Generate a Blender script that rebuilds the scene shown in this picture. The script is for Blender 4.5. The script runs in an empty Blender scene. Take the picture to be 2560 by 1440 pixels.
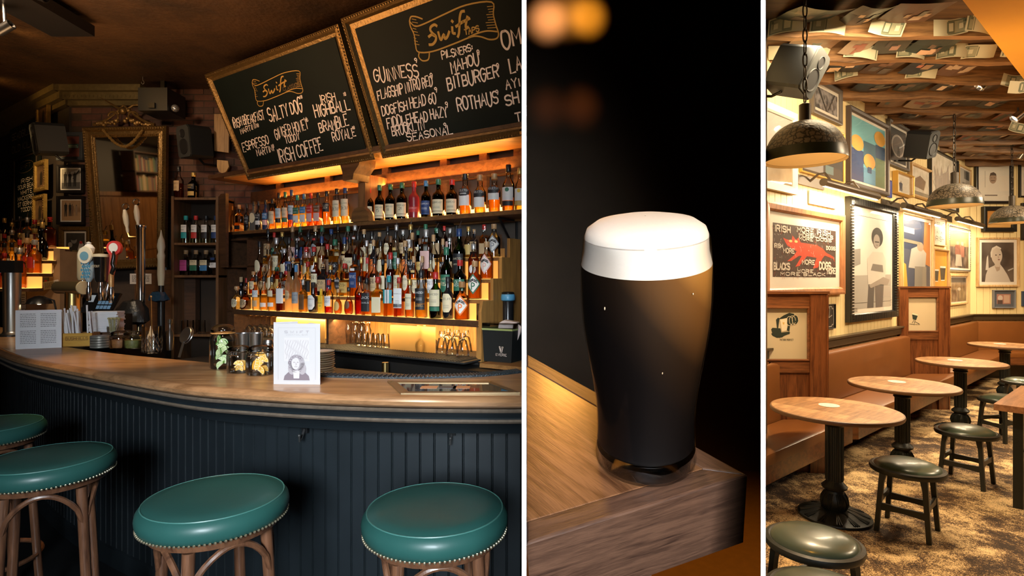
import bpy, math, random
from mathutils import Vector, Matrix
R = random.Random(7)
C = bpy.context.scene.collection
SC = bpy.context.scene
F = 1400.0; HZ = 700.0; EYE = 1.5          # focal length in pixels of a 2560 frame, horizon row, eye height
D2R = math.radians
# ---------------------------------------------------------------- camera, world, exposure, large lights
cam_d = bpy.data.cameras.new('camera'); cam = bpy.data.objects.new('camera', cam_d); C.objects.link(cam)
cam.location = (0, 0, EYE); cam.rotation_euler = (D2R(90), 0, 0)
cam_d.sensor_fit = 'HORIZONTAL'; cam_d.sensor_width = 36; cam_d.lens = 36*F/2560; cam_d.shift_y = -(720-HZ)/2560
cam_d.clip_start = .05; cam_d.clip_end = 60
SC.camera = cam
w = bpy.data.worlds.new('world'); SC.world = w; w.use_nodes = True
w.node_tree.nodes['Background'].inputs[0].default_value = (.5, .6, .7, 1); w.node_tree.nodes['Background'].inputs[1].default_value = .004
vs = SC.view_settings; SC.display_settings.display_device = 'sRGB'
vs.view_transform = 'Standard'; vs.look = 'None'; vs.gamma = 1; vs.exposure = 0; vs.use_curve_mapping = False
cy = SC.cycles
cy.max_bounces = 8; cy.diffuse_bounces = 3; cy.glossy_bounces = 3; cy.transmission_bounces = 4; cy.transparent_max_bounces = 24
cy.caustics_reflective = False; cy.caustics_refractive = False; cy.sample_clamp_indirect = 3; cy.use_denoising = True
cy.use_light_tree = True

def light(name, kind, loc, to, power, col, **kw):
    d = bpy.data.lights.new(name, kind); o = bpy.data.objects.new(name, d); C.objects.link(o)
    o.location = loc; d.energy = power; d.color = col
    if to is not None:
        o.rotation_euler = (Vector(to)-Vector(loc)).to_track_quat('-Z', 'Y').to_euler()
    for k, v in kw.items(): setattr(d, k, v)
    return o
WARM = (1, .60, .25); WARM3 = (1, .74, .44); DAY = (.84, .93, 1.0)
# daylight from the street window behind the viewer
light('window_daylight', 'AREA', (-.15, -2.5, 2.15), (-.62, 2.0, .88), 46, DAY, shape='RECTANGLE', size=1.1, size_y=1.2, spread=D2R(50))

# ---------------------------------------------------------------- materials
MATS = {}
def nodes(name):
    m = bpy.data.materials.new(name); m.use_nodes = True
    nt = m.node_tree; return m, nt, nt.nodes, nt.links, nt.nodes['Principled BSDF']
def lin(c):
    if isinstance(c, str):
        c = [int(c[i:i+2], 16)/255 for i in (0, 2, 4)]
        c = [x/12.92 if x <= .04045 else ((x+.055)/1.055)**2.4 for x in c]
    return (c[0], c[1], c[2], 1)
def M(c, rough=.5, metal=0, spec=.5, var=0, vscale=20, bump=0, coat=0):
    key = ('m', tuple(lin(c)), rough, metal, spec, var, vscale, bump, coat)
    if key in MATS: return MATS[key]
    m, nt, n, l, b = nodes('paint')
    b.inputs['Base Color'].default_value = lin(c); b.inputs['Roughness'].default_value = rough
    b.inputs['Metallic'].default_value = metal; b.inputs['Specular IOR Level'].default_value = spec
    b.inputs['Coat Weight'].default_value = coat; b.inputs['Coat Roughness'].default_value = .15
    if var or bump:
        tc = n.new('ShaderNodeTexCoord'); no = n.new('ShaderNodeTexNoise'); no.inputs['Scale'].default_value = vscale
        no.inputs['Detail'].default_value = 5; l.new(tc.outputs['Object'], no.inputs['Vector'])
        if var:
            mx = n.new('ShaderNodeMix'); mx.data_type = 'RGBA'; cc = lin(c)
            mx.inputs[6].default_value = tuple(max(0, x*(1-var)) for x in cc[:3])+(1,)
            mx.inputs[7].default_value = tuple(min(1, x*(1+var)) for x in cc[:3])+(1,)
            l.new(no.outputs['Fac'], mx.inputs[0]); l.new(mx.outputs[2], b.inputs['Base Color'])
        if bump:
            bp = n.new('ShaderNodeBump'); bp.inputs['Strength'].default_value = bump; bp.inputs['Distance'].default_value = .01
            l.new(no.outputs['Fac'], bp.inputs['Height']); l.new(bp.outputs['Normal'], b.inputs['Normal'])
    MATS[key] = m; return m
def WOOD(c1, c2, scale=1, rough=.35, axis=0, bump=.08, spec=.5, coat=0):
    key = ('w', c1, c2, scale, rough, axis, bump, spec, coat)
    if key in MATS: return MATS[key]
    m, nt, n, l, b = nodes('wood')
    tc = n.new('ShaderNodeTexCoord'); mp = n.new('ShaderNodeMapping')
    s = [14*scale]*3; s[axis] = 1.2*scale; mp.inputs['Scale'].default_value = s
    n1 = n.new('ShaderNodeTexNoise'); n1.inputs['Scale'].default_value = 2.2; n1.inputs['Detail'].default_value = 8; n1.inputs['Distortion'].default_value = .7
    n2 = n.new('ShaderNodeTexNoise'); n2.inputs['Scale'].default_value = 14; n2.inputs['Detail'].default_value = 4
    ad = n.new('ShaderNodeMath'); ad.operation = 'MULTIPLY_ADD'; ad.inputs[1].default_value = .45
    cr = n.new('ShaderNodeValToRGB'); e = cr.color_ramp.elements
    e[0].position = .45; e[0].color = lin(c1); e[1].position = .85; e[1].color = lin(c2)
    l.new(tc.outputs['Object'], mp.inputs['Vector']); l.new(mp.outputs[0], n1.inputs['Vector']); l.new(mp.outputs[0], n2.inputs['Vector'])
    l.new(n2.outputs['Fac'], ad.inputs[0]); l.new(n1.outputs['Fac'], ad.inputs[2]); l.new(ad.outputs[0], cr.inputs[0])
    l.new(cr.outputs[0], b.inputs['Base Color']); b.inputs['Roughness'].default_value = rough; b.inputs['Specular IOR Level'].default_value = spec
    b.inputs['Coat Weight'].default_value = coat; b.inputs['Coat Roughness'].default_value = .2
    bp = n.new('ShaderNodeBump'); bp.inputs['Strength'].default_value = bump; bp.inputs['Distance'].default_value = .006
    l.new(ad.outputs[0], bp.inputs['Height']); l.new(bp.outputs['Normal'], b.inputs['Normal'])
    MATS[key] = m; return m
def GLASS(tint=(.93, .94, .92), refl=1.0, rough=.03, body=0):
    key = ('g', tint, refl, rough, body)
    if key in MATS: return MATS[key]
    m, nt, n, l, b = nodes('glass'); n.remove(b); out = n['Material Output']
    tr = n.new('ShaderNodeBsdfTransparent'); tr.inputs[0].default_value = (*tint, 1)
    gl = n.new('ShaderNodeBsdfGlossy'); gl.inputs['Roughness'].default_value = rough; gl.inputs[0].default_value = (.9, .9, .9, 1)
    fr = n.new('ShaderNodeFresnel'); fr.inputs[0].default_value = 1.5
    mu = n.new('ShaderNodeMath'); mu.operation = 'MULTIPLY'; mu.inputs[1].default_value = refl; mu.use_clamp = True
    mx = n.new('ShaderNodeMixShader'); l.new(fr.outputs[0], mu.inputs[0]); l.new(mu.outputs[0], mx.inputs[0])
    src = tr
    if body:
        df = n.new('ShaderNodeBsdfTranslucent'); df.inputs[0].default_value = (*tint, 1)
        m2 = n.new('ShaderNodeMixShader'); m2.inputs[0].default_value = body
        l.new(tr.outputs[0], m2.inputs[1]); l.new(df.outputs[0], m2.inputs[2]); src = m2
    l.new(src.outputs[0], mx.inputs[1]); l.new(gl.outputs[0], mx.inputs[2]); l.new(mx.outputs[0], out.inputs[0])
    MATS[key] = m; return m
def GLOW(c, s):
    key = ('e', lin(c), s)
    if key in MATS: return MATS[key]
    m, nt, n, l, b = nodes('lit_panel')
    b.inputs['Base Color'].default_value = lin(c); b.inputs['Emission Color'].default_value = lin(c); b.inputs['Emission Strength'].default_value = s
    MATS[key] = m; return m
BLACK = M((.006, .006, .007), .35); DARK = M((.012, .012, .012), .5); WHITE = M((.8, .8, .8), .6); INK = M((.03, .03, .035), .6)
GOLD = M((.19, .118, .042), .38, .75, var=.5, vscale=60, bump=.4); BRASS = M((.65, .45, .17), .28, 1); CHROME = M((.75, .75, .76), .16, 1)
STEEL = M((.55, .54, .52), .3, 1); PAPER = M((.82, .82, .83), .7); CREAM = M((.75, .65, .45), .6)

# ---------------------------------------------------------------- mesh builder
class MB:
    def __init__(s): s.v = []; s.f = []; s.m = []
    def add(s, vs, fs, mi=0):
        o = len(s.v); s.v += [tuple(p) for p in vs]
        for f in fs: s.f.append(tuple(i+o for i in f)); s.m.append(mi)
    def ngon(s, pts, mi=0): s.add(pts, [tuple(range(len(pts)))], mi)
    def box(s, x0, x1, y0, y1, z0, z1, mi=0):
        s.add([(x0,y0,z0),(x1,y0,z0),(x1,y1,z0),(x0,y1,z0),(x0,y0,z1),(x1,y0,z1),(x1,y1,z1),(x0,y1,z1)],
              [(0,3,2,1),(4,5,6,7),(0,1,5,4),(1,2,6,5),(2,3,7,6),(3,0,4,7)], mi); return s
    def prism(s, poly, z0, z1, mi=0):       # footprint polygon (x, y) extruded upwards
        n = len(poly); s.add([(x,y,z0) for x,y in poly]+[(x,y,z1) for x,y in poly],
              [tuple(range(n))[::-1], tuple(range(n,2*n))]+[(i,(i+1)%n,n+(i+1)%n,n+i) for i in range(n)], mi); return s
    def slab(s, poly, y0, y1, mi=0):        # outline polygon (x, z) given thickness in y
        n = len(poly); s.add([(x,y0,z) for x,z in poly]+[(x,y1,z) for x,z in poly],
              [tuple(range(n)), tuple(range(n,2*n))[::-1]]+[(i,n+i,n+(i+1)%n,(i+1)%n) for i in range(n)], mi); return s
    def lathe(s, prof, seg=20, mi=0, c=(0,0,0), q=2, cap=True, ang=None, sy=1):
        vs = []; full = ang is None
        a0, a1 = (0, 2*math.pi) if full else ang
        cols = seg if full else seg+1
        for r, z in prof:
            for i in range(cols):
                t = a0+(a1-a0)*i/seg; x, y = math.cos(t), math.sin(t)
                k = 1 if q == 2 else (abs(x)**q+abs(y)**q)**(-1/q)
                vs.append((c[0]+r*x*k, c[1]+r*y*k*sy, c[2]+z))
        fs = []
        for j in range(len(prof)-1):
            for i in range(seg):
                i2 = (i+1) % cols; fs.append((j*cols+i, j*cols+i2, (j+1)*cols+i2, (j+1)*cols+i))
        if cap and full:
            if prof[0][0] > 1e-6: fs.append(tuple(range(seg))[::-1])
            if prof[-1][0] > 1e-6: fs.append(tuple((len(prof)-1)*seg+i for i in range(seg)))
        s.add(vs, fs, mi); return s
    def tube(s, pts, r, seg=8, mi=0, closed=False):
        pts = [Vector(p) for p in pts]; n = len(pts); vs = []; up = None
        for i, p in enumerate(pts):
            a = pts[(i-1) % n] if (i or closed) else p; b = pts[(i+1) % n] if (i < n-1 or closed) else p
            t = (b-a).normalized()
            if up is None: up = t.orthogonal().normalized()
            up = (up-t*up.dot(t)); up = up.normalized() if up.length > 1e-6 else t.orthogonal().normalized()
            sd = t.cross(up); rr = r[i] if isinstance(r, (list, tuple)) else r
            for k in range(seg):
                g = 2*math.pi*k/seg; vs.append(p+up*(rr*math.cos(g))+sd*(rr*math.sin(g)))
        fs = []
        for i in range(n if closed else n-1):
            j = (i+1) % n
            for k in range(seg):
                k2 = (k+1) % seg; fs.append((i*seg+k, i*seg+k2, j*seg+k2, j*seg+k))
        if not closed: fs += [tuple(range(seg))[::-1], tuple((n-1)*seg+k for k in range(seg))]
        s.add(vs, fs, mi); return s
    def ball(s, c, r, seg=10, rings=6, mi=0, sz=1):
        s.lathe([(max(1e-5, r*math.sin(math.pi*i/rings)), -r*sz*math.cos(math.pi*i/rings)) for i in range(rings+1)], seg, mi, c, cap=False); return s
    def build(s, name, mats, parent=None, smooth=False, mat=None):
        me = bpy.data.meshes.new(name); me.from_pydata(s.v, [], s.f); me.update()
        for m in (mats if isinstance(mats, (list, tuple)) else [mats]): me.materials.append(m)
        if any(s.m): me.polygons.foreach_set('material_index', s.m)
        if smooth:
            me.polygons.foreach_set('use_smooth', [True]*len(s.f)); me.set_sharp_from_angle(angle=D2R(40))
        o = bpy.data.objects.new(name, me); C.objects.link(o)
        if parent is not None: o.parent = parent
        if mat is not None: o.matrix_world = mat
        return o
def fixn(o):                                  # consistent outward normals
    import bmesh
    b = bmesh.new(); b.from_mesh(o.data); bmesh.ops.recalc_face_normals(b, faces=b.faces); b.to_mesh(o.data); b.free(); return o
def tag(o, label, cat, group=None):
    o['label'] = label; o['category'] = cat
    if group: o['group'] = group
    return o
def thing(name, label, cat, mat=None, group=None):
    o = bpy.data.objects.new(name, None); C.objects.link(o); o.empty_display_size = .05
    if mat is not None: o.matrix_world = mat
    return tag(o, label, cat, group)
def struct(o): o['kind'] = 'structure'; return o
def copy_tree(o, parent=None):
    c = o.copy(); C.objects.link(c)
    if parent is not None: c.parent = parent
    for ch in list(o.children): copy_tree(ch, c)
    return c
ORD = ['first','second','third','fourth','fifth','sixth','seventh','eighth','ninth','tenth','eleventh','twelfth','thirteenth','fourteenth','fifteenth','sixteenth','seventeenth','eighteenth','nineteenth','twentieth','twenty-first','twenty-second','twenty-third','twenty-fourth','twenty-fifth','twenty-sixth','twenty-seventh','twenty-eighth','twenty-ninth','thirtieth']+['thirty-'+x for x in ('first','second','third','fourth','fifth','sixth','seventh','eighth','ninth')]
# ---------------------------------------------------------------- places: a point of the photograph onto a plane of the room
def P(px, py, Y): return Vector(((px-1280)/F*Y, Y, EYE-(py-HZ)/F*Y))
class Wall:                                   # a vertical plane: x along it, y into it, z up
    def __init__(s, ox, oy, deg, base=0): s.o = Vector((ox, oy)); a = D2R(deg); s.a = a; s.u = Vector((math.cos(a), math.sin(a))); s.w = Vector((-math.sin(a), math.cos(a))); s.base = base
    def s_at(s, px, d=0):
        k = (px-1280)/F; return (k*(s.o.y+d*s.w.y)-s.o.x-d*s.w.x)/(s.u.x-k*s.u.y)
    def depth(s, px, d=0): return s.o.y+s.s_at(px, d)*s.u.y+d*s.w.y
    def h_at(s, px, py, d=0): return EYE-(py-HZ)/F*s.depth(px, d)
    def mat(s, x, d, h, turn=0): p = s.o+s.u*x+s.w*d; return Matrix.Translation((p.x, p.y, h)) @ Matrix.Rotation(s.a+D2R(turn), 4, 'Z')
    def at(s, px, py, d=0, turn=0): return s.mat(s.s_at(px, d), d, s.h_at(px, py, d), turn)
    def xy(s, x, d): p = s.o+s.u*x+s.w*d; return (p.x, p.y)
BB = Wall(0, 3.388, -32)                      # back bar of the left room (front edge of its lowest shelf)
MW = Wall(0, 5.75, 0)                         # brick wall with the mirror
LW = Wall(7.9, 9.66, 40)                      # cream wall of the right room
FW = Wall(7.9, 9.66, 0)                       # far cream wall of the right room
FL3 = -.15                                    # floor level of the right room
def loc(x, y, z, turn=0): return Matrix.Translation((x, y, z)) @ Matrix.Rotation(D2R(turn), 4, 'Z')

# ---------------------------------------------------------------- hand lettering
FONT = {'A':'00 38 60;13 53','B':'08 00;08 48 57 55 44 04;44 63 61 40 00','C':'67 48 28 06 02 20 40 61','D':'08 00;08 38 66 62 30 00','E':'68 08 00 60;04 44',
'F':'68 08 00;04 44','G':'67 48 28 06 02 20 40 62 64 34','H':'08 00;68 60;04 64','I':'18 10','J':'68 62 40 20 02','K':'08 00;68 04 60','L':'08 00 60','M':'00 08 33 68 60',
'N':'00 08 60 68','O':'38 18 06 02 20 40 62 66 48 28','P':'00 08 48 67 65 44 04','Q':'38 18 06 02 20 40 62 66 48 28;42 70','R':'00 08 48 67 65 44 04;34 60','S':'67 48 28 07 05 24 44 63 61 40 20 01',
'T':'08 68;38 30','U':'08 02 20 40 62 68','V':'08 30 68','W':'08 10 36 50 68','X':'08 60;00 68','Y':'08 34 68;34 30','Z':'08 68 00 60',
'0':'38 18 06 02 20 40 62 66 48 28','1':'06 18 10','2':'06 28 48 66 64 00 60','5':'68 08 05 45 63 61 40 00','6':'58 26 03 02 20 40 62 63 44 24 03','8':'38 17 15 34 53 51 30 11 13 34 55 57 38','9':'64 34 15 07 28 48 66 64 40','7':'08 68 20',
':':'12 13;15 16',"'":'18 16','.':'10 11','-':'14 44','&':'60 07 38 56 02 20 63','4':'40 48 03 63','3':'07 28 48 66 44 63 40 20 01'}
CURV = set('BCDGOPQRSUJ02568939&')
def smooth_line(p, n=3):
    if len(p) < 3: return p
    out = []
    for i in range(len(p)-1):
        a, b, c, d = p[max(i-1,0)], p[i], p[i+1], p[min(i+2,len(p)-1)]
        for k in range(n):
            t = k/n
            out.append(tuple(.5*(2*b[j]+(c[j]-a[j])*t+(2*a[j]-5*b[j]+4*c[j]-d[j])*t*t+(3*b[j]-a[j]-3*c[j]+d[j])*t**3) for j in (0,1)))
    return out+[p[-1]]
def glyph_lines(text, jit=0, rr=None):
    x = 0; out = []
    for ch in text:
        if ch == ' ': x += 4; continue
        g = FONT.get(ch)
        if not g: continue
        wd = 1.2 if ch in "I'.1:" else 6
        js = 1+(rr.uniform(-jit, jit) if rr else 0); jy = rr.uniform(-jit, jit)*3 if rr else 0; ext = rr.choice([0,0,-.8]) if (rr and jit) else 0
        for st in g.split(';'):
            p = [(x+int(q[0]), jy+int(q[1])*js+(ext if q[1] == '0' else 0)) for q in st.split()]
            out.append(smooth_line(p) if ch in CURV else p)
        x += wd+2.2
    return out, max(x-2.2, 1)
def ribbons(mb, lines, wd, fn, mi=0):         # flat strokes; fn maps the plane of the strokes into space
    for p in lines:
        if len(p) < 2: continue
        L = []; Rr = []
        for i, q in enumerate(p):
            a = p[max(i-1,0)]; b = p[min(i+1,len(p)-1)]
            dx, dy = b[0]-a[0], b[1]-a[1]; ln = math.hypot(dx, dy) or 1
            nx, ny = -dy/ln*wd/2, dx/ln*wd/2; ex = (dx/ln*wd*.35, dy/ln*wd*.35)
            e = -1 if i == 0 else (1 if i == len(p)-1 else 0)
            L.append((q[0]+nx+ex[0]*e, q[1]+ny+ex[1]*e)); Rr.append((q[0]-nx+ex[0]*e, q[1]-ny+ex[1]*e))
        n = len(p); mb.add([fn(*q) for q in L]+[fn(*q) for q in Rr], [(i, n+i, n+i+1, i+1) for i in range(n-1)], mi)
def text_flat(mb, text, cx, cz, width, height, y, wd=.16, mi=0, fn=None):   # print centred at (cx, cz) facing -y
    ls, W = glyph_lines(text); sx, sz = width/W, height/8
    f0 = fn or (lambda x, z: (x, y, z))
    ls = [[(cx-width/2+a*sx, cz-height/2+b*sz) for a, b in p] for p in ls]
    ribbons(mb, ls, wd*height, f0, mi)
def para(mb, x0, x1, z0, z1, rows, y, mi=0, rr=R):      # fine print: rows of short dashes
    for i in range(rows):
        z = z1-(z1-z0)*(i+.5)/rows; hgt = (z1-z0)/rows*.38; x = x0
        while x < x1-.001:
            wv = (x1-x0)*rr.uniform(.06, .2); mb.ngon([(x,y,z-hgt/2),(min(x+wv,x1),y,z-hgt/2),(min(x+wv,x1),y,z+hgt/2),(x,y,z+hgt/2)], mi); x += wv+(x1-x0)*.03
def oval(cx, cz, rx, rz, n=18, a0=0): return [(cx+rx*math.cos(a0+2*math.pi*i/n), cz+rz*math.sin(a0+2*math.pi*i/n)) for i in range(n)]
# ================================================================= the white partitions between the three rooms
KA, KB, KC, KD = (1304.5-1280)/F, (1316-1280)/F, (1902-1280)/F, (1914-1280)/F
white_wall = M((.92, .92, .92), .7)          # white on their street ends, dark or cream towards the rooms
for nm, a, b in (('wall_partition', KA, KB), ('wall_partition', KC, KD)):
    q = MB().prism([(a*.6,.6),(b*.6,.6),(b*11.5,11.5),(a*11.5,11.5)], -.3, 5.1); q.m = [1, 1, 0, 1 if a > .1 and 0 else (2 if a > .1 else 1), 1, 1]
    struct(q.build(nm, [white_wall, M((.015,.014,.013), .8), M((.78,.62,.36), .7)]))
# ================================================================= LEFT ROOM: shell
floor1 = M((.012, .013, .014), .35, var=.4, vscale=3)
struct(MB().prism([(-8,-2.6),(.01,-2.6),(.013,.6),(KA*9,9),(-8,9)], -.1, 0).build('floor', floor1))
m, nt, n, l, b = nodes('dark_plaster')        # stained brown ceiling with golden flecks
tc = n.new('ShaderNodeTexCoord'); n1 = n.new('ShaderNodeTexNoise'); n1.inputs['Scale'].default_value = 1.3; n1.inputs['Detail'].default_value = 9; n1.inputs['Roughness'].default_value = .7
cr = n.new('ShaderNodeValToRGB'); e = cr.color_ramp.elements; e[0].position = .35; e[0].color = (.018, .010, .006, 1); e[1].position = .75; e[1].color = (.075, .036, .014, 1)
n2 = n.new('ShaderNodeTexNoise'); n2.inputs['Scale'].default_value = 30; n2.inputs['Detail'].default_value = 6
bp = n.new('ShaderNodeBump'); bp.inputs['Strength'].default_value = .5; bp.inputs['Distance'].default_value = .02
l.new(tc.outputs['Object'], n1.inputs['Vector']); l.new(tc.outputs['Object'], n2.inputs['Vector']); l.new(n1.outputs['Fac'], cr.inputs[0]); l.new(cr.outputs[0], b.inputs['Base Color'])
l.new(n2.outputs['Fac'], bp.inputs['Height']); l.new(bp.outputs['Normal'], b.inputs['Normal']); b.inputs['Roughness'].default_value = .5
struct(MB().prism([(-8,-2.6),(.01,-2.6),(.013,.6),(KA*9,9),(-8,9)], 3.46, 3.56).build('ceiling', m))
dkwall = M((.02, .018, .016), .6, var=.3, vscale=4)
struct(MB().box(-8.1,-8,-2.6,9,0,3.46).build('wall_left', M((.05,.045,.04),.6)))
struct(MB().box(-8,3.2,-2.7,-2.6,0,3.46).build('wall_front', dkwall))
# brick wall with its bricks
mort = M((.05, .034, .026), .9, var=.3); bw = MB().box(-4.54, -2.50, 5.76, 5.9, 0, 3.46).build('wall_back', mort); struct(bw)
bricks = [M(c, .85, var=.35, vscale=25, bump=.5) for c in ((.10,.042,.028),(.085,.036,.026),(.065,.034,.026),(.12,.06,.04))]
bme = []
for i in range(6):
    q = MB(); j = lambda s: R.uniform(-s, s)
    x0, x1, z0, z1 = .004+j(.003), .206+j(.005), .004+j(.003), .062+j(.003); y0 = -.008+j(.005)
    q.box(x0, x1, y0, .03, z0, z1); me = MB(); o = q.build('brick', bricks[i % 4], bw); bme.append(o.data); bpy.data.objects.remove(o)
for r_ in range(22):
    z = 2.02+r_*.066
    for c_ in range(10):
        x = -4.53+c_*.21+(.105 if r_ % 2 else 0)
        if x > -2.62: continue
        o = bpy.data.objects.new('brick', R.choice(bme)); C.objects.link(o); o.parent = bw; o.location = (x, 5.765, z)
SW = Wall(-4.54, 5.74, -34.2)                 # wall that falls back to the left of the bricks
struct(MB().prism([SW.xy(-3.6,0), SW.xy(0,0), SW.xy(0,.14), SW.xy(-3.6,.14)], 0, 3.46).build('wall_back', M((.03,.022,.018), .7, var=.4, vscale=6)))
stone = M((.085, .068, .055), .85, var=.45, vscale=7, bump=.8)
sr = BB.s_at(1309.5, .66)
struct(MB().prism([BB.xy(-3.2,.66), BB.xy(sr,.66), BB.xy(BB.s_at(1309.5,.8),.8), BB.xy(-3.2,.8)], 0, 3.46).build('wall_back', stone))
# gilded cornice
cg = M((.17, .135, .06), .5, .4, var=.4, vscale=30)
mb = MB(); mb.box(-4.58, -3.72, 5.60, 5.76, 3.40, 3.46); mb.box(-4.56, -3.72, 5.66, 5.76, 3.33, 3.40); mb.box(-4.55, -3.72, 5.71, 5.76, 3.28, 3.33)
for i in range(20): mb.box(-4.54+i*.041, -4.515+i*.041, 5.655, 5.70, 3.345, 3.37)
struct(mb.build('trim_1', cg))
mb = MB()
for d0, z0, z1 in ((-.15,3.40,3.46),(-.1,3.33,3.40),(-.05,3.28,3.33)): mb.prism([SW.xy(-2.6,d0), SW.xy(.06,d0), SW.xy(0,.0), SW.xy(-2.6,.0)], z0, z1)
struct(mb.build('trim_2', cg))
# wainscot and bookcase along the left wall (met in the mirror)
oak = WOOD((.10,.04,.014), (.30,.13,.04), .8, .4, 2)
ws = MB()
ws.box(-8.0,-7.985,-2.6,1.9,0,2.46); wso = ws.build('wainscot', oak); wso['kind'] = 'structure'
for i in range(19):
    o = MB().box(-7.985,-7.97,-2.58+i*.235,-2.36+i*.235,.12,2.36).build('panel', oak, wso)
MB().box(-8,-7.93,-2.6,1.9,2.40,2.48).build('rail', oak, wso); MB().box(-8,-7.95,-2.6,1.9,1.25,1.33).build('rail', oak, wso)
bk = thing('bookcase', 'dark wooden bookcase of old books on the wall the mirror reflects', 'bookcase', loc(-7.84, -1.0, 2.485, 90))
wd = WOOD((.05,.022,.01), (.14,.06,.025), 1, .4, 0)
for z in (0,.4,.8): MB().box(-.6,.6,-.14,.14,z,z+.025).build('shelf', wd, bk)
for x in (-.6,.58): MB().box(x,x+.02,-.14,.14,0,.82).build('side_panel', wd, bk)
k = 0
for z in (.025,.425):
    x = -.55
    while x < .5:
        t = R.uniform(.03,.055); hh = R.uniform(.24,.33); col = R.choice([(.5,.35,.15),(.12,.2,.12),(.3,.06,.04),(.6,.5,.35),(.05,.07,.12),(.35,.2,.1)])
        k += 1
        o = MB().box(x,x+t-.003,-.1,.08,0,hh).box(x+.004,x+t-.007,-.095,.083,hh,hh+.002).build('book', M(col,.6)); o.matrix_world = bk.matrix_world @ loc(0,0,z)
        tag(o, 'old book on the %s bookcase shelf, %s in its row' % ('lower' if z < .3 else 'upper', ORD[min(k-1 if z < .3 else k-kk-1, 29)]), 'book', 'books in the mirrored bookcase'); x += t
    if z < .3: kk = k
# ================================================================= LEFT ROOM: the bar
fr = [(-4.6,4.75),(-4.1,4.27),(-3.2,3.5),(-2.6,3.03),(-1.94,2.62),(-1.31,2.265),(-.985,2.155),(-.715,2.09),(-.41,2.045),(-.15,2.03),(.036,2.03)]
fr = smooth_line(fr, 5)
def off(curve, d):                            # curve moved sideways, + is towards the bartender
    out = []
    for i, q in enumerate(curve):
        a = curve[max(i-1,0)]; b = curve[min(i+1,len(curve)-1)]; dx, dy = b[0]-a[0], b[1]-a[1]; ln = math.hypot(dx, dy)
        out.append((q[0]-dy/ln*d, q[1]+dx/ln*d))
    while len(out) > 2 and out[-1][0] > KA*out[-1][1]+.0012:
        a, b = out[-2], out[-1]; fa, fb = a[0]-KA*a[1]-.0006, b[0]-KA*b[1]-.0006
        if fa >= 0: out.pop(); continue
        t = fa/(fa-fb); out[-1] = (a[0]+(b[0]-a[0])*t, a[1]+(b[1]-a[1])*t); break
    return out
def strip(curve, prof, mb=None, mi=0):        # profile (sideways, height) swept along the curve
    mb = mb or MB(); cols = [off(curve, d) for d, z in prof]; nn = min(len(c) for c in cols); cols = [c[:nn-1]+[c[-1]] for c in cols]; L = nn
    vs = [(x, y, prof[j][1]) for j, c in enumerate(cols) for x, y in c]
    mb.add(vs, [(j*L+i, j*L+i+1, (j+1)*L+i+1, (j+1)*L+i) for j in range(len(prof)-1) for i in range(L-1)], mi); return mb
bar = thing('bar_counter', 'long curved bar counter with oak top and black boarded front', 'bar counter', loc(-1.5, 3, 0)); bar.matrix_world = Matrix.Identity(4)
oak_top = WOOD((.20,.095,.036), (.48,.27,.125), 1.1, .3, 0, .05, coat=.35)
back = smooth_line([(-5.0,5.3),(-4.5,4.95),(-3.75,4.25),(-2.95,3.62),(-2.25,3.19),(-1.55,2.85),(-1.15,2.62),(-.85,2.50),(-.45,2.45),(-.15,2.50),(.045,2.62)], 5)
n_ = min(len(fr), len(back)); topc = MB()
a_, b_ = fr[:n_], back[:n_]; a_[-1] = (KA*2.03+.0004, 2.03); b_[-1] = (KA*2.62+.0004, 2.62)
for z, flip in ((1.08,0),(1.045,1)):
    topc.add([(x,y,z) for x,y in a_]+[(x,y,z) for x,y in b_], [(i,i+1,n_+i+1,n_+i) for i in range(n_-1)])
topc.add([(x,y,1.08) for x,y in b_]+[(x,y,1.045) for x,y in b_], [(i,i+1,n_+i+1,n_+i) for i in range(n_-1)])
fixn(topc.build('bar_top', oak_top, bar))
fixn(strip(fr, [(.002,1.0805),(-.012,1.083),(-.03,1.076),(-.04,1.064),(-.038,1.05),(-.025,1.04),(0,1.038),(.06,1.038)]).build('nosing', WOOD((.16,.075,.03), (.36,.19,.09), 1.1, .28, 0, .05, coat=.3), bar, True))
blk = M((.009, .013, .016), .46, spec=.35, var=.3, vscale=9, bump=.06); edge = M((.12,.09,.065), .5, var=.6, vscale=40)
fixn(strip(fr, [(-.022,1.037),(-.030,1.030),(-.026,1.024)]).build('moulding', edge, bar, True))
fixn(strip(fr, [(-.02,1.024),(-.005,1.012),(.0,1.0),(-.006,.994)]).build('moulding', blk, bar, True))
fixn(strip(fr, [(-.006,.995),(-.012,.988),(-.004,.98)]).build('moulding', edge, bar, True))
fixn(strip(fr, [(0,.98),(.03,.965),(.05,.93),(.21,.925)]).build('moulding', blk, bar, True))
pc = off(fr, .20)
seg = [math.dist(pc[i], pc[i+1]) for i in range(len(pc)-1)]; tot = sum(seg)
def along(s):
    for i, L in enumerate(seg):
        if s <= L or i == len(seg)-1: t = s/L; a, b = pc[i], pc[i+1]; return (a[0]+(b[0]-a[0])*t, a[1]+(b[1]-a[1])*t)
        s -= L
np_ = int(tot/.0575)
for i in range(np_):
    a = Vector(along(i*tot/np_)); b = Vector(along((i+1)*tot/np_)); u = (b-a).normalized(); nn = Vector((u.y, -u.x)); g = .0008
    a2, b2 = a+u*g, b-u*g; q = MB()
    q.prism([tuple(a2-nn*.012), tuple(a2+nn*.003), tuple(a2+u*.0015+nn*.006), tuple(a2+u*.0035+nn*.006), tuple(a2+u*.005+nn*.002), tuple(a2+u*.0065+nn*.006), tuple(b2-u*.0015+nn*.006), tuple(b2+nn*.003), tuple(b2-nn*.012)][::-1], .1, .94)
    fixn(q.build('plank', blk, bar))
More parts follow.
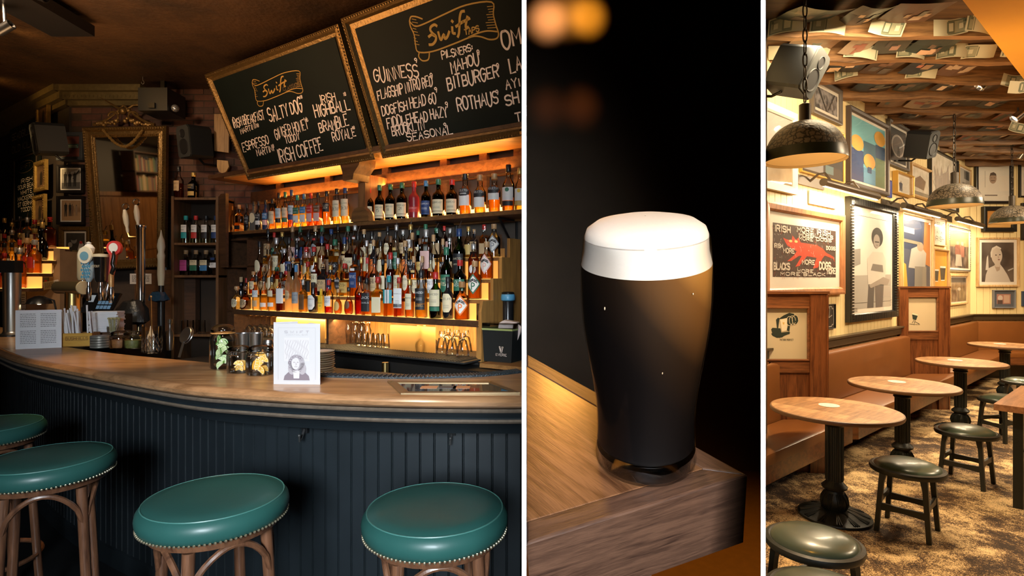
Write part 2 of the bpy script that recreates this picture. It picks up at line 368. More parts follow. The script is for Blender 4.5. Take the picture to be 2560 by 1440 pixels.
fixn(strip(fr, [(.2,.94),(.215,.94),(.215,0),(.2,0)]).build('carcass', blk, bar))
fixn(strip(fr, [(.2,.1),(.185,.095),(.185,.0)]).build('skirting', blk, bar))
for z in (.2,):
    pass
# glazed display well let into the bar top
def bt(px, py): return ((px-1280)/F*588/(py-700), 588/(py-700))
gw = thing('display_well', 'glass topped display well framed in brass, let into the bar counter', 'display case'); q = MB()
o4 = [bt(968,956), bt(1232,958), bt(1300,985), bt(1002,987)]; i4 = [bt(993,960), bt(1222,961), bt(1283,982), bt(1022,983)]
for i in range(4):
    j = (i+1) % 4; q.prism([o4[i], o4[j], i4[j], i4[i]], 1.0805, 1.0865)
fixn(q.build('frame', M((.30,.21,.11), .35, .7), gw))
MB().prism(i4, 1.081, 1.0835).build('glass_pane', M((.05,.045,.045), .04, spec=.9), gw)
c4 = [sum(p[0] for p in i4)/4, sum(p[1] for p in i4)/4]
for fx, col in ((-.25,(.55,.25,.12)),(.1,(.5,.22,.1)),(-.05,(.06,.06,.07))):
    x = c4[0]+fx*.36; MB().box(x-.03,x+.035,c4[1]-.02,c4[1]+.03,1.0836,1.0842).build('card', M(col,.3), gw)
for i in range(4): MB().lathe([(.004,0),(.003,.002)],8,0,(o4[i][0]*.93+c4[0]*.07, o4[i][1]*.93+c4[1]*.07, 1.0865)).build('screw', BRASS, gw)
for px, py in ((812,996),(980,999),(645,985)):
    q = P(px, py, 588/(py-708)); 
# rubber mat along the bartender's edge
rm = off([p for p in back if p[0] > -1.0], -.012); q = MB(); L = len(rm); rm2 = off([p for p in back if p[0] > -1.0], -.075); L = min(L, len(rm2))
for i in range(L-1): q.prism([rm2[i], rm2[i+1], rm[i+1], rm[i]], 1.0803, 1.088)
mt = fixn(q.build('bar_mat', M((.012,.022,.03), .35, bump=.6, vscale=150))); tag(mt, 'long black ribbed rubber mat along the inner edge of the bar', 'bar mat')
ribs = MB()
for i in range(L-1):
    for t in (0,.25,.5,.75):
        a = Vector(rm2[i]).lerp(Vector(rm2[i+1]), t); b = Vector(rm[i]).lerp(Vector(rm[i+1]), t); u = (b-a).normalized()*.0; v = Vector((-(b-a).y,(b-a).x)).normalized()*.003
        ribs.prism([tuple(a-v),tuple(b-v),tuple(b+v),tuple(a+v)], 1.088, 1.091)
o = fixn(ribs.build('ribs', M((.03,.045,.055), .4), mt)); o['kind'] = 'stuff'
# coat hooks under the bar
for i, px in enumerate((765, 1132)):
    yy = 2.235 if i else 2.31
    hk = thing('coat_hook', ['small black double coat hook under the bar, between the two nearest stools', 'small black double coat hook under the bar, above the right-hand stool'][i], 'hook', loc((px-1280)/F*yy, yy-.012, EYE-(1068+i*6-HZ)/F*yy, -8))
    MB().box(-.012,.012,-.004,.008,-.02,.035).build('back_plate', BLACK, hk)
    for s in (-1,1): MB().tube([(s*.006,-.004,.02),(s*.012,-.03,.022),(s*.02,-.045,.03),(s*.022,-.05,.042)],.004,8).ball((s*.022,-.05,.045),.0065).build('prong', M((.03,.03,.03),.25), hk, True)
    MB().tube([(0,-.004,-.005),(0,-.03,-.035),(.004,-.05,-.04),(.006,-.056,-.02)],.0045,8).ball((.006,-.056,-.016),.007).build('prong', M((.03,.03,.03),.25), hk, True)
# ---------------------------------------------------------------- leather bar stools
leather = M((.018,.076,.066), .40, spec=.3, var=.14, vscale=9, bump=.08, coat=.06); pipe = M((.05,.16,.14), .4); nail = M((.75,.66,.45), .25, .9)
bent = WOOD((.045,.018,.010), (.16,.07,.035), 1.4, .32, 2, .1, coat=.3)
def bar_stool():
    t = thing('bar_stool', '', 'stool'); H = .85; Rr = .208
    st = MB().lathe([(.190,H-.066),(.199,H-.062),(.2065,H-.047),(Rr,H-.033),(.205,H-.018),(.196,H-.006),(.190,H-.001),(.15,H+.006),(.08,H+.010),(.0001,H+.011)], 48).build('seat', leather, t, True)
    MB().tube([(.192*math.cos(a*math.pi/24), .192*math.sin(a*math.pi/24), H-.002) for a in range(48)], .0022, 6, closed=True).build('piping', pipe, st, True)
    q = MB()
    for a in range(100):
        g = a*math.pi/50; q.ball((.2025*math.cos(g), .2025*math.sin(g), H-.061), .0042, 6, 4)
    o = q.build('nail_heads', nail, st, True); o['kind'] = 'stuff'
    MB().lathe([(.15,H-.092),(.18,H-.088),(.187,H-.067),(.1,H-.067)], 32).build('seat_ring', bent, t, True)
    for a in range(4):
        g = D2R(45+90*a+12); c, s = math.cos(g), math.sin(g)
        MB().tube([(c*(.150+.05*(1-z/.75)), s*(.150+.05*(1-z/.75)), z) for z in (0,.25,.5,.75)], [.016,.0165,.017,.0175], 10).build('leg', bent, t, True)
    for a in range(4):
        g0, g1 = D2R(57+90*a), D2R(147+90*a); pts = []
        for i in range(13):
            f = i/12; g = g0+(g1-g0)*f; rr = .165-.02*math.sin(math.pi*f); pts.append((rr*math.cos(g), rr*math.sin(g), .61+.138*math.sin(math.pi*f)**.55))
        MB().tube(pts, .0095, 8).build('bentwood_brace', bent, t, True)
    MB().tube([(.187*math.cos(a*math.pi/20), .187*math.sin(a*math.pi/20), .24) for a in range(40)], .0105, 8, closed=True).build('foot_ring', bent, t, True)
    return t
s0 = bar_stool(); stools = [s0]+[copy_tree(s0) for _ in range(3)]
for o, px, py, rot, lb in ((0,1089,1266,0,'green leather bar stool with brass nails under the glazed end of the bar'),(1,539,1238,35,'green leather bar stool in the middle of the bar, below the jars of citrus'),
                           (2,122,1141,20,'green leather bar stool with orange-brown worn legs, second along from the far end'),(3,-30,1060,50,'shadowed green bar stool at the far end, cut off by the picture edge')):
    Y = .65*F/(py-HZ); s = stools[o]; s.matrix_world = loc((px-1280)/F*Y, Y, 0, rot); s['label'] = lb; s['group'] = 'green bar stools'
# ================================================================= LEFT ROOM: back bar
pine = WOOD((.10,.042,.012), (.30,.14,.042), .9, .45, 0); dkw = WOOD((.035,.016,.008), (.10,.045,.02), 1, .45, 0); hon = WOOD((.22,.10,.025), (.50,.25,.07), .8, .4, 2)
def D(c): return (c-3.388)*.848
def slabd(mb, px0, d0, d1, z0, z1, px1=1309.5, mi=0):   # board along the back bar, cut by the partition at its right end
    s0 = BB.s_at(px0, d0); mb.prism([BB.xy(s0,d0), BB.xy(BB.s_at(px1,d0),d0), BB.xy(BB.s_at(px1,d1),d1), BB.xy(s0,d1)], z0, z1, mi); return mb
bbu = thing('back_bar', 'long lit back bar of stained wood with stepped bottle shelves', 'back bar')
AMB = (1, .52, .13)
# top cornice shelf and beam
slabd(MB(), 520, D(3.56), .64, 2.47, 2.505).build('cornice_shelf', dkw, bbu)
slabd(MB(), 560, D(3.57), .64, 2.455, 2.47).build('soffit', pine, bbu)
slabd(MB(), 575, .585, .60, 2.29, 2.40).build('frieze', WOOD((.05,.02,.008),(.14,.06,.022),1,.45,0), bbu)
# back frame behind the upper bottles: rails, posts and window openings
slabd(MB(), 575, .60, .645, 2.28, 2.34).build('rail', pine, bbu); slabd(MB(), 575, .60, .645, 1.93, 1.99).build('rail', pine, bbu)
for px in (578, 690, 812, 900, 955, 1100, 1198, 1284):
    s = BB.s_at(px, .6); MB().prism([BB.xy(s,.598),BB.xy(s+.07,.598),BB.xy(s+.07,.64),BB.xy(s,.64)], 1.95, 2.46).build('post', pine, bbu)
# upper shelf
slabd(MB(), 567, D(3.80), .645, 1.945, 1.975).build('shelf', WOOD((.08,.034,.012),(.22,.10,.035),1,.4,0), bbu)
slabd(MB(), 572, .575, .59, 1.976, 2.035, 1306).build('light_strip', GLOW(AMB, 5), bbu)
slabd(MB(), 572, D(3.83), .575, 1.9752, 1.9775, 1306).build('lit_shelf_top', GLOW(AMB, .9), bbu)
# carved bracket post in the middle
s = BB.s_at(905, D(3.80)); q = MB()
q.prism([BB.xy(s-.035,D(3.79)),BB.xy(s+.045,D(3.79)),BB.xy(s+.045,.6),BB.xy(s-.035,.6)], 1.975, 2.36).build('carved_post', WOOD((.10,.04,.015),(.26,.11,.04),1,.4,2), bbu)
q = MB(); pr = [(.0,2.09),(-.06,2.09),(-.10,2.05),(-.115,1.976),(.09,1.976),(.08,2.05),(.04,2.09)]
for i in range(1): q.slab(pr, D(3.775), D(3.83))
o = q.build('carved_foot', WOOD((.07,.03,.012),(.2,.09,.03),1,.4,0), bbu); o.matrix_world = BB.mat(s+.005, 0, 0)
q = MB(); q.slab([(-.10,2.46),(.14,2.46),(.13,2.40),(.07,2.34),(.06,2.29),(-.05,2.29),(-.06,2.36)], D(3.62), D(3.82)); o = q.build('carved_bracket', WOOD((.045,.018,.007),(.13,.055,.02),1,.4,0), bbu); o.matrix_world = BB.mat(s, 0, 0)
# wall brackets of iron
for px in (1090, 1280):
    s = BB.s_at(px, D(3.85)) if px < 1200 else BB.s_at(1299, .66)-.012; q = MB(); q.tube([(0,D(3.85),1.935),(0,.64,1.935)],.008,6); q.tube([(0,D(3.87),1.93),(0,.635,1.70)],.008,6); q.tube([(0,.638,1.94),(0,.638,1.62)],.010,6)
    o = q.build('iron_bracket', BLACK, bbu); o.matrix_world = BB.mat(s, 0, 0)
# stepped bottle shelves: four lit steps
TIER = [(3.37,1.243),(3.506,1.375),(3.624,1.508),(3.742,1.658)]
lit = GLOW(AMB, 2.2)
for i, (c, h) in enumerate(TIER):
    c1 = TIER[i+1][0] if i < 3 else 3.87
    pxr = (1192, 1222, 1246, 1256)[i]; pxl = (588, 618, 640, 650)[i]
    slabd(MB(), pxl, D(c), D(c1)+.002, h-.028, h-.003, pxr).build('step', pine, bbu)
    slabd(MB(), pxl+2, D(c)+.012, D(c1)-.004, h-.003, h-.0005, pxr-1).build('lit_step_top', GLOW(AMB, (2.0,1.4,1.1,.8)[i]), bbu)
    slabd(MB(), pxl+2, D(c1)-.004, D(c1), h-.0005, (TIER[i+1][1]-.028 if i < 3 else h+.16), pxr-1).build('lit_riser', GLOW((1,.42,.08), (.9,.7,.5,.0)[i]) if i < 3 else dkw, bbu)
slabd(MB(), 580, D(3.35), D(3.372), 1.205, 1.245, 1196).build('shelf_edge', dkw, bbu)
# stepped wooden end panel
q = MB(); s = BB.s_at(1200, D(3.37))
poly = [(D(3.35),.99),(D(3.9),.99),(D(3.9),1.78),(D(3.742),1.78),(D(3.742),1.65),(D(3.624),1.65),(D(3.624),1.51),(D(3.506),1.51),(D(3.506),1.37),(D(3.37),1.37),(D(3.35),1.30)]
q.add([(0,a,b) for a,b in poly]+[(.022,a,b) for a,b in poly], [tuple(range(len(poly)))[::-1], tuple(range(len(poly),2*len(poly)))]+[(i,(i+1)%len(poly),len(poly)+(i+1)%len(poly),len(poly)+i) for i in range(len(poly))])
o = fixn(q.build('end_panel', hon, bbu)); o.matrix_world = BB.mat(s, 0, 0)
slabd(MB(), 1204, D(3.86), D(3.9), .99, 1.72, 1262).build('end_panel', hon, bbu)
# glass niche
sl = BB.s_at(585, D(3.37)); sR = BB.s_at(1196, D(3.37))
NZ = 1.0
def bx(mb, s0, s1, d0, d1, z0, z1, mi=0): mb.prism([BB.xy(s0,d0),BB.xy(s1,d0),BB.xy(s1,d1),BB.xy(s0,d1)], z0, z1, mi); return mb
bx(MB(), sl, sR, .34, .36, NZ, 1.215).build('niche_back', hon, bbu)
bx(MB(), sl, sR, -.02, .36, NZ-.03, NZ).build('niche_floor', M((.02,.018,.016),.6), bbu)
for px in (580, 815, 1190): s = BB.s_at(px, D(3.37)); bx(MB(), s, s+.025, -.012, .34, NZ, 1.213).build('niche_divider', dkw if px != 1190 else hon, bbu)
bx(MB(), sl+.03, sR-.03, .012, .03, 1.205, 1.213).build('light_strip', GLOW((1,.62,.22), 9), bbu)
frost = M((.85,.62,.28), .35)
for a, b2, dd in ((690, 812, .03), (975, 1088, .02)):
    sa, sb = BB.s_at(a, dd), BB.s_at(b2, dd); hh = 1.205-NZ
    q = MB(); q.slab([(0,0),(sb-sa,.0),(sb-sa,hh),(.03,hh),(.008,hh-.012),(0,hh-.035)], 0, .005)
    o = q.build('sliding_door', GLASS((.95,.80,.52), .6, .3, .55), bbu); o.matrix_world = BB.mat(sa, dd, NZ+.001)
q = MB(); bx(q, sl-.02, sR+.03, -.20, .04, NZ-.002, NZ+.008)
for i in range(120):
    s = sl+(sR-sl)*i/120; bx(q, s, s+.008, -.19, .035, NZ+.008, NZ+.013)
o = q.build('drain_mat', M((.02,.02,.02), .5), bbu); o['kind'] = 'stuff'
slabd(MB(), 583, -.22, .64, .05, NZ-.03).build('base_cabinet', M((.012,.011,.010),.4), bbu)
slabd(MB(), 1199, -.12, .25, .975, 1.0).build('worktop', WOOD((.16,.07,.02),(.36,.18,.06),1,.4,0), bbu)
# glow on the stone wall beside the steps comes from a lamp strip behind the end panel
slabd(MB(), 1255, .60, .615, 1.25, 1.65, 1262).build('light_strip', GLOW(AMB, 4), bbu)
# dark wine rack between cabinet and steps
wr = thing('wine_rack', 'dark open rack of wine bottles beside the lit steps', 'rack', BB.mat(BB.s_at(567,.30), .30, 0)); ww = BB.s_at(600,.30)-BB.s_at(567,.30)+.13
for z in (1.0,1.19,1.62,1.88): MB().box(0,ww,0,.3,z,z+.02).build('shelf', dkw, wr)
MB().box(0,ww,.30,.32,1.0,1.9).build('back_panel', M((.012,.01,.008),.6), wr)
for x in (0,ww-.02): MB().box(x,x+.02,0,.3,1.0,1.9).build('side_panel', dkw, wr)
MB().slab([(.10,1.62),(.18,1.62),(.18,2.32),(.10,2.32),(.01,2.25),(.0,2.15)], -.12, -.09).build('scroll_bracket', dkw, wr)
# tall cabinet of display bottles
cb = thing('display_cabinet', 'tall brown open cabinet with two rows of white labelled bottles', 'cabinet', loc(P(428,490,5.35).x, 5.35, 0)); cw = (546-428)/F*5.35
cwood = WOOD((.07,.032,.013),(.17,.08,.03),1,.45,2)
for x in (0,cw-.025): MB().box(x,x+.025,0,.3,.5,2.30).build('side_panel', cwood, cb)
cz = [P(0,y,5.36).z for y in (494,607,688)]
for z in cz+[.98]: MB().box(.0,cw,0.005,.3,z-.022,z).build('shelf', cwood, cb)
MB().box(0,cw,.29,.31,.5,2.30).build('back_panel', M((.035,.018,.008),.6), cb)

# ---------------------------------------------------------------- bottles
PROF = {'std':[(.93,0),(1,.012),(1,.56),(.97,.60),(.80,.655),(.50,.71),(.40,.75),(.36,.80),(.36,.93),(.42,.935),(.42,.96),(.37,.965),(.37,1)],
 'square':[(.94,0),(1,.015),(1,.60),(.93,.64),(.55,.69),(.40,.72),(.36,.76),(.36,.90),(.44,.905),(.44,.94),(.38,.945),(.38,1)],
 'squat':[(.90,0),(1,.03),(1,.42),(.92,.52),(.66,.60),(.36,.66),(.30,.70),(.30,.84),(.36,.85),(.36,.87),(.30,.88),(.30,.9)],
 'wine':[(.95,0),(1,.01),(1,.58),(.93,.64),(.66,.70),(.42,.745),(.38,.78),(.37,.97),(.40,.975),(.40,.995),(.36,1)],
 'bulge':[(.82,0),(.86,.012),(.97,.30),(1,.52),(.94,.58),(.62,.66),(.44,.72),(.40,.78),(.43,.86),(.40,.93),(.48,.935),(.48,.965),(.4,1)],
 'round':[(.75,0),(.9,.03),(1,.15),(1,.34),(.85,.48),(.55,.56),(.36,.62),(.33,.66),(.33,.86),(.40,.87),(.40,.9),(.34,.91),(.34,1)],
 'flask':[(.97,0),(1,.01),(1,.70),(.96,.74),(.60,.775),(.42,.79),(.40,.82),(.40,.90),(.46,.905),(.46,.93),(.40,.94),(.4,1)]}
GL = {'clear':GLASS((.93,.93,.90)), 'green':GLASS((.10,.30,.10), 1.2), 'dkgreen':GLASS((.035,.09,.04), 1.3), 'black':M((.008,.008,.010), .12, coat=.5), 'navy':M((.012,.03,.09), .12, coat=.5),
      'red':M((.26,.016,.022), .3, coat=.3), 'frost':GLASS((.92,.86,.72), .4, .5, .45), 'blue':GLASS((.35,.75,.85), 1.1), 'amberglass':GLASS((.45,.20,.05), 1.2), 'grey':M((.16,.15,.13), .25, .3), 'orange':M((.55,.16,.02),.3), 'yellow':M((.75,.48,.03),.35)}
LQ = {'amber':GLASS((.94,.50,.11), .3, .1, .45), 'gold':GLASS((.98,.74,.22), .3, .1, .45), 'deep':GLASS((.80,.26,.045), .3, .1, .42), 'red':GLASS((.72,.10,.05), .3, .1, .35), 'brown':GLASS((.35,.12,.04), .3, .1, .3), 'pale':GLASS((.97,.92,.70), .3, .1, .25)}
COL = {'cream':(.72,.62,.40),'white':(.78,.76,.72),'black':(.015,.015,.017),'navy':(.02,.05,.16),'blue':(.06,.22,.45),'paleblue':(.45,.62,.68),'green':(.03,.16,.09),'teal':(.02,.30,.32),'red':(.50,.03,.025),'orange':(.80,.20,.03),
       'yellow':(.85,.55,.05),'brown':(.16,.07,.025),'magenta':(.40,.06,.22),'gold':(.60,.40,.12),'cork':(.50,.30,.14),'silver':(.6,.6,.6),'pink':(.72,.45,.40),'grey':(.30,.32,.33),'tan':(.55,.38,.2),'wood':(.35,.18,.07)}
LB = {k: M(v, .55) for k, v in COL.items()}; CP = {k: M(v, .35, .6 if k in ('gold','silver') else 0) for k, v in COL.items()}
def radius(kind, r, z, h):
    p = PROF[kind]
    for (a, za), (b, zb) in zip(p, p[1:]):
        if z/h <= zb: return r*(a+(b-a)*((z/h-za)/(zb-za) if zb > za else 0))
    return r*p[-1][0]
def bottle(mat, kind, h, r, glass, liquid, fill, cap, labels, desc, group, pour=False, name='spirit_bottle', cat='bottle'):
    q = 6 if kind in ('square','flask') else 2; sg = 24 if q == 6 else 16
    t = thing(name, desc, cat, mat, group); pf = PROF[kind]; ng = h*.955
    MB().lathe([(a*r, z*ng) for a, z in pf], sg, q=q).build('glass_body', GL[glass], t, True)
    if liquid:
        top = fill*ng; lp = [(.88*r*a, max(z*ng, .006)) for a, z in pf if z*ng < top]
        lp.append((.88*radius(kind, r, top, ng), top)); MB().lathe(lp, sg, q=q).build('liquid', LQ[liquid], t, True)
    rc = r*pf[-1][0]
    if cap: MB().lathe([(rc*1.16, ng*.885),(rc*1.2, ng*.89),(rc*1.2, h*.99),(rc*1.05, h)] if kind not in ('squat',) else [(rc*1.0,ng*.84),(rc*1.1,ng*.85),(rc*1.1,ng*.90),(rc*1.5,ng*.91),(rc*1.75,ng*.95),(rc*1.5,h),(rc*.6,h*1.02)], 12).build('cap', CP[cap], t, True)
    if pour: MB().tube([(0,0,h*.98),(0,0,h*1.03),(.006,0,h*1.08),(.018,0,h*1.16)], [.007,.005,.004,.003], 6).build('pourer', STEEL, t, True)
    for L in labels:
        shape, z0, z1, half, col = L[:5]; txt = L[5] if len(L) > 5 else None; tcol = L[6] if len(L) > 6 else 'black'
        z0, z1 = z0*h, z1*h; nx = 8; zm = (z0+z1)/2; hh = (z1-z0)/2; rr = max(radius(kind, r, zm, ng), radius(kind, r, z0, ng)) + .0012
        def fn(a, z, dr=0):
            x = math.sin(a); y = -math.cos(a); k = 1 if q == 2 else (abs(x)**q+abs(y)**q)**(-1/q)
            rb = (radius(kind, r, z, ng)+.0012) if shape == 'wrap' else rr
            return ((rb+dr)*x*k, (rb+dr)*y*k, z)
        def zz(u):
            if shape == 'diamond': return hh*(1-abs(u))
            if shape == 'oval': return hh*math.sqrt(max(0, 1-u*u))
            if shape == 'hex': return hh*min(1, 1.45-abs(u)*.95)
            return hh
        def patch(scale, dr, m, nm, par, zc=zm, hs=1.0):
            vs = []; fs = []
            for i in range(nx+1):
                u = -1+2*i/nx; z_ = zz(u)*scale*hs; a = u*half*scale
                vs += [fn(a, zc-z_, dr), fn(a, zc+z_, dr)]
            for i in range(nx): fs.append((2*i, 2*i+2, 2*i+3, 2*i+1))
            b_ = MB(); b_.add(vs, fs); return b_.build(nm, m, par, True)
        lo = patch(1, 0, LB[col], 'label', t)
        if shape == 'diamond':
            patch(.80, .0006, LB['white'], 'label_field', lo)
            lb_ = MB()
            f2 = lambda x, z: fn(x/rr, z, .0012)
            ls, W = glyph_lines('POWERS'); sc = half*.95/W
            ribbons(lb_, [[((p-W/2)*sc*rr, zm+hh*.20+(qq-4)*hh*.028*(1)+ .22*hh*(1-abs((p-W/2)/W*2))) for p, qq in g] for g in ls], .0042, f2, 0)
            ls, W = glyph_lines('P'); ribbons(lb_, [[((p-3)*half*.055*rr, zm-hh*.22+(qq-4)*hh*.075) for p, qq in g] for g in ls], .0075, f2, 1)
            lb_.build('lettering', [LB['black'], LB[col]], lo)
        elif txt:
            lb_ = MB(); words = txt.split('/'); nn = len(words)
            for i, wd_ in enumerate(words):
                ls, W = glyph_lines(wd_); wmax = half*1.65; sc = min(wmax/W, (hh*.5/nn)/8/rr*1.6 if nn > 1 else hh*.45/8/rr*1.3) ; zc = zm+hh*(.45 if nn == 1 else .5-.7*i/max(nn-1,1)*.8)
                ribbons(lb_, [[((p-W/2)*sc*rr, zc+(qq-4)*sc*rr*1.25) for p, qq in g] for g in ls], sc*rr*1.15, lambda x, z: fn(x/rr, z, .0008))
            for zr in (-.25,-.4,-.52) if nn == 1 and z1-z0 > .05 else ():
                ribbons(lb_, [[(half*.1*k_*rr, zm+hh*zr) for k_ in range(-5, 6)]], .0014, lambda x, z: fn(x/rr, z, .0008))
            lb_.build('lettering', LB[tcol], lo)
    return t
def place(px, py, c, turn=18, jit=6):          # bottle foot on a shelf line of the back bar
    d = D(c); return BB.at(px, py, d, turn+R.uniform(-jit, jit))
GNAME = {'clear':'clear','green':'green','dkgreen':'dark green','black':'black','navy':'navy','red':'red','frost':'frosted white','blue':'pale blue','amberglass':'brown glass','grey':'grey','orange':'orange','yellow':'yellow'}
LNAME = {'amber':'amber','gold':'golden','deep':'dark amber','red':'red','brown':'brown','pale':'pale yellow'}
def describe(glass, liquid, labels, cap):
    a = GNAME[glass] if glass not in ('clear',) or not liquid else LNAME[liquid]
    s = a+' bottle'
    if labels: s += (', %s %s label' % (labels[0][4], {'diamond':'diamond','oval':'oval','hex':'pointed'}.get(labels[0][0], ''))).replace('  ', ' ')
    if cap: s += ', %s cap' % cap
    return s
def row(items, c, h, where, group):
    items = sorted(items, key=lambda t: t[0])
    for i, it in enumerate(items):
        px, top, kind, wpx, glass, liquid, fill, cap, labels = it[:9]; pour = it[9] if len(it) > 9 else False
        d = D(c); s = BB.s_at(px, d); Y = BB.depth(px, d); mt = BB.mat(s, d, h, 18+R.uniform(-6,6))
        hh = (EYE-(top-HZ)/F*Y)-h; r = wpx/F*Y/2*.97
        bottle(mt, kind, hh, r, glass, liquid, fill, cap, labels, '%s, %s from left on %s' % (describe(glass, liquid, labels, cap), ORD[i], where), group, pour)
W9 = 1.05
LCR = lambda t=None, c='cream', a=.10, b=.46, tc='black': ('rect', a, b, W9, c, t, tc)
up = [(579,515,'square',17,'clear','amber',.26,'cork',[('rect',.08,.2,.8,'black')]), (598,512,'square',18,'clear','amber',.34,'cork',[('rect',.08,.22,.8,'black')]),
 (618,510,'std',16,'black',None,0,'black',[('rect',.25,.55,.9,'black','SPIRITS','silver')]), (635,504,'square',17,'grey',None,0,'black',[('oval',.25,.6,.9,'cream')]),
 (647,503,'std',17,'black',None,0,'black',[('rect',.18,.32,1,'white'),('rect',.36,.56,1,'black','TEELING','white')]), (664,500,'std',17,'navy',None,0,'black',[('rect',.15,.32,1,'pink'),('rect',.36,.55,1,'blue','TEELING','white')]),
 (681,497,'std',18,'clear','amber',.6,'black',[LCR('TEELING','cream',.17,.58)]), (697,482,'std',17,'clear','gold',.5,'black',[('rect',.16,.28,W9,'black'),('rect',.29,.56,W9,'paleblue','TYRCONNELL')]),
 (713,480,'std',17,'clear','amber',.5,'green',[('rect',.16,.28,W9,'green'),('rect',.29,.56,W9,'cream','TYRCONNELL')]), (729,475,'std',18,'clear','deep',.55,'navy',[('rect',.2,.34,W9,'navy'),('rect',.35,.58,W9,'paleblue','TYRCONNELL')]),
 (743,488,'square',17,'clear','gold',.55,'teal',[('rect',.40,.60,.9,'green','GLENDALOUGH','white'),('rect',.13,.36,.8,'white')]), (760,485,'square',17,'clear','gold',.55,'blue',[('rect',.40,.60,.9,'blue','GLENDALOUGH','white'),('rect',.13,.36,.8,'white')]),
 (777,483,'square',17,'clear','deep',.6,'red',[('rect',.40,.62,.9,'red','GLENDALOUGH','white'),('rect',.13,.38,.8,'pink')]), (795,482,'square',18,'clear','deep',.6,'black',[('rect',.40,.62,.9,'brown','GLENDALOUGH','white'),('rect',.13,.38,.8,'pink')]),
 (817,478,'bulge',21,'clear','amber',.6,'black',[('rect',.38,.64,W9,'black','TULLAMORE/DEW','cream')]), (842,472,'bulge',22,'clear','gold',.6,'black',[('rect',.20,.66,W9,'cream','TULLAMORE/DEW')]), (863,470,'bulge',22,'clear','gold',.6,'navy',[('rect',.20,.68,W9,'cream','TULLAMORE/DEW')])]
RB = lambda t, c='cream', tc='black': [('rect',.06,.12,1.15,c),('rect',.13,.44,1.15,c,t,tc)]
up += [(923,470,'std',24,'dkgreen','brown',.6,'red',RB('REDBREAST/12')), (949,463,'std',25,'dkgreen','brown',.6,'green',RB('REDBREAST/15')), (976,461,'std',27,'dkgreen','brown',.6,'green',RB('REDBREAST/18')),
 (1005,457,'std',28,'dkgreen','brown',.6,'green',RB('REDBREAST/21')), (1035,454,'std',28,'red',None,0,'red',[('rect',.15,.3,1,'red','REDBREAST','pink')]), (1065,452,'std',26,'dkgreen','brown',.6,'blue',RB('REDBREAST','navy','white')),
 (1096,448,'std',31,'dkgreen','brown',.6,'green',RB('REDBREAST')), (1130,449,'std',31,'dkgreen','brown',.6,'red',RB('REDBREAST')),
 (1163,435,'bulge',33,'clear','amber',.62,'black',[('rect',.20,.46,W9,'white'),('hex',.44,.62,W9,'black','MIDLETON','white')]), (1200,437,'bulge',33,'clear','gold',.3,'cork',[('rect',.14,.40,W9,'white'),('hex',.40,.58,W9,'black','MIDLETON','white')]),
 (1236,434,'bulge',34,'clear','amber',.4,'cork',[('rect',.30,.48,W9,'white'),('hex',.47,.64,W9,'black','MIDLETON','white')]), (1271,412,'std',32,'clear','amber',.3,'black',[('rect',.10,.20,W9,'black'),('rect',.21,.5,W9,'white'),('oval',.40,.49,.35,'green')]),
 (1299,420,'std',26,'clear','gold',.3,'gold',[('rect',.10,.20,W9,'gold'),('rect',.21,.5,W9,'white'),('oval',.40,.49,.35,'yellow')])]
row(up, 3.86, 1.9785, 'upper shelf', 'bottles on the upper back bar shelf')
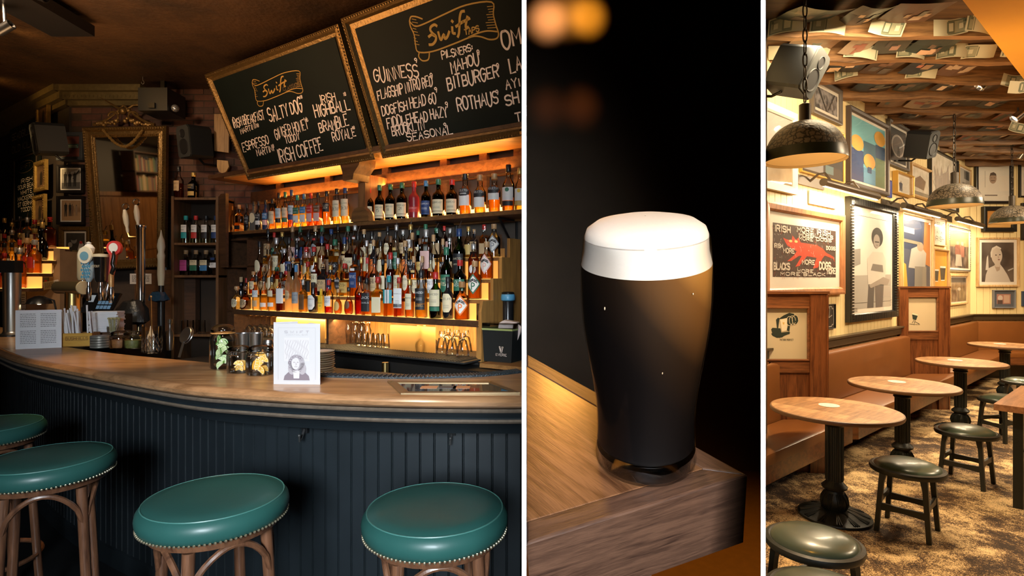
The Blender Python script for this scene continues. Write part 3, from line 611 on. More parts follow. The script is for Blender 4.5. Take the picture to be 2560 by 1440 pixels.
t1 = [(592,716,'squat',25,'clear','pale',.35,'cork',[('oval',.08,.46,.75,'cream','DON/JULIO')]), (614,716,'squat',27,'amberglass','brown',.4,'brown',[('oval',.08,.46,.75,'tan','DON/JULIO')]), (641,690,'std',20,'clear','pale',.5,'black',[('rect',.38,.58,1,'white','ABSOLUT/VODKA','blue'),('rect',.1,.28,.8,'tan')],True),
 (660,690,'std',19,'clear','gold',.45,'black',[('rect',.1,.22,1,'white')],True), (680,692,'std',21,'clear','gold',.5,'black',[('rect',.42,.60,.8,'cream'),('rect',.12,.24,1,'white')],True), (703,680,'square',20,'clear','brown',.25,'black',[('rect',.2,.58,.9,'white')]),
 (722,660,'wine',19,'frost',None,0,'black',[('oval',.25,.45,.8,'tan','BELVEDERE')]), (740,662,'wine',20,'frost',None,0,'blue',[('rect',.18,.42,1,'grey','GREY GOOSE')]), (758,700,'square',17,'clear','gold',.6,'silver',[('rect',.08,.55,.8,'brown','OLD')],True),
 (783,706,'round',27,'black',None,0,'black',[('hex',.10,.58,.85,'white','HENDRICKS')]), (803,722,'flask',14,'yellow',None,0,'yellow',[('oval',.2,.5,.7,'yellow','RUM')]), (822,700,'std',22,'clear','red',.2,'red',[('rect',.22,.52,.95,'white','PLYMOUTH/GIN','navy'),('oval',.66,.78,.5,'red')],True),
 (845,722,'round',20,'clear','amber',.6,'cork',[('oval',.12,.50,.8,'gold')]), (872,718,'round',23,'clear','deep',.5,'black',[('oval',.2,.5,.6,'brown')]), (899,690,'std',25,'clear','red',.55,'black',[],False), (917,695,'square',23,'clear','amber',.55,'black',[('rect',.10,.60,.9,'black','JACK/DANIELS','white')],True),
 (945,692,'square',29,'clear','gold',.62,'red',[('rect',.08,.48,.7,'cream')],True), (973,690,'square',25,'clear','amber',.42,'teal',[('rect',.32,.66,.9,'teal'),('rect',.32,.66,.45,'white')]), (998,693,'square',24,'clear','deep',.6,'red',[('rect',.22,.72,.8,'white','BUSHMILLS'),('rect',.24,.32,.8,'black')]),
 (1024,698,'std',24,'clear','amber',.62,'gold',[('rect',.2,.62,.75,'cream','PROPER')]), (1053,676,'std',32,'clear','gold',.60,'black',[('rect',.30,.62,.95,'black','JAMESON','white'),('rect',.17,.29,.95,'black','BARREL','gold')],True),
 (1089,680,'std',33,'green','brown',.3,'red',[('rect',.26,.62,1,'cream','JAMESON'),('rect',.16,.25,1,'green')]), (1120,692,'std',29,'black',None,0,'black',[('hex',.16,.60,1.05,'cream','TEELING')]), (1155,704,'std',39,'clear','amber',.42,'wood',[('diamond',.10,.66,1.15,'orange')])]
row(t1, 3.44, 1.2437, 'lowest lit step', 'bottles on the lowest lit step')
def rnd_bottle(px, top, wpx):
    kind = R.choice(['std','std','std','square','bulge','round','wine','flask']); g = R.choice(['clear']*13+['green','dkgreen','black','amberglass','amberglass','frost'])
    lq = R.choice(['amber','amber','amber','gold','deep','deep','amber','brown','gold','pale']) if g in ('clear','blue','green','dkgreen','amberglass') else None
    lc = R.choice(['cream','cream','cream','white','black','black','navy','tan','tan','gold','brown','green','cream','grey','pink','orange'])
    lb = [R.choice([('rect',.14,.50,.95,lc),('rect',.20,.56,.8,lc),('oval',.15,.50,.8,lc),('rect',.10,.42,1.0,lc)])]
    if R.random() < .6: lb[0] = lb[0]+(R.choice(['GIN','RYE','RUM','CASK','IRISH','MALT','12','1757']), 'white' if lc in ('black','navy','red','green') else 'black')
    if R.random() < .3: lb.append(('rect',.60,.66,.5,R.choice(['red','gold','white','black'])))
    return (px, top, kind, wpx, g, lq, R.uniform(.3,.66), R.choice(['black','black','black','cork','red','silver','gold','brown','cork','navy','green']), lb, R.random() < .35)
t2 = [rnd_bottle(px+R.uniform(-4,4), 668-(px-640)*.055+R.uniform(-20,14), R.uniform(19,25)) for px in range(636, 1090, 19)]
t2 += [(1116,618,'std',31,'green','brown',.6,'green',[('rect',.12,.46,1,'dkgreen' if 0 else 'green','JAMESON/IRISH','cream')]), (1150,650,'std',34,'dkgreen','brown',.6,'red',[('rect',.2,.5,1,'green','OLD/ORCHARD','white')]), (1187,652,'std',36,'clear','amber',.6,'cork',[('diamond',.12,.66,1.15,'green')])]
row(t2, 3.565, 1.3757, 'second lit step', 'bottles on the second lit step')
t3 = [rnd_bottle(px+R.uniform(-4,4), 612-(px-660)*.05+R.uniform(-18,14), R.uniform(19,26)) for px in range(650, 1128, 19)]
t3 += [(1148,572,'std',33,'green','brown',.6,'navy',[('rect',.10,.50,1,'black','JAMESON/CASKMATES','cream')],True), (1184,610,'std',28,'clear','deep',.6,'silver',[('oval',.15,.4,.7,'white')],True), (1217,604,'std',34,'clear','amber',.5,'cork',[('diamond',.12,.66,1.15,'pink')])]
row(t3, 3.683, 1.5087, 'third lit step', 'bottles on the third lit step')
t4 = [rnd_bottle(px+R.uniform(-4,4), 580-(px-680)*.03+R.uniform(-14,10), R.uniform(18,24)) for px in range(668, 1218, 20)]
t4 += [(1235,560,'std',33,'clear','pale',.1,'cork',[('diamond',.12,.66,1.15,'grey')])]
row(t4, 3.80, 1.6587, 'topmost lit step', 'bottles on the topmost lit step')
# cabinet bottles
for r_, (zi, specs) in enumerate(((1, [('teal','white','teal'),('red','white','red'),('black','white','black'),('navy','white','navy')]), (2, [('magenta','magenta','magenta'),('green','cream','green'),('blue','cream','blue'),('white','white','silver')]))):
    for i, (band, lab, cap) in enumerate(specs):
        px = (463,493,514,523)[0]+[(-18,4+4),(0,0)][0][0] if 0 else (444,470,497,523)[i]
        Y = 5.46; x = P(428,490,5.35).x+.078+.098*i; h = .27 if r_ == 0 else .245
        lb = [('rect',.40,.66 if r_ == 0 else .60,1,lab,'CONNACHT' if r_ == 0 else 'KINSALE'),('rect',.18,.39,1,band)] if not (r_ == 1 and i == 3) else [('rect',.3,.5,1,'white','GIN'),('rect',.60,.7,.6,'navy')]
        bottle(loc(x, Y, cz[zi], -24), 'square' if r_ else 'std', h, .044, 'clear', 'pale' if r_ == 0 else None, .5, cap if r_ == 0 else 'cork', lb, '%s labelled bottle with %s band, %s from the left on the %s cabinet shelf' % (lab, band, ORD[i], ['upper','lower'][r_]), 'display bottles in the tall cabinet')
for px, top, w_, g, lq, cap, lb, ds in ((447,416,22,'clear','deep','black',[('rect',.25,.55,.9,'tan','WHISKEY')],'tall amber bottle with tan label standing on top of the tall cabinet'),(484,432,26,'dkgreen','brown','gold',[('rect',.12,.28,.9,'gold'),('rect',.36,.56,.9,'black','RESERVE','gold')],'dark green gold capped bottle standing on top of the tall cabinet')):
    Y = 5.48; bottle(loc((px-1280)/F*Y, Y, cz[0], -20), 'std', EYE-(top-HZ)/F*Y-cz[0], w_/F*Y/2, g, lq, .5, cap, lb, ds, 'bottles on top of the cabinet')
# wine bottles in the dark rack
for i, (px, z, cap, lab) in enumerate(((575,1.21,'tan','white'),(592,1.21,'black',None),(603,1.21,'tan','pink'),(617,1.21,'red','pink'),(625,1.21,'brown','cream'))):
    d = .42; bottle(BB.mat(BB.s_at(px,d), d, z, 20), 'wine', .34-.01*i, .038, 'black', None, 0, cap, [('rect',.12,.4,.8,lab)] if lab else [], 'dark wine bottle with %s capsule, %s from the left in the dark rack' % (cap, ORD[i]), 'wine bottles in the dark rack', name='wine_bottle')
# glasses in the niche
gcl = GLASS((.985,.97,.93), .9, .05)
def goblet(mat, prof, label, group, name='wine_glass', cat='glass'):
    o = MB().lathe(prof, 14, cap=False).build(name, gcl, None, True, mat); return tag(o, label, cat, group)
WG = [(.032,0),(.03,.003),(.004,.006),(.004,.085),(.012,.09),(.034,.115),(.036,.14),(.030,.175)]; WG = [(r, .175-z) for r, z in WG][::-1]
TM = [(.030,0),(.034,.004),(.028,.09),(.026,.10)]; TM2 = [(.024,0),(.022,.03),(.030,.075),(.032,.10),(.020,.13),(.024,.16)]
k = 0
for px in (610,624,638,652,666,680):
    for d in (.10,.22): goblet(BB.mat(BB.s_at(px,d), d, NZ+.014), WG, 'long stemmed glass upside down, %s pair from the left in the left niche, %s' % (ORD[k//2], ('front','back')[k % 2]), 'upturned glasses in the left niche'); k += 1
for i, px in enumerate((852,870,888,904,918)): goblet(BB.mat(BB.s_at(px,.18), .18, NZ+.014), TM2, 'small waisted carafe, %s from the left at the back of the middle niche' % ORD[i], 'carafes in the middle niche', 'carafe', 'carafe')
for i, px in enumerate((898,912,926,939,951,963)): goblet(BB.mat(BB.s_at(px,.04), .04, NZ+.014), TM, 'small shot tumbler, %s from the left at the front of the middle niche' % ORD[i], 'tumblers in the middle niche', 'shot_glass', 'glass')
for i, (px, d) in enumerate(((1020,.07),(1040,.17),(1053,.03),(1066,.2),(1080,.15))): goblet(BB.mat(BB.s_at(px,d), d, NZ+.014), [(r*1.15, z) for r, z in WG], 'upturned wine glass, %s from the left in the right niche' % ORD[i], 'upturned wine glasses in the right niche')
for i, (px, d) in enumerate(((1105,.02),(1120,.16),(1130,-.02),(1142,.12),(1157,-.03),(1165,.14))): goblet(BB.mat(BB.s_at(px,d), d, NZ+.014), [(.042,0),(.044,.004),(.036,.06),(.026,.10),(.022,.105),(.010,.112),(.022,.125),(.018,.15)], 'upturned ribbed beer tulip, %s from the left by the niche end' % ORD[i], 'upturned beer tulips in the right niche', 'beer_glass')
for i, px in enumerate((445,462,476,490,505)): goblet(loc((px-1280)/F*5.4, 5.4, .982), [(.03,0),(.034,.004),(.030,.13)], 'upturned tumbler, %s from the left in the bottom of the tall cabinet' % ORD[i], 'tumblers in the tall cabinet', 'tumbler')
# ice bin, thermos and bag at the right end
ib = thing('insulated_bin', 'black insulated bin with green rim and white printed emblem', 'bin', BB.at(1199, 890, -.06, 14)); ib.matrix_world = BB.mat(BB.s_at(1210,-.03), -.03, 1.0, 4)
MB().slab([(0,0),(.190,0),(.200,.20),(-.012,.20)], 0, .15).build('body', M((.010,.012,.012), .55), ib)
MB().slab([(-.012,.192),(.200,.192),(.202,.203),(-.014,.203)], -.006, .156).build('rim', M((.35,.42,.15), .5), ib)
MB().box(-.012,.200,-.002,.152,.203,.235).build('clear_collar', GLASS((.9,.9,.9),1), ib)
q = MB(); text_flat(q, 'EVERIE', .122, .045, .075, .014, -.0015, .14)
ribbons(q, [[(a-.050,b) for a,b in p] for p in ([(.158,.095),(.165,.095),(.171,.068),(.178,.095),(.186,.095),(.176,.06),(.168,.06),(.158,.095)],[(.165,.085),(.171,.068)])], .004, lambda x, z: (x,-.0015,z)); q.build('lettering', M((.75,.65,.55),.5), ib)
th = thing('thermos', 'black thermos flask with blue rimmed lid beside the stone wall', 'flask', BB.mat(BB.s_at(1270,.19), .19, 1.0))
MB().lathe([(.034,0),(.035,.004),(.035,.36),(.03,.37)], 18).build('body', M((.012,.012,.014), .25), th, True)
o = MB().lathe([(.038,.365),(.045,.37),(.047,.385),(.044,.405),(.04,.41)], 18).build('lid_ring', M((.10,.35,.60), .3), th, True)
MB().lathe([(.041,.404),(.043,.418),(.03,.424),(.001,.425)], 18).build('lid', BLACK, th, True)
bg = MB(); bg.slab([(-.06,0),(.06,0),(.07,.12),(.065,.155),(.03,.175),(-.05,.165),(-.075,.14)], -.035, .035)
o = bg.build('folded_cloth', M((.62,.50,.45), .7), None, False, BB.mat(BB.s_at(1262,.06), .06, 1.16, 20)); o.matrix_world = BB.mat(BB.s_at(1264,.06), .06, 1.08, 20) @ Matrix.Rotation(D2R(16), 4, 'Y'); tag(o, 'pale folded bar cloth standing in the black insulated bin', 'cloth')
# plates
for i in range(11):
    Y = 2.95; x = (806-1280)/F*Y; q = MB().lathe([(.03,0),(.045,.003),(.062,.010),(.064,.013),(.060,.013),(.042,.006),(.0001,.005)], 20)
    o = q.build('saucer', M((.88,.85,.80), .25), None, True, loc(x+R.uniform(-.003,.003), Y, 1.0+.0115*i+(.06 if 0 else 0))); tag(o, 'white saucer in the stack behind the upright menu, %s from the bottom' % ORD[i], 'saucer', 'stacked saucers behind the menu')
pl = tag(MB().box(-.9,.9,-.16,.3,.05,1.0).build('speed_rail', M((.02,.02,.02), .4, .3), None, False, loc(-1.35, 3.02, 0, -26)), 'dark steel under-bar station with a brass lip behind the counter', 'counter')
pp = tag(MB().lathe([(.022,0),(.022,.11)], 16).build('brass_pipe', BRASS, None, True, BB.mat(BB.s_at(963,-.30), -.30, .87)), 'short upright brass pipe in the dark gap below the niche', 'pipe')
# ================================================================= pictures and boards (used in both rooms)
def hit(Mx, px, py):                          # where a row and column of the photograph meets the y=0 plane of a frame
    iv = Mx.inverted(); o = iv @ Vector((0,0,EYE)); t = iv.to_3x3() @ Vector(((px-1280)/F, 1, -(py-HZ)/F)); k = -o.y/t.y; p = o+t*k; return (p.x, p.z)
def inset(q, d):
    n = len(q); out = []
    ar = sum(q[i][0]*q[(i+1)%n][1]-q[(i+1)%n][0]*q[i][1] for i in range(n)); sg = 1 if ar > 0 else -1
    for i in range(n):
        a, b, c = Vector(q[i-1]), Vector(q[i]), Vector(q[(i+1)%n]); u, v = (b-a).normalized(), (c-b).normalized()
        n1, n2 = Vector((-u.y,u.x))*sg, Vector((-v.y,v.x))*sg; bis = (n1+n2).normalized(); p = b+bis*(d/max(.3, bis.dot(n1))); out.append((p.x,p.y))
    return out
def inset_open(q, d, open_edge):              # the same, but one edge stays where it is (a frame cut off by a wall)
    n = len(q); L = []
    for i in range(n):
        a, b = Vector(q[i]), Vector(q[(i+1)%n]); u = (b-a).normalized(); L.append((a+Vector((-u.y,u.x))*(0 if i == open_edge else d), u))
    out = []
    for i in range(n):
        (p, u), (r, v) = L[i-1], L[i]; k = ((r.x-p.x)*v.y-(r.y-p.y)*v.x)/(u.x*v.y-u.y*v.x); c = p+u*k; out.append((c.x, c.y))
    return out
def quad_frame(mb, q, prof, mi=0, open_edge=None):            # moulding: prof lists (inset, how far it stands forward)
    rings = [[(x, -y, z) for x, z in (inset(q, d) if open_edge is None else inset_open(q, d, open_edge))] for d, y in prof]; n = len(q)
    mb.add([p for r in rings for p in r], [(j*n+i, j*n+(i+1)%n, (j+1)*n+(i+1)%n, (j+1)*n+i) for j in range(len(rings)-1) for i in range(n) if i != open_edge], mi); return mb
def beads(mb, q, d, y, step, r, mi=0, sq=False, oe=None):
    p = inset(q, d) if oe is None else inset_open(q, d, oe)
    for i in range(len(p)):
        if i == oe: continue
        a, b = Vector(p[i]), Vector(p[(i+1)%len(p)]); k = max(1, int((b-a).length/step))
        for j in range(k):
            c = a.lerp(b, (j+.5)/k)
            if sq: mb.box(c.x-r, c.x+r, -y-r, -y+r, c.y-r, c.y+r, mi)
            else: mb.ball((c.x, -y, c.y), r, 6, 4, mi)
def picture(label, W, px0, px1, yt, yb, bw, dep, fm, mat_w, mat_m, bg, shapes=(), group=None, d=-.004, name='framed_picture', cat='picture', gl=True, roll=0, fancy=None, depthfix=None):
    s0, s1 = W.s_at(px0, d), W.s_at(px1, d); h1, h0 = W.h_at(px0, yt, d), W.h_at(px0, yb, d); wv, hv = s1-s0, h1-h0
    t = thing(name, label, cat, W.mat(s0, d, h0), group)
    if roll: t.matrix_world = t.matrix_world @ Matrix.Rotation(D2R(roll), 4, 'Y')
    q = [(0,0),(wv,0),(wv,hv),(0,hv)]
    fb = MB(); quad_frame(fb, q, [(0,0),(0,dep),(bw*.25,dep*1.05),(bw*.8,dep*.95),(bw,dep*.6),(bw,.001)])
    fo = fb.build('frame', fm, t)
    if fancy:
        bd = MB(); beads(bd, q, bw*.5, dep*.95, fancy[0], fancy[1], sq=len(fancy) > 3); o = bd.build('beading', fancy[2], fo); o['kind'] = 'stuff'
    iq = inset(q, bw)
    if mat_w: MB().slab(inset(q, bw*.98), -dep*.35, -dep*.3).build('mount', mat_m, t)
    aq = inset(q, bw+mat_w) if mat_w else iq; x0, z0 = aq[0]; x1, z1 = aq[2]; y = -dep*.35-.0006
    mats = [bg]; pb = MB(); pb.ngon([(x0,y,z0),(x1,y,z0),(x1,y,z1),(x0,y,z1)])
    for k, (m_, pts) in enumerate(shapes):
        if m_ not in mats: mats.append(m_)
        pb.ngon([(x0+(x1-x0)*min(1,max(0,a)), y-.0004*(k+1), z0+(z1-z0)*min(1,max(0,b))) for a, b in pts], mats.index(m_))
    pb.build('print', mats, t)
    if gl: MB().slab(iq, -dep*.58, -dep*.56).build('glass', GLASS((.99,.99,.99), .16, .03), t)
    t['w'] = wv; t['h'] = hv
    return t
def T(c): return M(c, .6)
def sepia(c1, c2, sc=4):
    key = ('n', c1, c2, sc)
    if key in MATS: return MATS[key]
    m, nt, n, l, b = nodes('photo_print'); tc = n.new('ShaderNodeTexCoord'); no = n.new('ShaderNodeTexNoise'); no.inputs['Scale'].default_value = sc; no.inputs['Detail'].default_value = 6
    cr = n.new('ShaderNodeValToRGB'); e = cr.color_ramp.elements; e[0].position = .38; e[0].color = lin(c1); e[1].position = .62; e[1].color = lin(c2)
    l.new(tc.outputs['Object'], no.inputs['Vector']); l.new(no.outputs['Fac'], cr.inputs[0]); l.new(cr.outputs[0], b.inputs['Base Color']); b.inputs['Roughness'].default_value = .5; MATS[key] = m; return m
def figure(cx, base, h, m, skin, legs=True, w=1):      # a small printed standing figure
    u = h; s = [(m, [(cx-.09*u*w,base+.45*u),(cx+.09*u*w,base+.45*u),(cx+.12*u*w,base+.80*u),(cx+.05*u*w,base+.86*u),(cx-.05*u*w,base+.86*u),(cx-.12*u*w,base+.80*u)]), (skin, oval(cx, base+.92*u, .045*u*w, .07*u, 10))]
    if legs: s += [(m, [(cx-.09*u*w,base),(cx-.03*u*w,base),(cx,base+.45*u),(cx-.09*u*w,base+.47*u)]), (m, [(cx+.03*u*w,base),(cx+.09*u*w,base),(cx+.09*u*w,base+.47*u),(cx,base+.45*u)])]
    return s
# ================================================================= LEFT ROOM: chalkboards leaning out over the back bar
slate = M((.0045, .0085, .0078), .6, spec=.12, var=.55, vscale=2.5); chalk = M((.88,.75,.66), .8); ochre = M((.45,.26,.05), .7); ochre_dim = M((.11,.07,.025), .8)
def chalkboard(name, label, corners, prof, bw, oe=None):
    s0 = BB.s_at(corners[3][0], D(3.585)); Mx = BB.mat(s0, D(3.585), 2.52) @ Matrix.Rotation(D2R(28), 4, 'X')
    t = thing(name, label, 'chalkboard', Mx, 'chalkboards above the back bar'); q = [hit(Mx, *c) for c in (corners[3], corners[2], corners[1], corners[0])]
    quad_frame(MB(), q, prof, 0, oe).build('frame', GOLD, t, False); MB().slab(inset(q, bw*.9) if oe is None else inset_open(q, bw*.9, oe), -.030, .01).build('slate', slate, t)
    bd = MB(); beads(bd, q, prof[1][0]+.012, prof[1][1]+.004, .022, .007, 0, False, oe); o = bd.build('beading', GOLD, t, True); o['kind'] = 'stuff'
    return t, Mx @ Matrix.Translation((0,-.030,0))
b1, M1 = chalkboard('chalkboard', 'smaller gilt framed chalkboard of cocktails, tilted out above the shelves', [(520,185),(853,58),(945,395),(628,447)], [(0,-.02),(0,.035),(.03,.045),(.045,.03),(.07,.022),(.075,.005)], .075)
b2, M2c = chalkboard('chalkboard', 'larger gilt framed chalkboard of beers, tilted out beside the white partition', [(863,45),(1308,-128),(1308,336),(966,392)], [(0,-.02),(0,.045),(.035,.055),(.05,.032),(.09,.025),(.095,.005)], .095, 1)
def chalk_words(t, Mx, words, up, mat=chalk):
    mb = MB(); rr = random.Random(3)
    for txt, x0, y0, x1, y1, hp, wd in words:
        hp *= .90
        ls, W = glyph_lines(txt, .12, rr); px = lambda a, b: (x0+(x1-x0)*a/W+up[0]*hp*b/8, y0+(y1-y0)*a/W+up[1]*hp*b/8)
        ls = [[hit(Mx, *px(a, b)) for a, b in p] for p in ls]; ribbons(mb, ls, wd*.82, lambda x, z: (x, -.0315, z))
    return mb.build('chalk_lettering', mat, t)
chalk_words(b1, M1, [('IRISH BREAKFAST',585,319,662,297,23,.010),('MARTINI',603,334,640,320,13,.008),('18',642,318,648,316,9,.006),('SALTY DOG',675,304,757,276,33,.013),('18',750,247,757,245,9,.006),('IRISH',803,259,840,250,20,.009),
  ('HIGHBALL',789,291,876,274,30,.013),('18',860,240,866,238,9,.006),('GINGER HONEY',690,346,772,321,27,.010),('16',765,305,771,303,9,.006),('TODDY',715,359,750,346,17,.009),('BRAMBLE',801,331,872,311,27,.012),('ROYALE',834,353,890,339,24,.011),
  ('18',882,324,888,322,9,.006),('ESPRESSO',609,378,673,358,23,.011),('MARTINI',644,390,685,376,16,.009),('18',680,370,686,368,9,.006),('IRISH COFFEE',700,407,808,376,34,.013),('16',790,356,797,354,9,.006)], (-.24,-1))
chalk_words(b2, M2c, [('GUINNESS',938,204,1047,190,34,.012),('9',1038,158,1043,156,13,.008),('FLAGSHIP NITRO RED',946,250,1082,212,26,.010),('9',1077,197,1082,195,13,.008),('DOGFISH HEAD 60',957,289,1091,256,26,.010),('9',1088,231,1093,229,13,.008),
  ('FIDDLEHEAD HAZY',970,320,1119,290,27,.011),('9',1115,268,1120,266,13,.008),('BROOKLYN',982,340,1062,322,26,.010),('SEASONAL',1019,352,1132,332,20,.010),('9',1111,320,1116,318,13,.008),('PILSNERS:',1106,147,1182,126,18,.009),('MAHOU',1130,181,1198,158,30,.011),
  ('9',1194,138,1199,136,13,.008),('BITBURGER',1121,224,1247,190,32,.012),('9',1243,172,1248,170,13,.008),('ROTHAUS',1146,277,1246,257,34,.012),('9',1241,237,1246,235,13,.008),('OM',1258,120,1303,107,40,.016),('LA',1277,182,1305,172,34,.014),('AYI',1266,222,1300,214,22,.011),('SH',1266,263,1298,256,30,.013),('T',1291,305,1304,302,24,.011)], (-.17,-1))
def script(t, Mx, fx, wd):                    # the bar's name written out, on its scroll
    S = [[(835,232),(815,222),(785,240),(778,270),(800,300),(828,325),(826,365),(800,398),(770,402)],[(765,330),(790,312),(815,322)],[(850,290),(862,335),(876,358),(900,308),(910,348),(932,330),(948,285)],[(975,245),(980,295),(1000,300)],[(972,188),(980,196)],
         [(1082,100),(1056,108),(1043,160),(1040,240),(1036,300),(1026,330)],[(1010,238),(1070,195)],[(1112,150),(1098,220),(1100,250),(1118,244)],[(1072,196),(1130,165)]]
    B = [[(590,190),(640,235),(720,215),(900,130),(1100,45),(1330,18),(1345,130),(1370,230),(1392,300),(1375,345),(1310,355),(1230,330),(1150,330),(1000,390),(800,462),(670,467),(645,400),(632,310),(600,240),(590,190)],[(592,185),(605,150),(650,150),(705,170)],[(680,468),(674,510),(708,546),(760,535),(770,470)],[(1120,335),(1200,300),(1290,278),(1385,285)]]
    mb = MB(); ribbons(mb, [smooth_line([hit(Mx, *fx(*p)) for p in st], 4) for st in S], wd, lambda x, z: (x,-.0317,z)); mb.build('painted_name', ochre, t)
    mb = MB(); ribbons(mb, [smooth_line([hit(Mx, *fx(*p)) for p in st], 4) for st in B], wd*.55, lambda x, z: (x,-.0316,z))
    for i in range(9): ribbons(mb, [[hit(Mx, *fx(1290-i*2+(i%3)*10, 60+i*24)), hit(Mx, *fx(1338+i*4, 55+i*24))], [hit(Mx, *fx(612+i*3, 170+i*28)), hit(Mx, *fx(650+(i%3)*14, 178+i*28))]], wd*.25, lambda x, z: (x,-.0316,z))
    mb.build('painted_scroll', ochre, t)
script(b2, M2c, lambda x, y: (860+x/3.6, y/3.6), .016); script(b1, M1, lambda x, y: (659+(x-770)/3.6*.57, 241+(y-400)/3.6*.60), .010)
chalk_words(b2, M2c, [('TAPS',1163,87,1198,76,15,.009)], (-.15,-1), ochre); chalk_words(b1, M1, [('CLASSICS',709,227,749,215,10,.006)], (-.24,-1), ochre_dim)
# pipes holding the boards
tag(MB().tube([(0,0,0),(.16,0,0)], .014, 10).build('brass_fitting', BRASS, None, True, BB.at(873,128,D(3.45))), 'small brass rod between the two chalkboards', 'fitting')
# ================================================================= LEFT ROOM: mirror wall
Mm = MW.mat(MW.s_at(240,-.10), -.10, MW.h_at(240,672,-.10)) @ Matrix.Rotation(D2R(4), 4, 'X')
mr = thing('mirror', 'tall leaning mirror in a carved gilt frame on the brick wall', 'mirror', Mm)
q = [hit(Mm, *c) for c in ((240,676),(417,668),(421,316),(212,320))]
quad_frame(MB(), q, [(0,-.01),(0,.035),(.012,.05),(.03,.045),(.045,.025),(.075,.03),(.095,.012),(.10,.0)]).build('frame', GOLD, mr)
bd = MB(); beads(bd, q, .022, .05, .026, .010); beads(bd, q, .085, .022, .018, .007); o = bd.build('beading', GOLD, mr, True); o['kind'] = 'stuff'
mm, nt, n, l, b = nodes('mirror_glass'); b.inputs['Metallic'].default_value = 1; b.inputs['Base Color'].default_value = (.75,.72,.66,1); b.inputs['Roughness'].default_value = .03
MB().slab(inset(q, .095), -.006, 0).build('mirror_glass', mm, mr)
cr_ = MB(); cx = (q[2][0]+q[3][0])/2; tz = q[2][1]; rr = random.Random(5)
for i in range(26):                            # carved cresting: scrolls and leaves
    a = i/25; x = cx-.26+.52*a; hgt = .03+.20*math.exp(-((a-.5)/.16)**2); cr_.ball((x, -.03, tz+hgt*rr.uniform(.2,.9)), rr.uniform(.014,.026), 7, 5)
for s_ in (-1,1):
    cr_.tube([(cx+s_*(.30-.30*t), -.03, tz+.01+.19*t**1.6) for t in [k/9 for k in range(10)]], [.018-.001*k for k in range(10)], 7)
    cr_.tube([(cx+s_*(.10+.05*math.cos(a)), -.04, tz+.09+.045*math.sin(a)) for a in [k*.6 for k in range(9)]], .010, 6)
    cr_.tube([(cx+s_*.02,-.03,tz+.15),(cx+s_*.10,-.03,tz+.20),(cx+s_*.22,-.03,tz+.27 if s_ < 0 else tz+.20)], [.014,.011,.004], 6)
cr_.ball((cx,-.04,tz+.14), .035, 10, 8); cr_.build('carved_cresting', GOLD, mr, True)
gb = MB(); 
for i in range(40):
    a = i/39; x = cx-.19+.38*a; gb.ball((x, -.055, tz-.05-.155*math.sin(math.pi*a)), rr.uniform(.010,.017), 6, 4)
gb.build('garland', M((.42,.27,.09),.35,.8), mr, True)
# photographs in a column beside the mirror
bw_bg = sepia((.03,.03,.03), (.32,.31,.29), 6); se_bg = sepia((.22,.13,.07), (.48,.32,.19), 5); fk = M((.012,.011,.012), .3); sk = T((.10,.09,.08)); dk = T((.02,.02,.02)); g3 = 'framed photographs beside the mirror'
def band(y, m): return sum([figure(cx, .12, y, m, sk) for cx in (.2,.45,.72)], [])
picture('dark framed picture of a green street sign on red bricks, topmost beside mirror', MW, 146,211,332,402, .04,.03, M((.05,.06,.075),.35), 0, WHITE, sepia((.07,.02,.018),(.16,.05,.04),9), [(T((.01,.06,.055)), [(.06,.42),(.94,.42),(.94,.62),(.06,.62)]), (T((.3,.33,.3)), [(.14,.53),(.86,.53),(.86,.56),(.14,.56)]), (T((.3,.33,.3)), [(.1,.46),(.9,.46),(.9,.49),(.1,.49)])], g3)
picture('black framed grey photograph of three musicians, one raising a guitar', MW, 146,213,413,483, .03,.03, fk, .012, WHITE, sepia((.18,.18,.18),(.42,.42,.40),4), [(T((.10,.10,.10)), [(0,0),(1,0),(1,.35),(0,.3)])]+band(.75, dk)+[(dk, [(.6,.5),(.66,.5),(.98,.92),(.94,.95)])], g3)
picture('black framed sepia photograph of four men standing on sand', MW, 146,214,491,562, .03,.03, fk, .012, WHITE, se_bg, [(T((.42,.27,.15)), [(0,0),(1,0),(1,.4),(0,.4)])]+figure(.22,.2,.7,dk,sk)+figure(.45,.22,.66,dk,sk)+figure(.58,.22,.6,T((.2,.12,.08)),sk)+figure(.8,.24,.55,T((.3,.22,.16)),sk), g3)
picture('gold framed photograph of two dark heads leaning together, lowest beside mirror', MW, 152,230,567,646, .045,.035, GOLD, .02, T((.5,.48,.45)), T((.025,.024,.022)), [(T((.18,.17,.16)), oval(.42,.62,.16,.18)), (dk, oval(.40,.74,.19,.13)), (T((.24,.22,.2)), oval(.22,.38,.12,.14)), (T((.4,.38,.36)), [(.62,.1),(.9,.05),(.95,.4),(.75,.6)]), (T((.35,.02,.02)), oval(.8,.5,.08,.08))], g3, fancy=(.02,.006,GOLD))
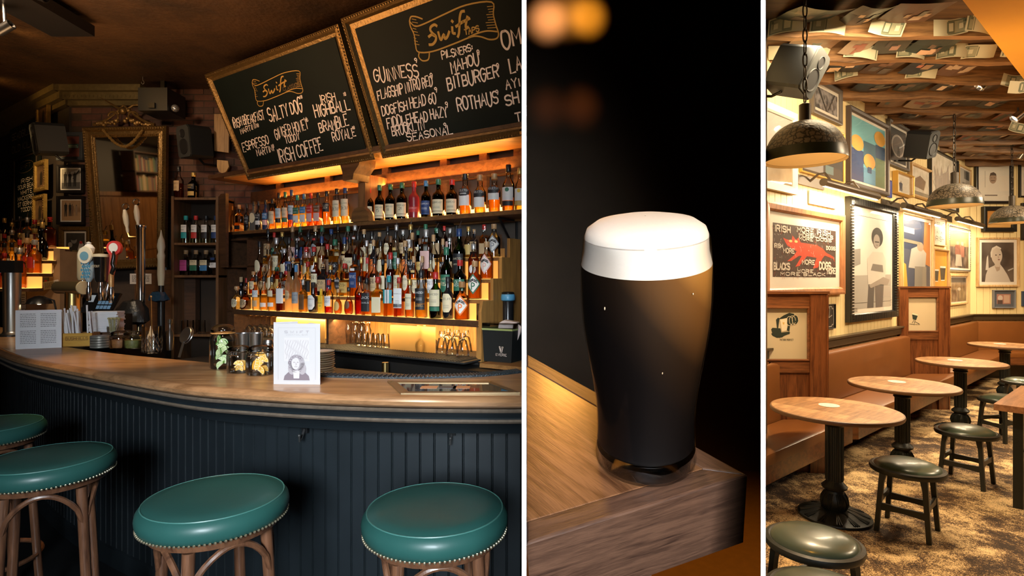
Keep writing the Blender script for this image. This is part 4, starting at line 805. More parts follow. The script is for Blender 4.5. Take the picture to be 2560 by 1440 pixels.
# gilt frames, signboard and small chalkboard on the wall that falls back
g4 = 'narrow gilt frames beside the corner'
for i, (x0, x1, yt, yb) in enumerate(((97,127,258,332),(92,121,408,482),(88,118,492,568))):
    picture('narrow gilt frame on the receding wall, %s' % ['highest, beside the black loudspeaker','middle one of three above each other','lowest, just above the lit bottles'][i], SW, x0,x1,yt,yb, .045,.03, M((.50,.33,.10),.35,.7,var=.4,vscale=40), 0, WHITE, sepia((.10,.055,.03),(.30,.18,.09),6), [(T((.04,.03,.02)), [(.35,.1),(.6,.1),(.62,.6),(.5,.75),(.36,.6)])], g4, fancy=(.025,.007,GOLD), d=-.06)
sg = thing('shop_sign', 'long dark signboard with pale painted letters behind the loudspeaker', 'sign', SW.mat(SW.s_at(30,-.03), -.03, SW.h_at(30,400,-.03))); sw_ = SW.s_at(104,-.03)-SW.s_at(30,-.03); sh = SW.h_at(30,322,-.03)-SW.h_at(30,400,-.03)
MB().box(0,sw_,-.02,.02,0,sh).build('board', M((.018,.022,.02),.5), sg); q = MB()
for txt, z in (('SEADGILL OR',.66),('OLD KILMA',.26)): text_flat(q, txt, sw_*.5, sh*z, sw_*.82, sh*.2, -.0215, .13)
q.build('lettering', M((.34,.30,.24),.6), sg)
scb = thing('chalkboard', 'small narrow chalkboard of white writing on the receding wall above lit bottles', 'chalkboard', SW.mat(SW.s_at(40,-.03), -.03, SW.h_at(40,556,-.03))); cw_ = SW.s_at(97,-.03)-SW.s_at(40,-.03); ch = SW.h_at(40,400,-.03)-SW.h_at(40,556,-.03)
MB().box(0,cw_,-.015,.02,0,ch).build('slate', slate, scb); quad_frame(MB(), [(0,0),(cw_,0),(cw_,ch),(0,ch)], [(0,0),(0,.025),(.02,.025),(.02,.01)]).build('frame', M((.03,.02,.012),.5), scb); q = MB()
for i, t_ in enumerate(('IRISH','SOUR BEAN','WHITE','MACKEREL','ST GERMAIN','TODDY')): text_flat(q, t_, cw_*.55, ch*(.62-.09*i), cw_*(.5 if len(t_) < 7 else .75), ch*.06, -.0165, .16)
q.build('chalk_lettering', chalk, scb); q = MB(); text_flat(q, 'SWIFT', cw_*.5, ch*.84, cw_*.45, ch*.06, -.0165, .12); ribbons(q, [oval(cw_*.5, ch*.83, cw_*.36, ch*.09)], .006, lambda x, z: (x,-.0165,z)); q.build('painted_name', ochre_dim, scb)
# loudspeakers
def speaker(mat, w_, h_, d_, label, arm=.10):
    t = thing('loudspeaker', label, 'loudspeaker', mat, 'small black loudspeakers')
    body = M((.012,.014,.017), .55); o = [(-w_/2+.02,0),(w_/2-.02,0),(w_/2,.02),(w_/2,h_-.03),(w_/2-.03,h_),(-w_/2+.03,h_),(-w_/2,h_-.03),(-w_/2,.02)]
    MB().slab(o, 0, d_).build('cabinet', body, t); MB().slab([(x*.97, h_/2+(z-h_/2)*.97) for x, z in o], -.012, 0).build('baffle', M((.035,.037,.037), .65, spec=.2), t)
    for nm, zc, rr_ in (('woofer',.34,.36),('tweeter',.74,.2)):
        q = MB().lathe([(w_*rr_,0),(w_*rr_*.95,.006),(w_*rr_*.8,-.002),(w_*rr_*.35,-.012),(w_*rr_*.28,-.004),(.0001,.0)], 20); c = q.build(nm, M((.012,.012,.013),.55,spec=.25), t, True); c.matrix_local = Matrix.Translation((0,-.013,h_*zc)) @ Matrix.Rotation(D2R(90), 4, 'X')
    MB().tube([(0,d_*.6,-.002),(0,d_*.8,-.05),(0,d_+arm,-.06)], .012, 8).build('mount_arm', BLACK, t)
    return t
speaker(MW.at(100,386,-.62,-20) @ Matrix.Rotation(D2R(-10), 4, 'X'), .20, .29, .22, 'black loudspeaker in front of the painted signboard', .42).matrix_world = P(97,386,5.3).to_4d() and (Matrix.Translation(P(95,386,5.3)) @ Matrix.Rotation(D2R(-38),4,'Z') @ Matrix.Rotation(D2R(8),4,'X'))
speaker(Matrix.Translation(P(465,394,5.45)) @ Matrix.Rotation(D2R(-30),4,'Z') @ Matrix.Rotation(D2R(6),4,'X'), .21, .31, .22, 'black loudspeaker between the mirror and the larger shelves')
pj = thing('projector', 'black boxy projector under the cornice with a round lamp', 'projector', Matrix.Translation(P(398,284,5.45))); MB().box(-.14,.14,-.10,.20,0,.22).build('case', M((.008,.010,.012),.4), pj)
MB().box(-.03,.03,-.12,-.10,.02,.07).build('bracket', BLACK, pj); MB().ball((.18,-.04,.04),.036,14,10).build('lamp_bulb', M((.55,.58,.65),.12,.8), pj, True)
MB().box(-.02,.02,.05,.09,.22,.50).build('ceiling_bracket', BLACK, pj)
tag(MB().slab([(0,0),(.145,-.02),(.15,.37),(0,.37)], -.02, 0).build('pine_plank', WOOD((.16,.085,.03),(.34,.20,.08),1.2,.5,2), None, False, MW.at(538,378,-.10)), 'short knotty pine plank on the wall beside the chalkboard', 'plank')
tag(MB().slab([(0,.0),(.0,.07),(.11,.06),(.12,.0),(.09,-.05),(.055,-.065),(.02,-.05)], -.02, 0).build('wooden_shield', WOOD((.25,.12,.03),(.45,.25,.07),1,.4,2), None, False, MW.at(545,418,-.10)), 'small yellow wooden shield below the pine plank', 'shield')
tag(MB().tube([(0,0,.06),(0,0,.02),(.012,0,.008),(.012,0,-.008),(0,0,-.018),(-.012,0,-.008),(-.012,0,.004)], .003, 6).build('ceiling_hook', M((.45,.45,.42),.3,.8), None, True, Matrix.Translation((P(357,209,5.4).x, 5.4, 3.405))), 'small metal hook hanging from the brown ceiling', 'hook')
tk = thing('track_light', 'black ceiling track with two spot heads in the upper corner', 'spotlight', Matrix.Translation(P(20,70,3.7))); 
MB().box(-.12,.20,-.10,.5,.16,.24).build('track_box', BLACK, tk)
for i, (x, y, z) in enumerate(((-.02,.0,.0),(.33,-.15,.14))):
    hd = MB().lathe([(.02,-.06),(.032,-.05),(.032,.05),(.026,.05),(.01,.02)], 14); o = hd.build('spot_head', BLACK, tk, True); o.matrix_local = Matrix.Translation((x,y,z)) @ Matrix.Rotation(D2R(110 if i else 60), 4, 'Y'); MB().tube([(x,y,z+.02),(x-.01,y,z+.18)], .010, 8).build('arm', BLACK, tk)
# ================================================================= LEFT ROOM: lit bottles at the far left
ls = thing('stepped_display', 'stepped bottle stand with a weathered tan end at the far left', 'bottle stand', loc(0, 0, 0)); ls.matrix_world = Matrix.Identity(4)
tanw = M((.26,.165,.10), .75, var=.35, vscale=7, bump=.3); LT = [(4.80,1.43,72),(4.95,1.56,98),(5.10,1.68,122),(5.25,1.80,140)]
for i, (Y, h, pr) in enumerate(LT):
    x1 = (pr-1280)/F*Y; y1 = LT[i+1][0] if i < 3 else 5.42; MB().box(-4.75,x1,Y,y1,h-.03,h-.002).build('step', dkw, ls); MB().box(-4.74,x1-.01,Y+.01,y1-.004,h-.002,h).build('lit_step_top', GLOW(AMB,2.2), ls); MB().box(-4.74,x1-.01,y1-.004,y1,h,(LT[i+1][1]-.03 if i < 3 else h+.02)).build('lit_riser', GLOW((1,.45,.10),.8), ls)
xr = (150-1280)/F*5.0; q = MB(); poly = [(4.85,.6),(5.46,.6),(5.46,1.79),(5.25,1.79),(5.25,1.66),(5.10,1.66),(5.10,1.54),(4.95,1.54),(4.95,1.41),(4.85,1.41)]
sd_ = (98-1280)/F*4.85
MB().slab([(-4.42,.6),(-4.19,.6),(-4.19,1.79),(-4.25,1.79),(-4.25,1.65),(-4.32,1.65),(-4.32,1.53),(-4.42,1.53)], 5.19, 5.25).build('end_board', tanw, ls); MB().box(-4.75,-4.19,5.25,5.46,.6,1.77).build('carcass', tanw, ls)
for nm_, px, py, col in (('playing_card',113,673,(.55,.5,.42)),('sticker',100,703,(.06,.07,.08)),('pinned_card',164,655,(.45,.38,.25))):
    o = MB().box(-.025,.025,-.003,0,-.035,.035).box(-.012,.012,-.004,-.003,-.015,.012,1).build(nm_, [M(col,.6), M((.35,.03,.02),.6)], None, False, Matrix.Translation(P(px+15,py,5.189)) if px != 164 else Matrix.Translation(P(px,py,5.752))); tag(o, {'playing_card':'small pale playing card stuck on the weathered tan board','sticker':'small dark sticker with red triangle on the tan board','pinned_card':'cream card pinned under the lowest photograph'}[nm_], 'card')
rl = random.Random(11)
for ti, (Y, h, pr) in enumerate(LT):
    pxs = list(range(-8, pr-8, 19))
    for i, px in enumerate(pxs):
        big = px > pr-40; g = rl.choice(['clear']*7+['amberglass','dkgreen']); lq = rl.choice(['amber','gold','gold','amber','amber','deep']); lc = rl.choice(['cream','white','black','red','tan','cream']); cp = rl.choice(['black','cork','red','silver','gold'])
        bottle(loc((px-1280)/F*(Y+.07), Y+.07, h+.0005, -35+rl.uniform(-8,8)), rl.choice(['std','round','bulge','std','square']), rl.uniform(.24,.32)+(.04 if big else 0), rl.uniform(.032,.040)+(.012 if big else 0), g, lq, rl.uniform(.35,.65), cp, [('rect',.15,.48,.9,lc)], '%s bottle, %s label, %s cap, %s from left on far-left stand, %s step' % (GNAME[g] if g != 'clear' else LNAME[lq], lc, cp, ORD[i], ['lowest','second','third','top'][ti]), 'bottles on the far-left stand', pour=rl.random() < .3)
# ================================================================= LEFT ROOM: things standing on the bar
BT = 1.0801
def on_bar(px, py, turn=0): Y = .42*F/(py-HZ); return loc((px-1280)/F*Y, Y, BT, turn), Y/F
def glassy(t, prof, seg=20, nm='glass_body', m=None, q=2): return MB().lathe(prof, seg, q=q, cap=False).build(nm, m or GLASS((.975,.98,.975), 1.0, .05), t, True)
# upright menus
mt_, u = on_bar(742, 961, -3); mn = thing('menu', 'folded white menu with a portrait in a long curly wig, standing upright on the bar', 'menu', mt_); W_, H_ = 119*u, 152*u
def leaf(x0, y0, x1, y1, nm, hh=1.0): 
    q = MB(); q.add([(x0,y0,0),(x1,y1,0),(x1,y1,H_*hh),(x0,y0,H_*hh),(x0,y0+.0012,0),(x1,y1+.0012,0),(x1,y1+.0012,H_*hh),(x0,y0+.0012,H_*hh)], [(0,1,2,3),(7,6,5,4),(0,4,5,1),(3,2,6,7),(0,3,7,4),(1,5,6,2)]); return q.build(nm, M((.46,.46,.485),.7), mn)
fcv = leaf(-W_/2, 0, W_/2, 0, 'front_cover'); leaf(-W_/2, .0, -W_*.12, .06, 'inner_leaf', 1.02); leaf(W_/2, .0, W_*.1, .07, 'back_cover', .995)
pg = [T((.33,.31,.34)), T((.17,.14,.17)), T((.50,.49,.51))]; q = MB(); X = lambda a: (a-.5)*W_; Z = lambda b: b*H_
def sh(pts, mi, k): q.ngon([(X(a), -.0006*k, Z(b)) for a, b in pts], mi)
ribbons(q, [[(X(.10),Z(.08)),(X(.10),Z(.93)),(X(.90),Z(.93)),(X(.90),Z(.08))]], .0012, lambda x, z: (x,-.0006,z), 0)
text_flat(q, 'S W I F T', 0, Z(.86), W_*.52, H_*.036, -.0006, .12, 1); text_flat(q, 'COCKTAIL BAR', 0, Z(.815), W_*.46, H_*.02, -.0006, .14, 0)
sh([(.23,.38),(.77,.38),(.77,.77),(.23,.77)], 2, 1)
for i in range(11):                            # engraved scrollwork behind the head
    a = .27+.046*i; ribbons(q, [smooth_line([(X(a+.02*math.sin(k*1.3+i)), Z(.42+.034*k)) for k in range(10)], 2)], .0016, lambda x, z: (x,-.0014,z), 0)
sh([(.22,.07),(.78,.07),(.76,.14),(.68,.20),(.56,.23),(.44,.23),(.32,.20),(.24,.14)], 1, 3)
sh(oval(.5,.36,.17,.135,20), 0, 4); sh(oval(.40,.26,.085,.10,12), 0, 4); sh(oval(.62,.26,.085,.10,12), 0, 4); sh(oval(.48,.345,.085,.10,16), 2, 5); sh([(.44,.10),(.56,.10),(.57,.23),(.43,.23)], 2, 6)
for cx in (.45,.53): sh(oval(cx,.365,.014,.006,8), 1, 7)
ribbons(q, [[(X(.49),Z(.36)),(X(.50),Z(.32)),(X(.48),Z(.318))],[(X(.46),Z(.293)),(X(.52),Z(.293))]], .0014, lambda x, z: (x,-.0044,z), 1)
for i in range(26):
    a = R.uniform(0, 6.28); ribbons(q, [oval(X(.5+.15*math.cos(a)), Z(.34+.12*math.sin(a)), .006, .005, 7)], .001, lambda x, z: (x,-.0036,z), 1)
q.build('print', pg, fcv)
mt_, u = on_bar(97, 871, 24); PMENU = M((.84,.84,.86),.7); mn = thing('menu', 'white drinks list with columns of fine print at the left end of the bar', 'menu', mt_); W_, H_ = 92*u, 96*u
f2 = leaf(-W_/2, 0, W_/2, 0, 'front_page'); f2.data.materials[0] = PMENU; leaf(-W_/2, 0, -W_*.46, .12, 'back_page'); q = MB()
for a, b in ((.10,.44),(.54,.88)):
    for z0, z1, r_ in ((.55,.92,8),(.12,.48,8)): para(q, (a-.5)*W_, (b-.5)*W_, z0*H_, z1*H_, r_, -.0006)
q.build('print', M((.30,.30,.32),.7), f2)
# jars of citrus
lime, limep, orng, orngp = M((.10,.24,.03),.4), M((.50,.62,.28),.35), M((.80,.36,.02),.35), M((.90,.48,.06),.3)
gj = GLASS((.97,.985,.975), .9, .05)
def wedge(mat, r, rind, flesh, nm, label, grp):
    t = thing(nm, label, 'fruit', mat, grp); n = 11
    arc = lambda k: [(k*r*math.cos(math.pi*i/n), k*r*math.sin(math.pi*i/n)) for i in range(n+1)]
    MB().slab(arc(1), -r*.12, r*.12).build('rind', rind, t); MB().slab(arc(.92), -r*.135, r*.135).build('pith', M((.80,.78,.60),.5), t); q = MB()
    for i in range(4):
        a0, a1 = math.pi*(i/4)+.05, math.pi*((i+1)/4)-.05; q.slab([(.06*r*math.cos((a0+a1)/2), .06*r*math.sin((a0+a1)/2)+.02*r)]+[(.84*r*math.cos(a0+(a1-a0)*k/3), .84*r*math.sin(a0+(a1-a0)*k/3)+.01*r) for k in range(4)], -r*.15, r*.15)
    q.build('flesh', flesh, t); return t
def jar(px, py, w_, h_, label, clip, seal=None):
    mt_, u = on_bar(px, py); r = w_*u/2; h = h_*u; t = thing('glass_jar', label, 'jar', mt_, 'glass jars of cut fruit on the bar')
    glassy(t, [(.001,.004),(r*.9,.004),(r,.012),(r,h*.62),(r*.95,h*.70),(r*.80,h*.76),(r*.82,h*.80)], 24, m=gj)
    MB().lathe([(r*.86,h*.80),(r*.90,h*.83),(r*.90,h*.86),(r*.8,h*.93),(r*.45,h*.985),(.001,h)], 24).build('lid', GLASS((.97,.98,.98),1.0,.05), t, True)
    if seal: MB().lathe([(r*.84,h*.785),(r*.9,h*.79),(r*.9,h*.805),(r*.84,h*.81)], 24).build('rubber_seal', M((.75,.35,.10),.4), t, True)
    if clip:
        q = MB(); q.tube([(r*.93*math.cos(k*.26), r*.93*math.sin(k*.26), h*.76) for k in range(25)], .0018, 5); q.tube([(-.02,-r*.95,h*.85),(-.022,-r*1.1,h*.68),(.022,-r*1.1,h*.68),(.02,-r*.95,h*.85)], .002, 5); q.tube([(-.016,-r*1.0,h*.60),(0,-r*1.16,h*.74),(.016,-r*1.0,h*.60)], .002, 5)
        q.build('wire_clip', CHROME, t, True)
    return mt_, r, h
for nm, px, py, w_, h_, lb, fr_, fl_, n_f, wn in (('l',558,921,63,112,'tall glass jar of lime wedges, leftmost of the citrus jars','lime','lime',18,'lime_wedge'),('m',598,931,58,69,'low clip-top glass jar holding lemon slices, in front of the steel tins','o','o',5,'lemon_slice'),('o',651,936,68,74,'round clip-top glass jar packed with orange slices beside the menu','o','o',10,'orange_slice')):
    mt_, r, h = jar(px, py, w_, h_, lb, nm != 'l', nm == 'l'); rj = random.Random(px)
    for i in range(n_f):
        lay = i*h*.60/n_f if nm == 'l' else (i//3)*h*.16; a = rj.uniform(0, 6.28); rad = r*(.38 if nm == 'l' else .42)*rj.uniform(.7,1)
        if i % 3 == 0: a = -1.57+rj.uniform(-.5,.5)
        size = r*(.46 if nm == 'l' else .50); m4 = mt_ @ Matrix.Translation((rad*math.cos(a), rad*math.sin(a), .014+lay+size*.12)) @ Matrix.Rotation(a+1.57+rj.uniform(-.4,.4), 4, 'Z') @ Matrix.Rotation(rj.uniform(-.8,.8), 4, 'Y')
        wedge(m4, size*.8, lime if nm == 'l' else orng, limep if nm == 'l' else orngp, wn, '%s, %s from the bottom of its jar' % ({'lime_wedge':'green lime wedge','lemon_slice':'yellow lemon slice','orange_slice':'orange slice'}[wn], ORD[i]), {'l':'lime wedges in the tall jar','m':'lemon slices in the low jar','o':'orange slices in the round jar'}[nm])
for i, px in enumerate((607,640)):
    m4 = loc((px-1280)/F*2.78, 2.78, BT); w_ = 34/F*2.78/2
    t = tag(MB().lathe([(w_*.80,0),(w_*.82,.003),(w_*1.0,.155),(w_*1.02,.157),(w_*.97,.157),(w_*.78,.01),(.001,.008)], 24).build('shaker_tin', STEEL, None, True, m4), 'brushed steel shaker tin behind the jars, %s' % ['nearer the lime jar','nearer the upright menu'][i], 'shaker tin', 'steel shaker tins')
jc = tag(MB().lathe([(.02,0),(.022,.10),(.018,.12),(.024,.125),(.02,.14),(.001,.143)], 16).build('jigger', STEEL, None, True, loc((671-1280)/F*2.62,2.62,BT)), 'small steel jigger behind the round jar of oranges', 'jigger')
# straws, napkins, box, coasters
mt_, u = on_bar(192, 867, 12); bx_ = thing('straw_box', 'two tone wooden box with burnt lettering, holding the white straws', 'box', mt_); w_ = 66*u
MB().box(-w_/2,w_/2,0,.006,0,.085).build('front', WOOD((.50,.24,.03),(.68,.38,.07),1,.45,0), bx_); MB().box(-w_/2,w_/2,.10,.106,0,.085).build('back', pine, bx_)
for x in (-w_/2,w_/2-.006): MB().box(x,x+.006,.006,.10,0,.085).build('side', pine, bx_)
MB().box(-w_/2,w_/2,0,.106,0,.004).build('base', pine, bx_); q = MB(); text_flat(q, 'BUSHMILLS', 0, .052, w_*.74, .016, -.0006, .14); ribbons(q, [[(-w_*.38,.064),(w_*.38,.064)],[(-w_*.38,.040),(w_*.38,.040)]], .0015, lambda x, z: (x,-.0006,z)); q.build('lettering', M((.10,.04,.01),.6), bx_)
rs = random.Random(4)
for i in range(22):
    x, y = rs.uniform(-w_*.40, w_*.40), rs.uniform(.02,.085); dx, dy = rs.uniform(-.015,.015)-w_*.15, rs.uniform(-.02,.02)
    o = MB().tube([(0,0,0),(dx,dy,.235+rs.uniform(-.03,.02))], .0052, 7).build('paper_straw', M((.78,.78,.80),.6), None, True, mt_ @ Matrix.Translation((x,y,.005))); tag(o, 'white paper wrapped straw standing in the two tone wooden box', 'straw', 'paper wrapped straws in the wooden box')
mt_, u = on_bar(236, 862, 8)
for i in range(16):
    o = MB().box(-.085+rs.uniform(-.006,.006),.085,-.05,.05,0,.0075).build('napkin', M((.76,.77,.82),.75), None, False, mt_ @ loc(.005+rs.uniform(-.006,.006),.13,.075+.0085*i, rs.uniform(-4,4))); tag(o, 'folded white napkin, %s from the bottom of the stack' % ORD[i], 'napkin', 'stacked napkins behind the straws')
tag(MB().box(-.10,.10,.05,.22,0,.0745).build('napkin_holder', dkw, None, False, mt_ @ loc(.01,.0,0)), 'dark wooden block under the napkin stack', 'holder')
mt_, u = on_bar(251, 869)
for i in range(5): tag(MB().lathe([(.050,0),(.054,.002),(.054,.013),(.050,.0145)], 24).build('coaster_tin', M((.22,.21,.18),.35,.4), None, True, mt_ @ loc(0,0,.0152*i)), 'round grey tin of coasters, %s from the bottom' % ORD[i], 'coaster', 'stacked round coasters')
mt_, u = on_bar(284, 858); pk = thing('glass_tumbler', 'glass of knotted bamboo picks behind the small jars', 'glass', mt_); glassy(pk, [(.001,.004),(.03,.004),(.036,.07),(.0385,.115)], 16)
for i in range(26):
    a, b_ = rs.uniform(0,6.28), rs.uniform(.2,1); q = MB().tube([(0,0,0),(.030*b_*math.cos(a),.030*b_*math.sin(a),.155)], .0016, 5).ball((.030*b_*math.cos(a),.030*b_*math.sin(a),.160), .0065, 6, 4)
    o = q.build('bamboo_pick', M((.42,.36,.16),.6), None, True, mt_ @ loc(.015*b_*math.cos(a),.015*b_*math.sin(a),.006)); tag(o, 'pale green bamboo pick with a knotted end, in the glass of picks', 'pick', 'bamboo picks in a glass')
for px, py, lb, c in ((300,872,'low clip-top glass jar of dried garnish beside the coasters',(.25,.10,.03)),(333,873,'low clip-top glass jar of olives beside the mixing glass',(.12,.12,.03))):
    mt_, r, h = jar(px, py, 46, 46, lb, True); o = MB().lathe([(r*.8,.01),(r*.86,.02),(r*.86,h*.5),(.001,h*.52)], 16).build('jar_filling', M(c,.5,var=.6,vscale=90), None, True, mt_); tag(o, ['dark dried garnish filling','green olive filling'][px > 320]+' of the low clip-top jar', 'garnish'); o['kind'] = 'stuff'
mt_, u = on_bar(380, 884); mx_ = thing('mixing_glass', 'cut crystal mixing glass with diamond facets at the front of the bar', 'mixing glass', mt_); r = 22*u; h = 68*u
glassy(mx_, [(.001,.006),(r*.9,.004),(r*.95,.012),(r*1.0,h*.96),(r*1.05,h),(r*.98,h),(r*.9,.02),(.001,.018)], 24); q = MB()
for i in range(16):
    for s_ in (-1,1):
        a = i*math.pi/8; q.tube([(r*1.01*math.cos(a+s_*t*.8), r*1.01*math.sin(a+s_*t*.8), h*(.08+.55*t)) for t in (0,.25,.5,.75,1)], .0016, 4)
o = q.build('cut_facets', GLASS((.85,.88,.88),2.2,.05,.15), mx_, True); o['kind'] = 'stuff'
def held(nm, lb, cat, mb, m, mm4): return tag(mb.build(nm, m, None, True, mm4), lb, cat)
held('bar_spoon','long twisted brass bar spoon standing in the crystal mixing glass','spoon', MB().tube([(0,0,.02),(-.004,.0,.22),(-.006,0,.32)], .003, 6).ball((-.006,0,.325),.006), BRASS, mt_)
held('squeeze_bottle','small clear squeeze bottle with white nozzle beside the mixing glass','bottle', MB().lathe([(.018,0),(.019,.09),(.016,.10),(.012,.105),(.003,.15)], 14), M((.75,.76,.78),.4), mt_ @ loc(-.07,.10,0))
held('bitters_bottle','small dark bitters bottle behind the mixing glass','bottle', MB().lathe([(.02,0),(.021,.10),(.009,.125),(.009,.16),(.012,.162),(.012,.185),(.002,.19)], 14), M((.03,.02,.012),.25), mt_ @ loc(.005,.16,0))
st_ = thing('strainer', 'round steel strainer leaning behind the mixing glass', 'strainer', mt_ @ loc(.10,.16,.09) @ Matrix.Rotation(D2R(65), 4, 'X') @ Matrix.Rotation(D2R(-25), 4, 'Y')); MB().lathe([(.046,0),(.05,.003),(.046,.006),(.02,.003),(.001,.003)], 20).build('plate', STEEL, st_, True); MB().tube([(.05*math.cos(k*.314), .05*math.sin(k*.314), -.008) for k in range(20)], .004, 6, closed=True).build('spring', STEEL, st_, True); MB().tube([(0,-.045,.003),(0,-.14,.006)], .007, 6).build('handle', STEEL, st_, True)
# tap towers
mt_ = loc((30-1280)/F*4.22, 4.22, BT, 10); tw = thing('beer_font', 'slim brushed chrome beer font with black cap at the far left end', 'beer tap', mt_); k_ = 4.22/F
MB().lathe([(.075,0),(.078,.012),(.06,.02),(.052,.035),(.056,.47),(.056,.475)], 24).build('column', STEEL, tw, True); MB().box(-.05,.05,-.055,.04,.475,.565).build('cap_head', BLACK, tw); MB().lathe([(.10,0),(.10,.008)], 24).build('base', BLACK, tw)
mt_ = P(182,735,3.95); bt_ = thing('brass_tap_tower', 'brass T shaped tap tower carrying several beer tap handles', 'beer tap', loc((182-1280)/F*3.95, 3.95, BT)); k_ = 3.95/F; zc = EYE-(719-HZ)*k_-BT
MB().lathe([(.065,0),(.065,.015),(.05,.03),(.046,zc)], 24).build('post', BRASS, bt_, True)
q = MB().lathe([(.044,-.15),(.044,.145)], 24); o = q.build('cross_tube', M((.32,.23,.11),.35,.85), bt_, True); o.matrix_local = Matrix.Translation((0,0,zc)) @ Matrix.Rotation(D2R(78), 4, 'Y') @ Matrix.Identity(4); o.matrix_local = Matrix.Translation((-.01,-.01,zc)) @ Matrix.Rotation(D2R(-25), 4, 'Z') @ Matrix.Rotation(D2R(90), 4, 'Y')
o = MB().lathe([(.046,0),(.048,.004),(.045,.010),(.001,.011)], 24).build('end_cap', M((.72,.58,.35),.4,.5), bt_, True); o.matrix_local = Matrix.Translation((.125,-.068,zc)) @ Matrix.Rotation(D2R(-25), 4, 'Z') @ Matrix.Rotation(D2R(90), 4, 'Y')
def tap(px, py_top, py_bot, nm, lb, build, Y=3.86, lean=0):
    kk = Y/F; t = thing(nm, lb, 'tap handle', Matrix.Translation(P(px, py_bot, Y)) @ Matrix.Rotation(D2R(lean), 4, 'Y'), 'beer tap handles on the brass tower'); build(t, (py_bot-py_top)*kk); return t
def spout(t): MB().lathe([(.010,-.13),(.014,-.125),(.018,-.05),(.012,-.03),(.012,0)], 12).build('spout', CHROME, t, True)
def h1(t, h):
    spout(t); MB().lathe([(.012,0),(.03,.03),(.034,h*.5),(.030,h*.62)], 14).build('handle_shaft', M((.55,.68,.75),.3), t, True); q = MB()
    for i in range(4):
        for j in range(6): q.ngon([(-.030+.015*i+(.0075 if j % 2 else 0), -.036, .035+j*h*.085),(-.0225+.015*i+(.0075 if j % 2 else 0), -.036, .035+(j-.5)*h*.085),(-.015+.015*i+(.0075 if j % 2 else 0), -.036, .035+j*h*.085),(-.0225+.015*i+(.0075 if j % 2 else 0), -.036, .035+(j+.5)*h*.085)])
    q.build('diamond_print', M((.05,.25,.45),.4), t); o = MB().lathe([(.001,-.012),(.046,-.01),(.050,0),(.046,.01),(.001,.012)], 20).build('badge', M((.80,.75,.62),.35), t, True); o.matrix_local = Matrix.Translation((0,-.03,h*.66)) @ Matrix.Rotation(D2R(90), 4, 'X') @ Matrix.Scale(1.25, 4, (0,1,0))
    o = MB().lathe([(.001,0),(.03,.001),(.001,.002)], 16).build('badge_print', M((.16,.36,.50),.4), t, True); o.matrix_local = Matrix.Translation((0,-.042,h*.64)) @ Matrix.Rotation(D2R(90), 4, 'X'); MB().lathe([(.03,h*.72),(.036,h*.84),(.02,h*.92),(.012,h*.94),(.016,h*.97),(.001,h)], 14).build('finial', WHITE, t, True)
tap(222,604,705,'tap_handle','pale blue chequered tap handle with an oval painted badge',h1)
def h2(t, h):
    spout(t); MB().lathe([(.03,0),(.036,.02),(.044,h*.85),(.046,h*.88)], 18).build('glass_shaped_handle', M((.010,.009,.009),.15), t, True); MB().lathe([(.046,h*.88),(.047,h*.98),(.001,h)], 18).build('cream_top', CREAM, t, True); q = MB(); text_flat(q, 'STOUT', 0, h*.55, .05, .014, -.047, .16); q.build('lettering', M((.5,.42,.3),.5), t)
tap(252,634,705,'tap_handle','black glass-shaped tap handle with a cream top',h2)
def h3(t, h):
    spout(t); MB().slab([(-.024,0),(.022,0),(.026,h*.7),(-.026,h*.7)], -.012, .012).build('paddle', M((.55,.10,.08),.4), t); o = MB().lathe([(.001,-.014),(.048,-.014),(.05,-.01),(.05,.014),(.001,.014)], 24).build('round_badge', M((.60,.05,.05),.4), t, True); o.matrix_local = Matrix.Translation((0,0,h*.82)) @ Matrix.Rotation(D2R(90), 4, 'X')
    q = MB(); q.ngon([(x,-.0165,z) for x, z in oval(0,h*.83,.032,.032)]); q.box(-.008,.008,-.0167,-.016,h*.70,h*.8); q.build('white_print', WHITE, t)
tap(272,600,705,'tap_handle','red tap handle with a round red and white badge',h3, 3.9, 10)
def h4(t, h):
    spout(t); MB().tube([(0,0,0),(.004,0,h*.35),(.02,-.0,h*.50),(.01,0,h*.62),(.018,0,h*.85),(.016,0,h)], [.010,.012,.016,.014,.012,.007], 12).build('turned_handle', M((.015,.012,.010),.2), t, True); MB().lathe([(.016,-.02),(.018,.05),(.012,.07)], 12).build('ferrule', M((.45,.25,.10),.4,.5), t, True)
tap(278,628,710,'tap_handle','curved black turned tap handle with a copper ferrule',h4, 3.82)
def h5(t, h): spout(t); MB().lathe([(.028,0),(.034,.02),(.034,h*.8),(.02,h),(.001,h)], 14).build('tall_handle', M((.42,.36,.24),.4), t, True)
tap(207,620,700,'tap_handle','plain tan cylindrical tap handle, leftmost on the tower',h5, 3.95)
# tap reflections of the mirror, modelled as solid columns before it
iv = thing('mirrored_tap_column', 'slim chrome tap column with two ivory handles in front of the mirror', 'beer tap', loc((352-1280)/F*5.0, 5.0, 1.0)); k_ = 5.0/F
MB().lathe([(.05,0),(.05,.02),(.033,.05),(.036,.95),(.042,.96),(.042,.985),(.02,1.0)], 18).build('column', CHROME, iv, True)
for i, (x, zz) in enumerate(((-.115,.92),(-.02,.96))):
    MB().lathe([(.010,0),(.014,.03),(.012,.05),(.022,.09),(.024,.15),(.015,.20),(.012,.21)], 12).build('ivory_handle', M((.62,.58,.48),.3), iv, True).matrix_local = Matrix.Translation((x,0,zz)) @ Matrix.Rotation(D2R(-8 if i == 0 else -6), 4, 'Y'); MB().tube([(x-.022+.028*math.cos(a), 0, zz+.235+.028*math.sin(a)) for a in [j*.5236 for j in range(12)]], .007, 6, closed=True).build('ring_finial', CHROME, iv, True)
MB().tube([(-.115,0,.92),(-.10,0,.88),(0,0,.88)], .012, 8).build('arm', BRASS, iv, True)
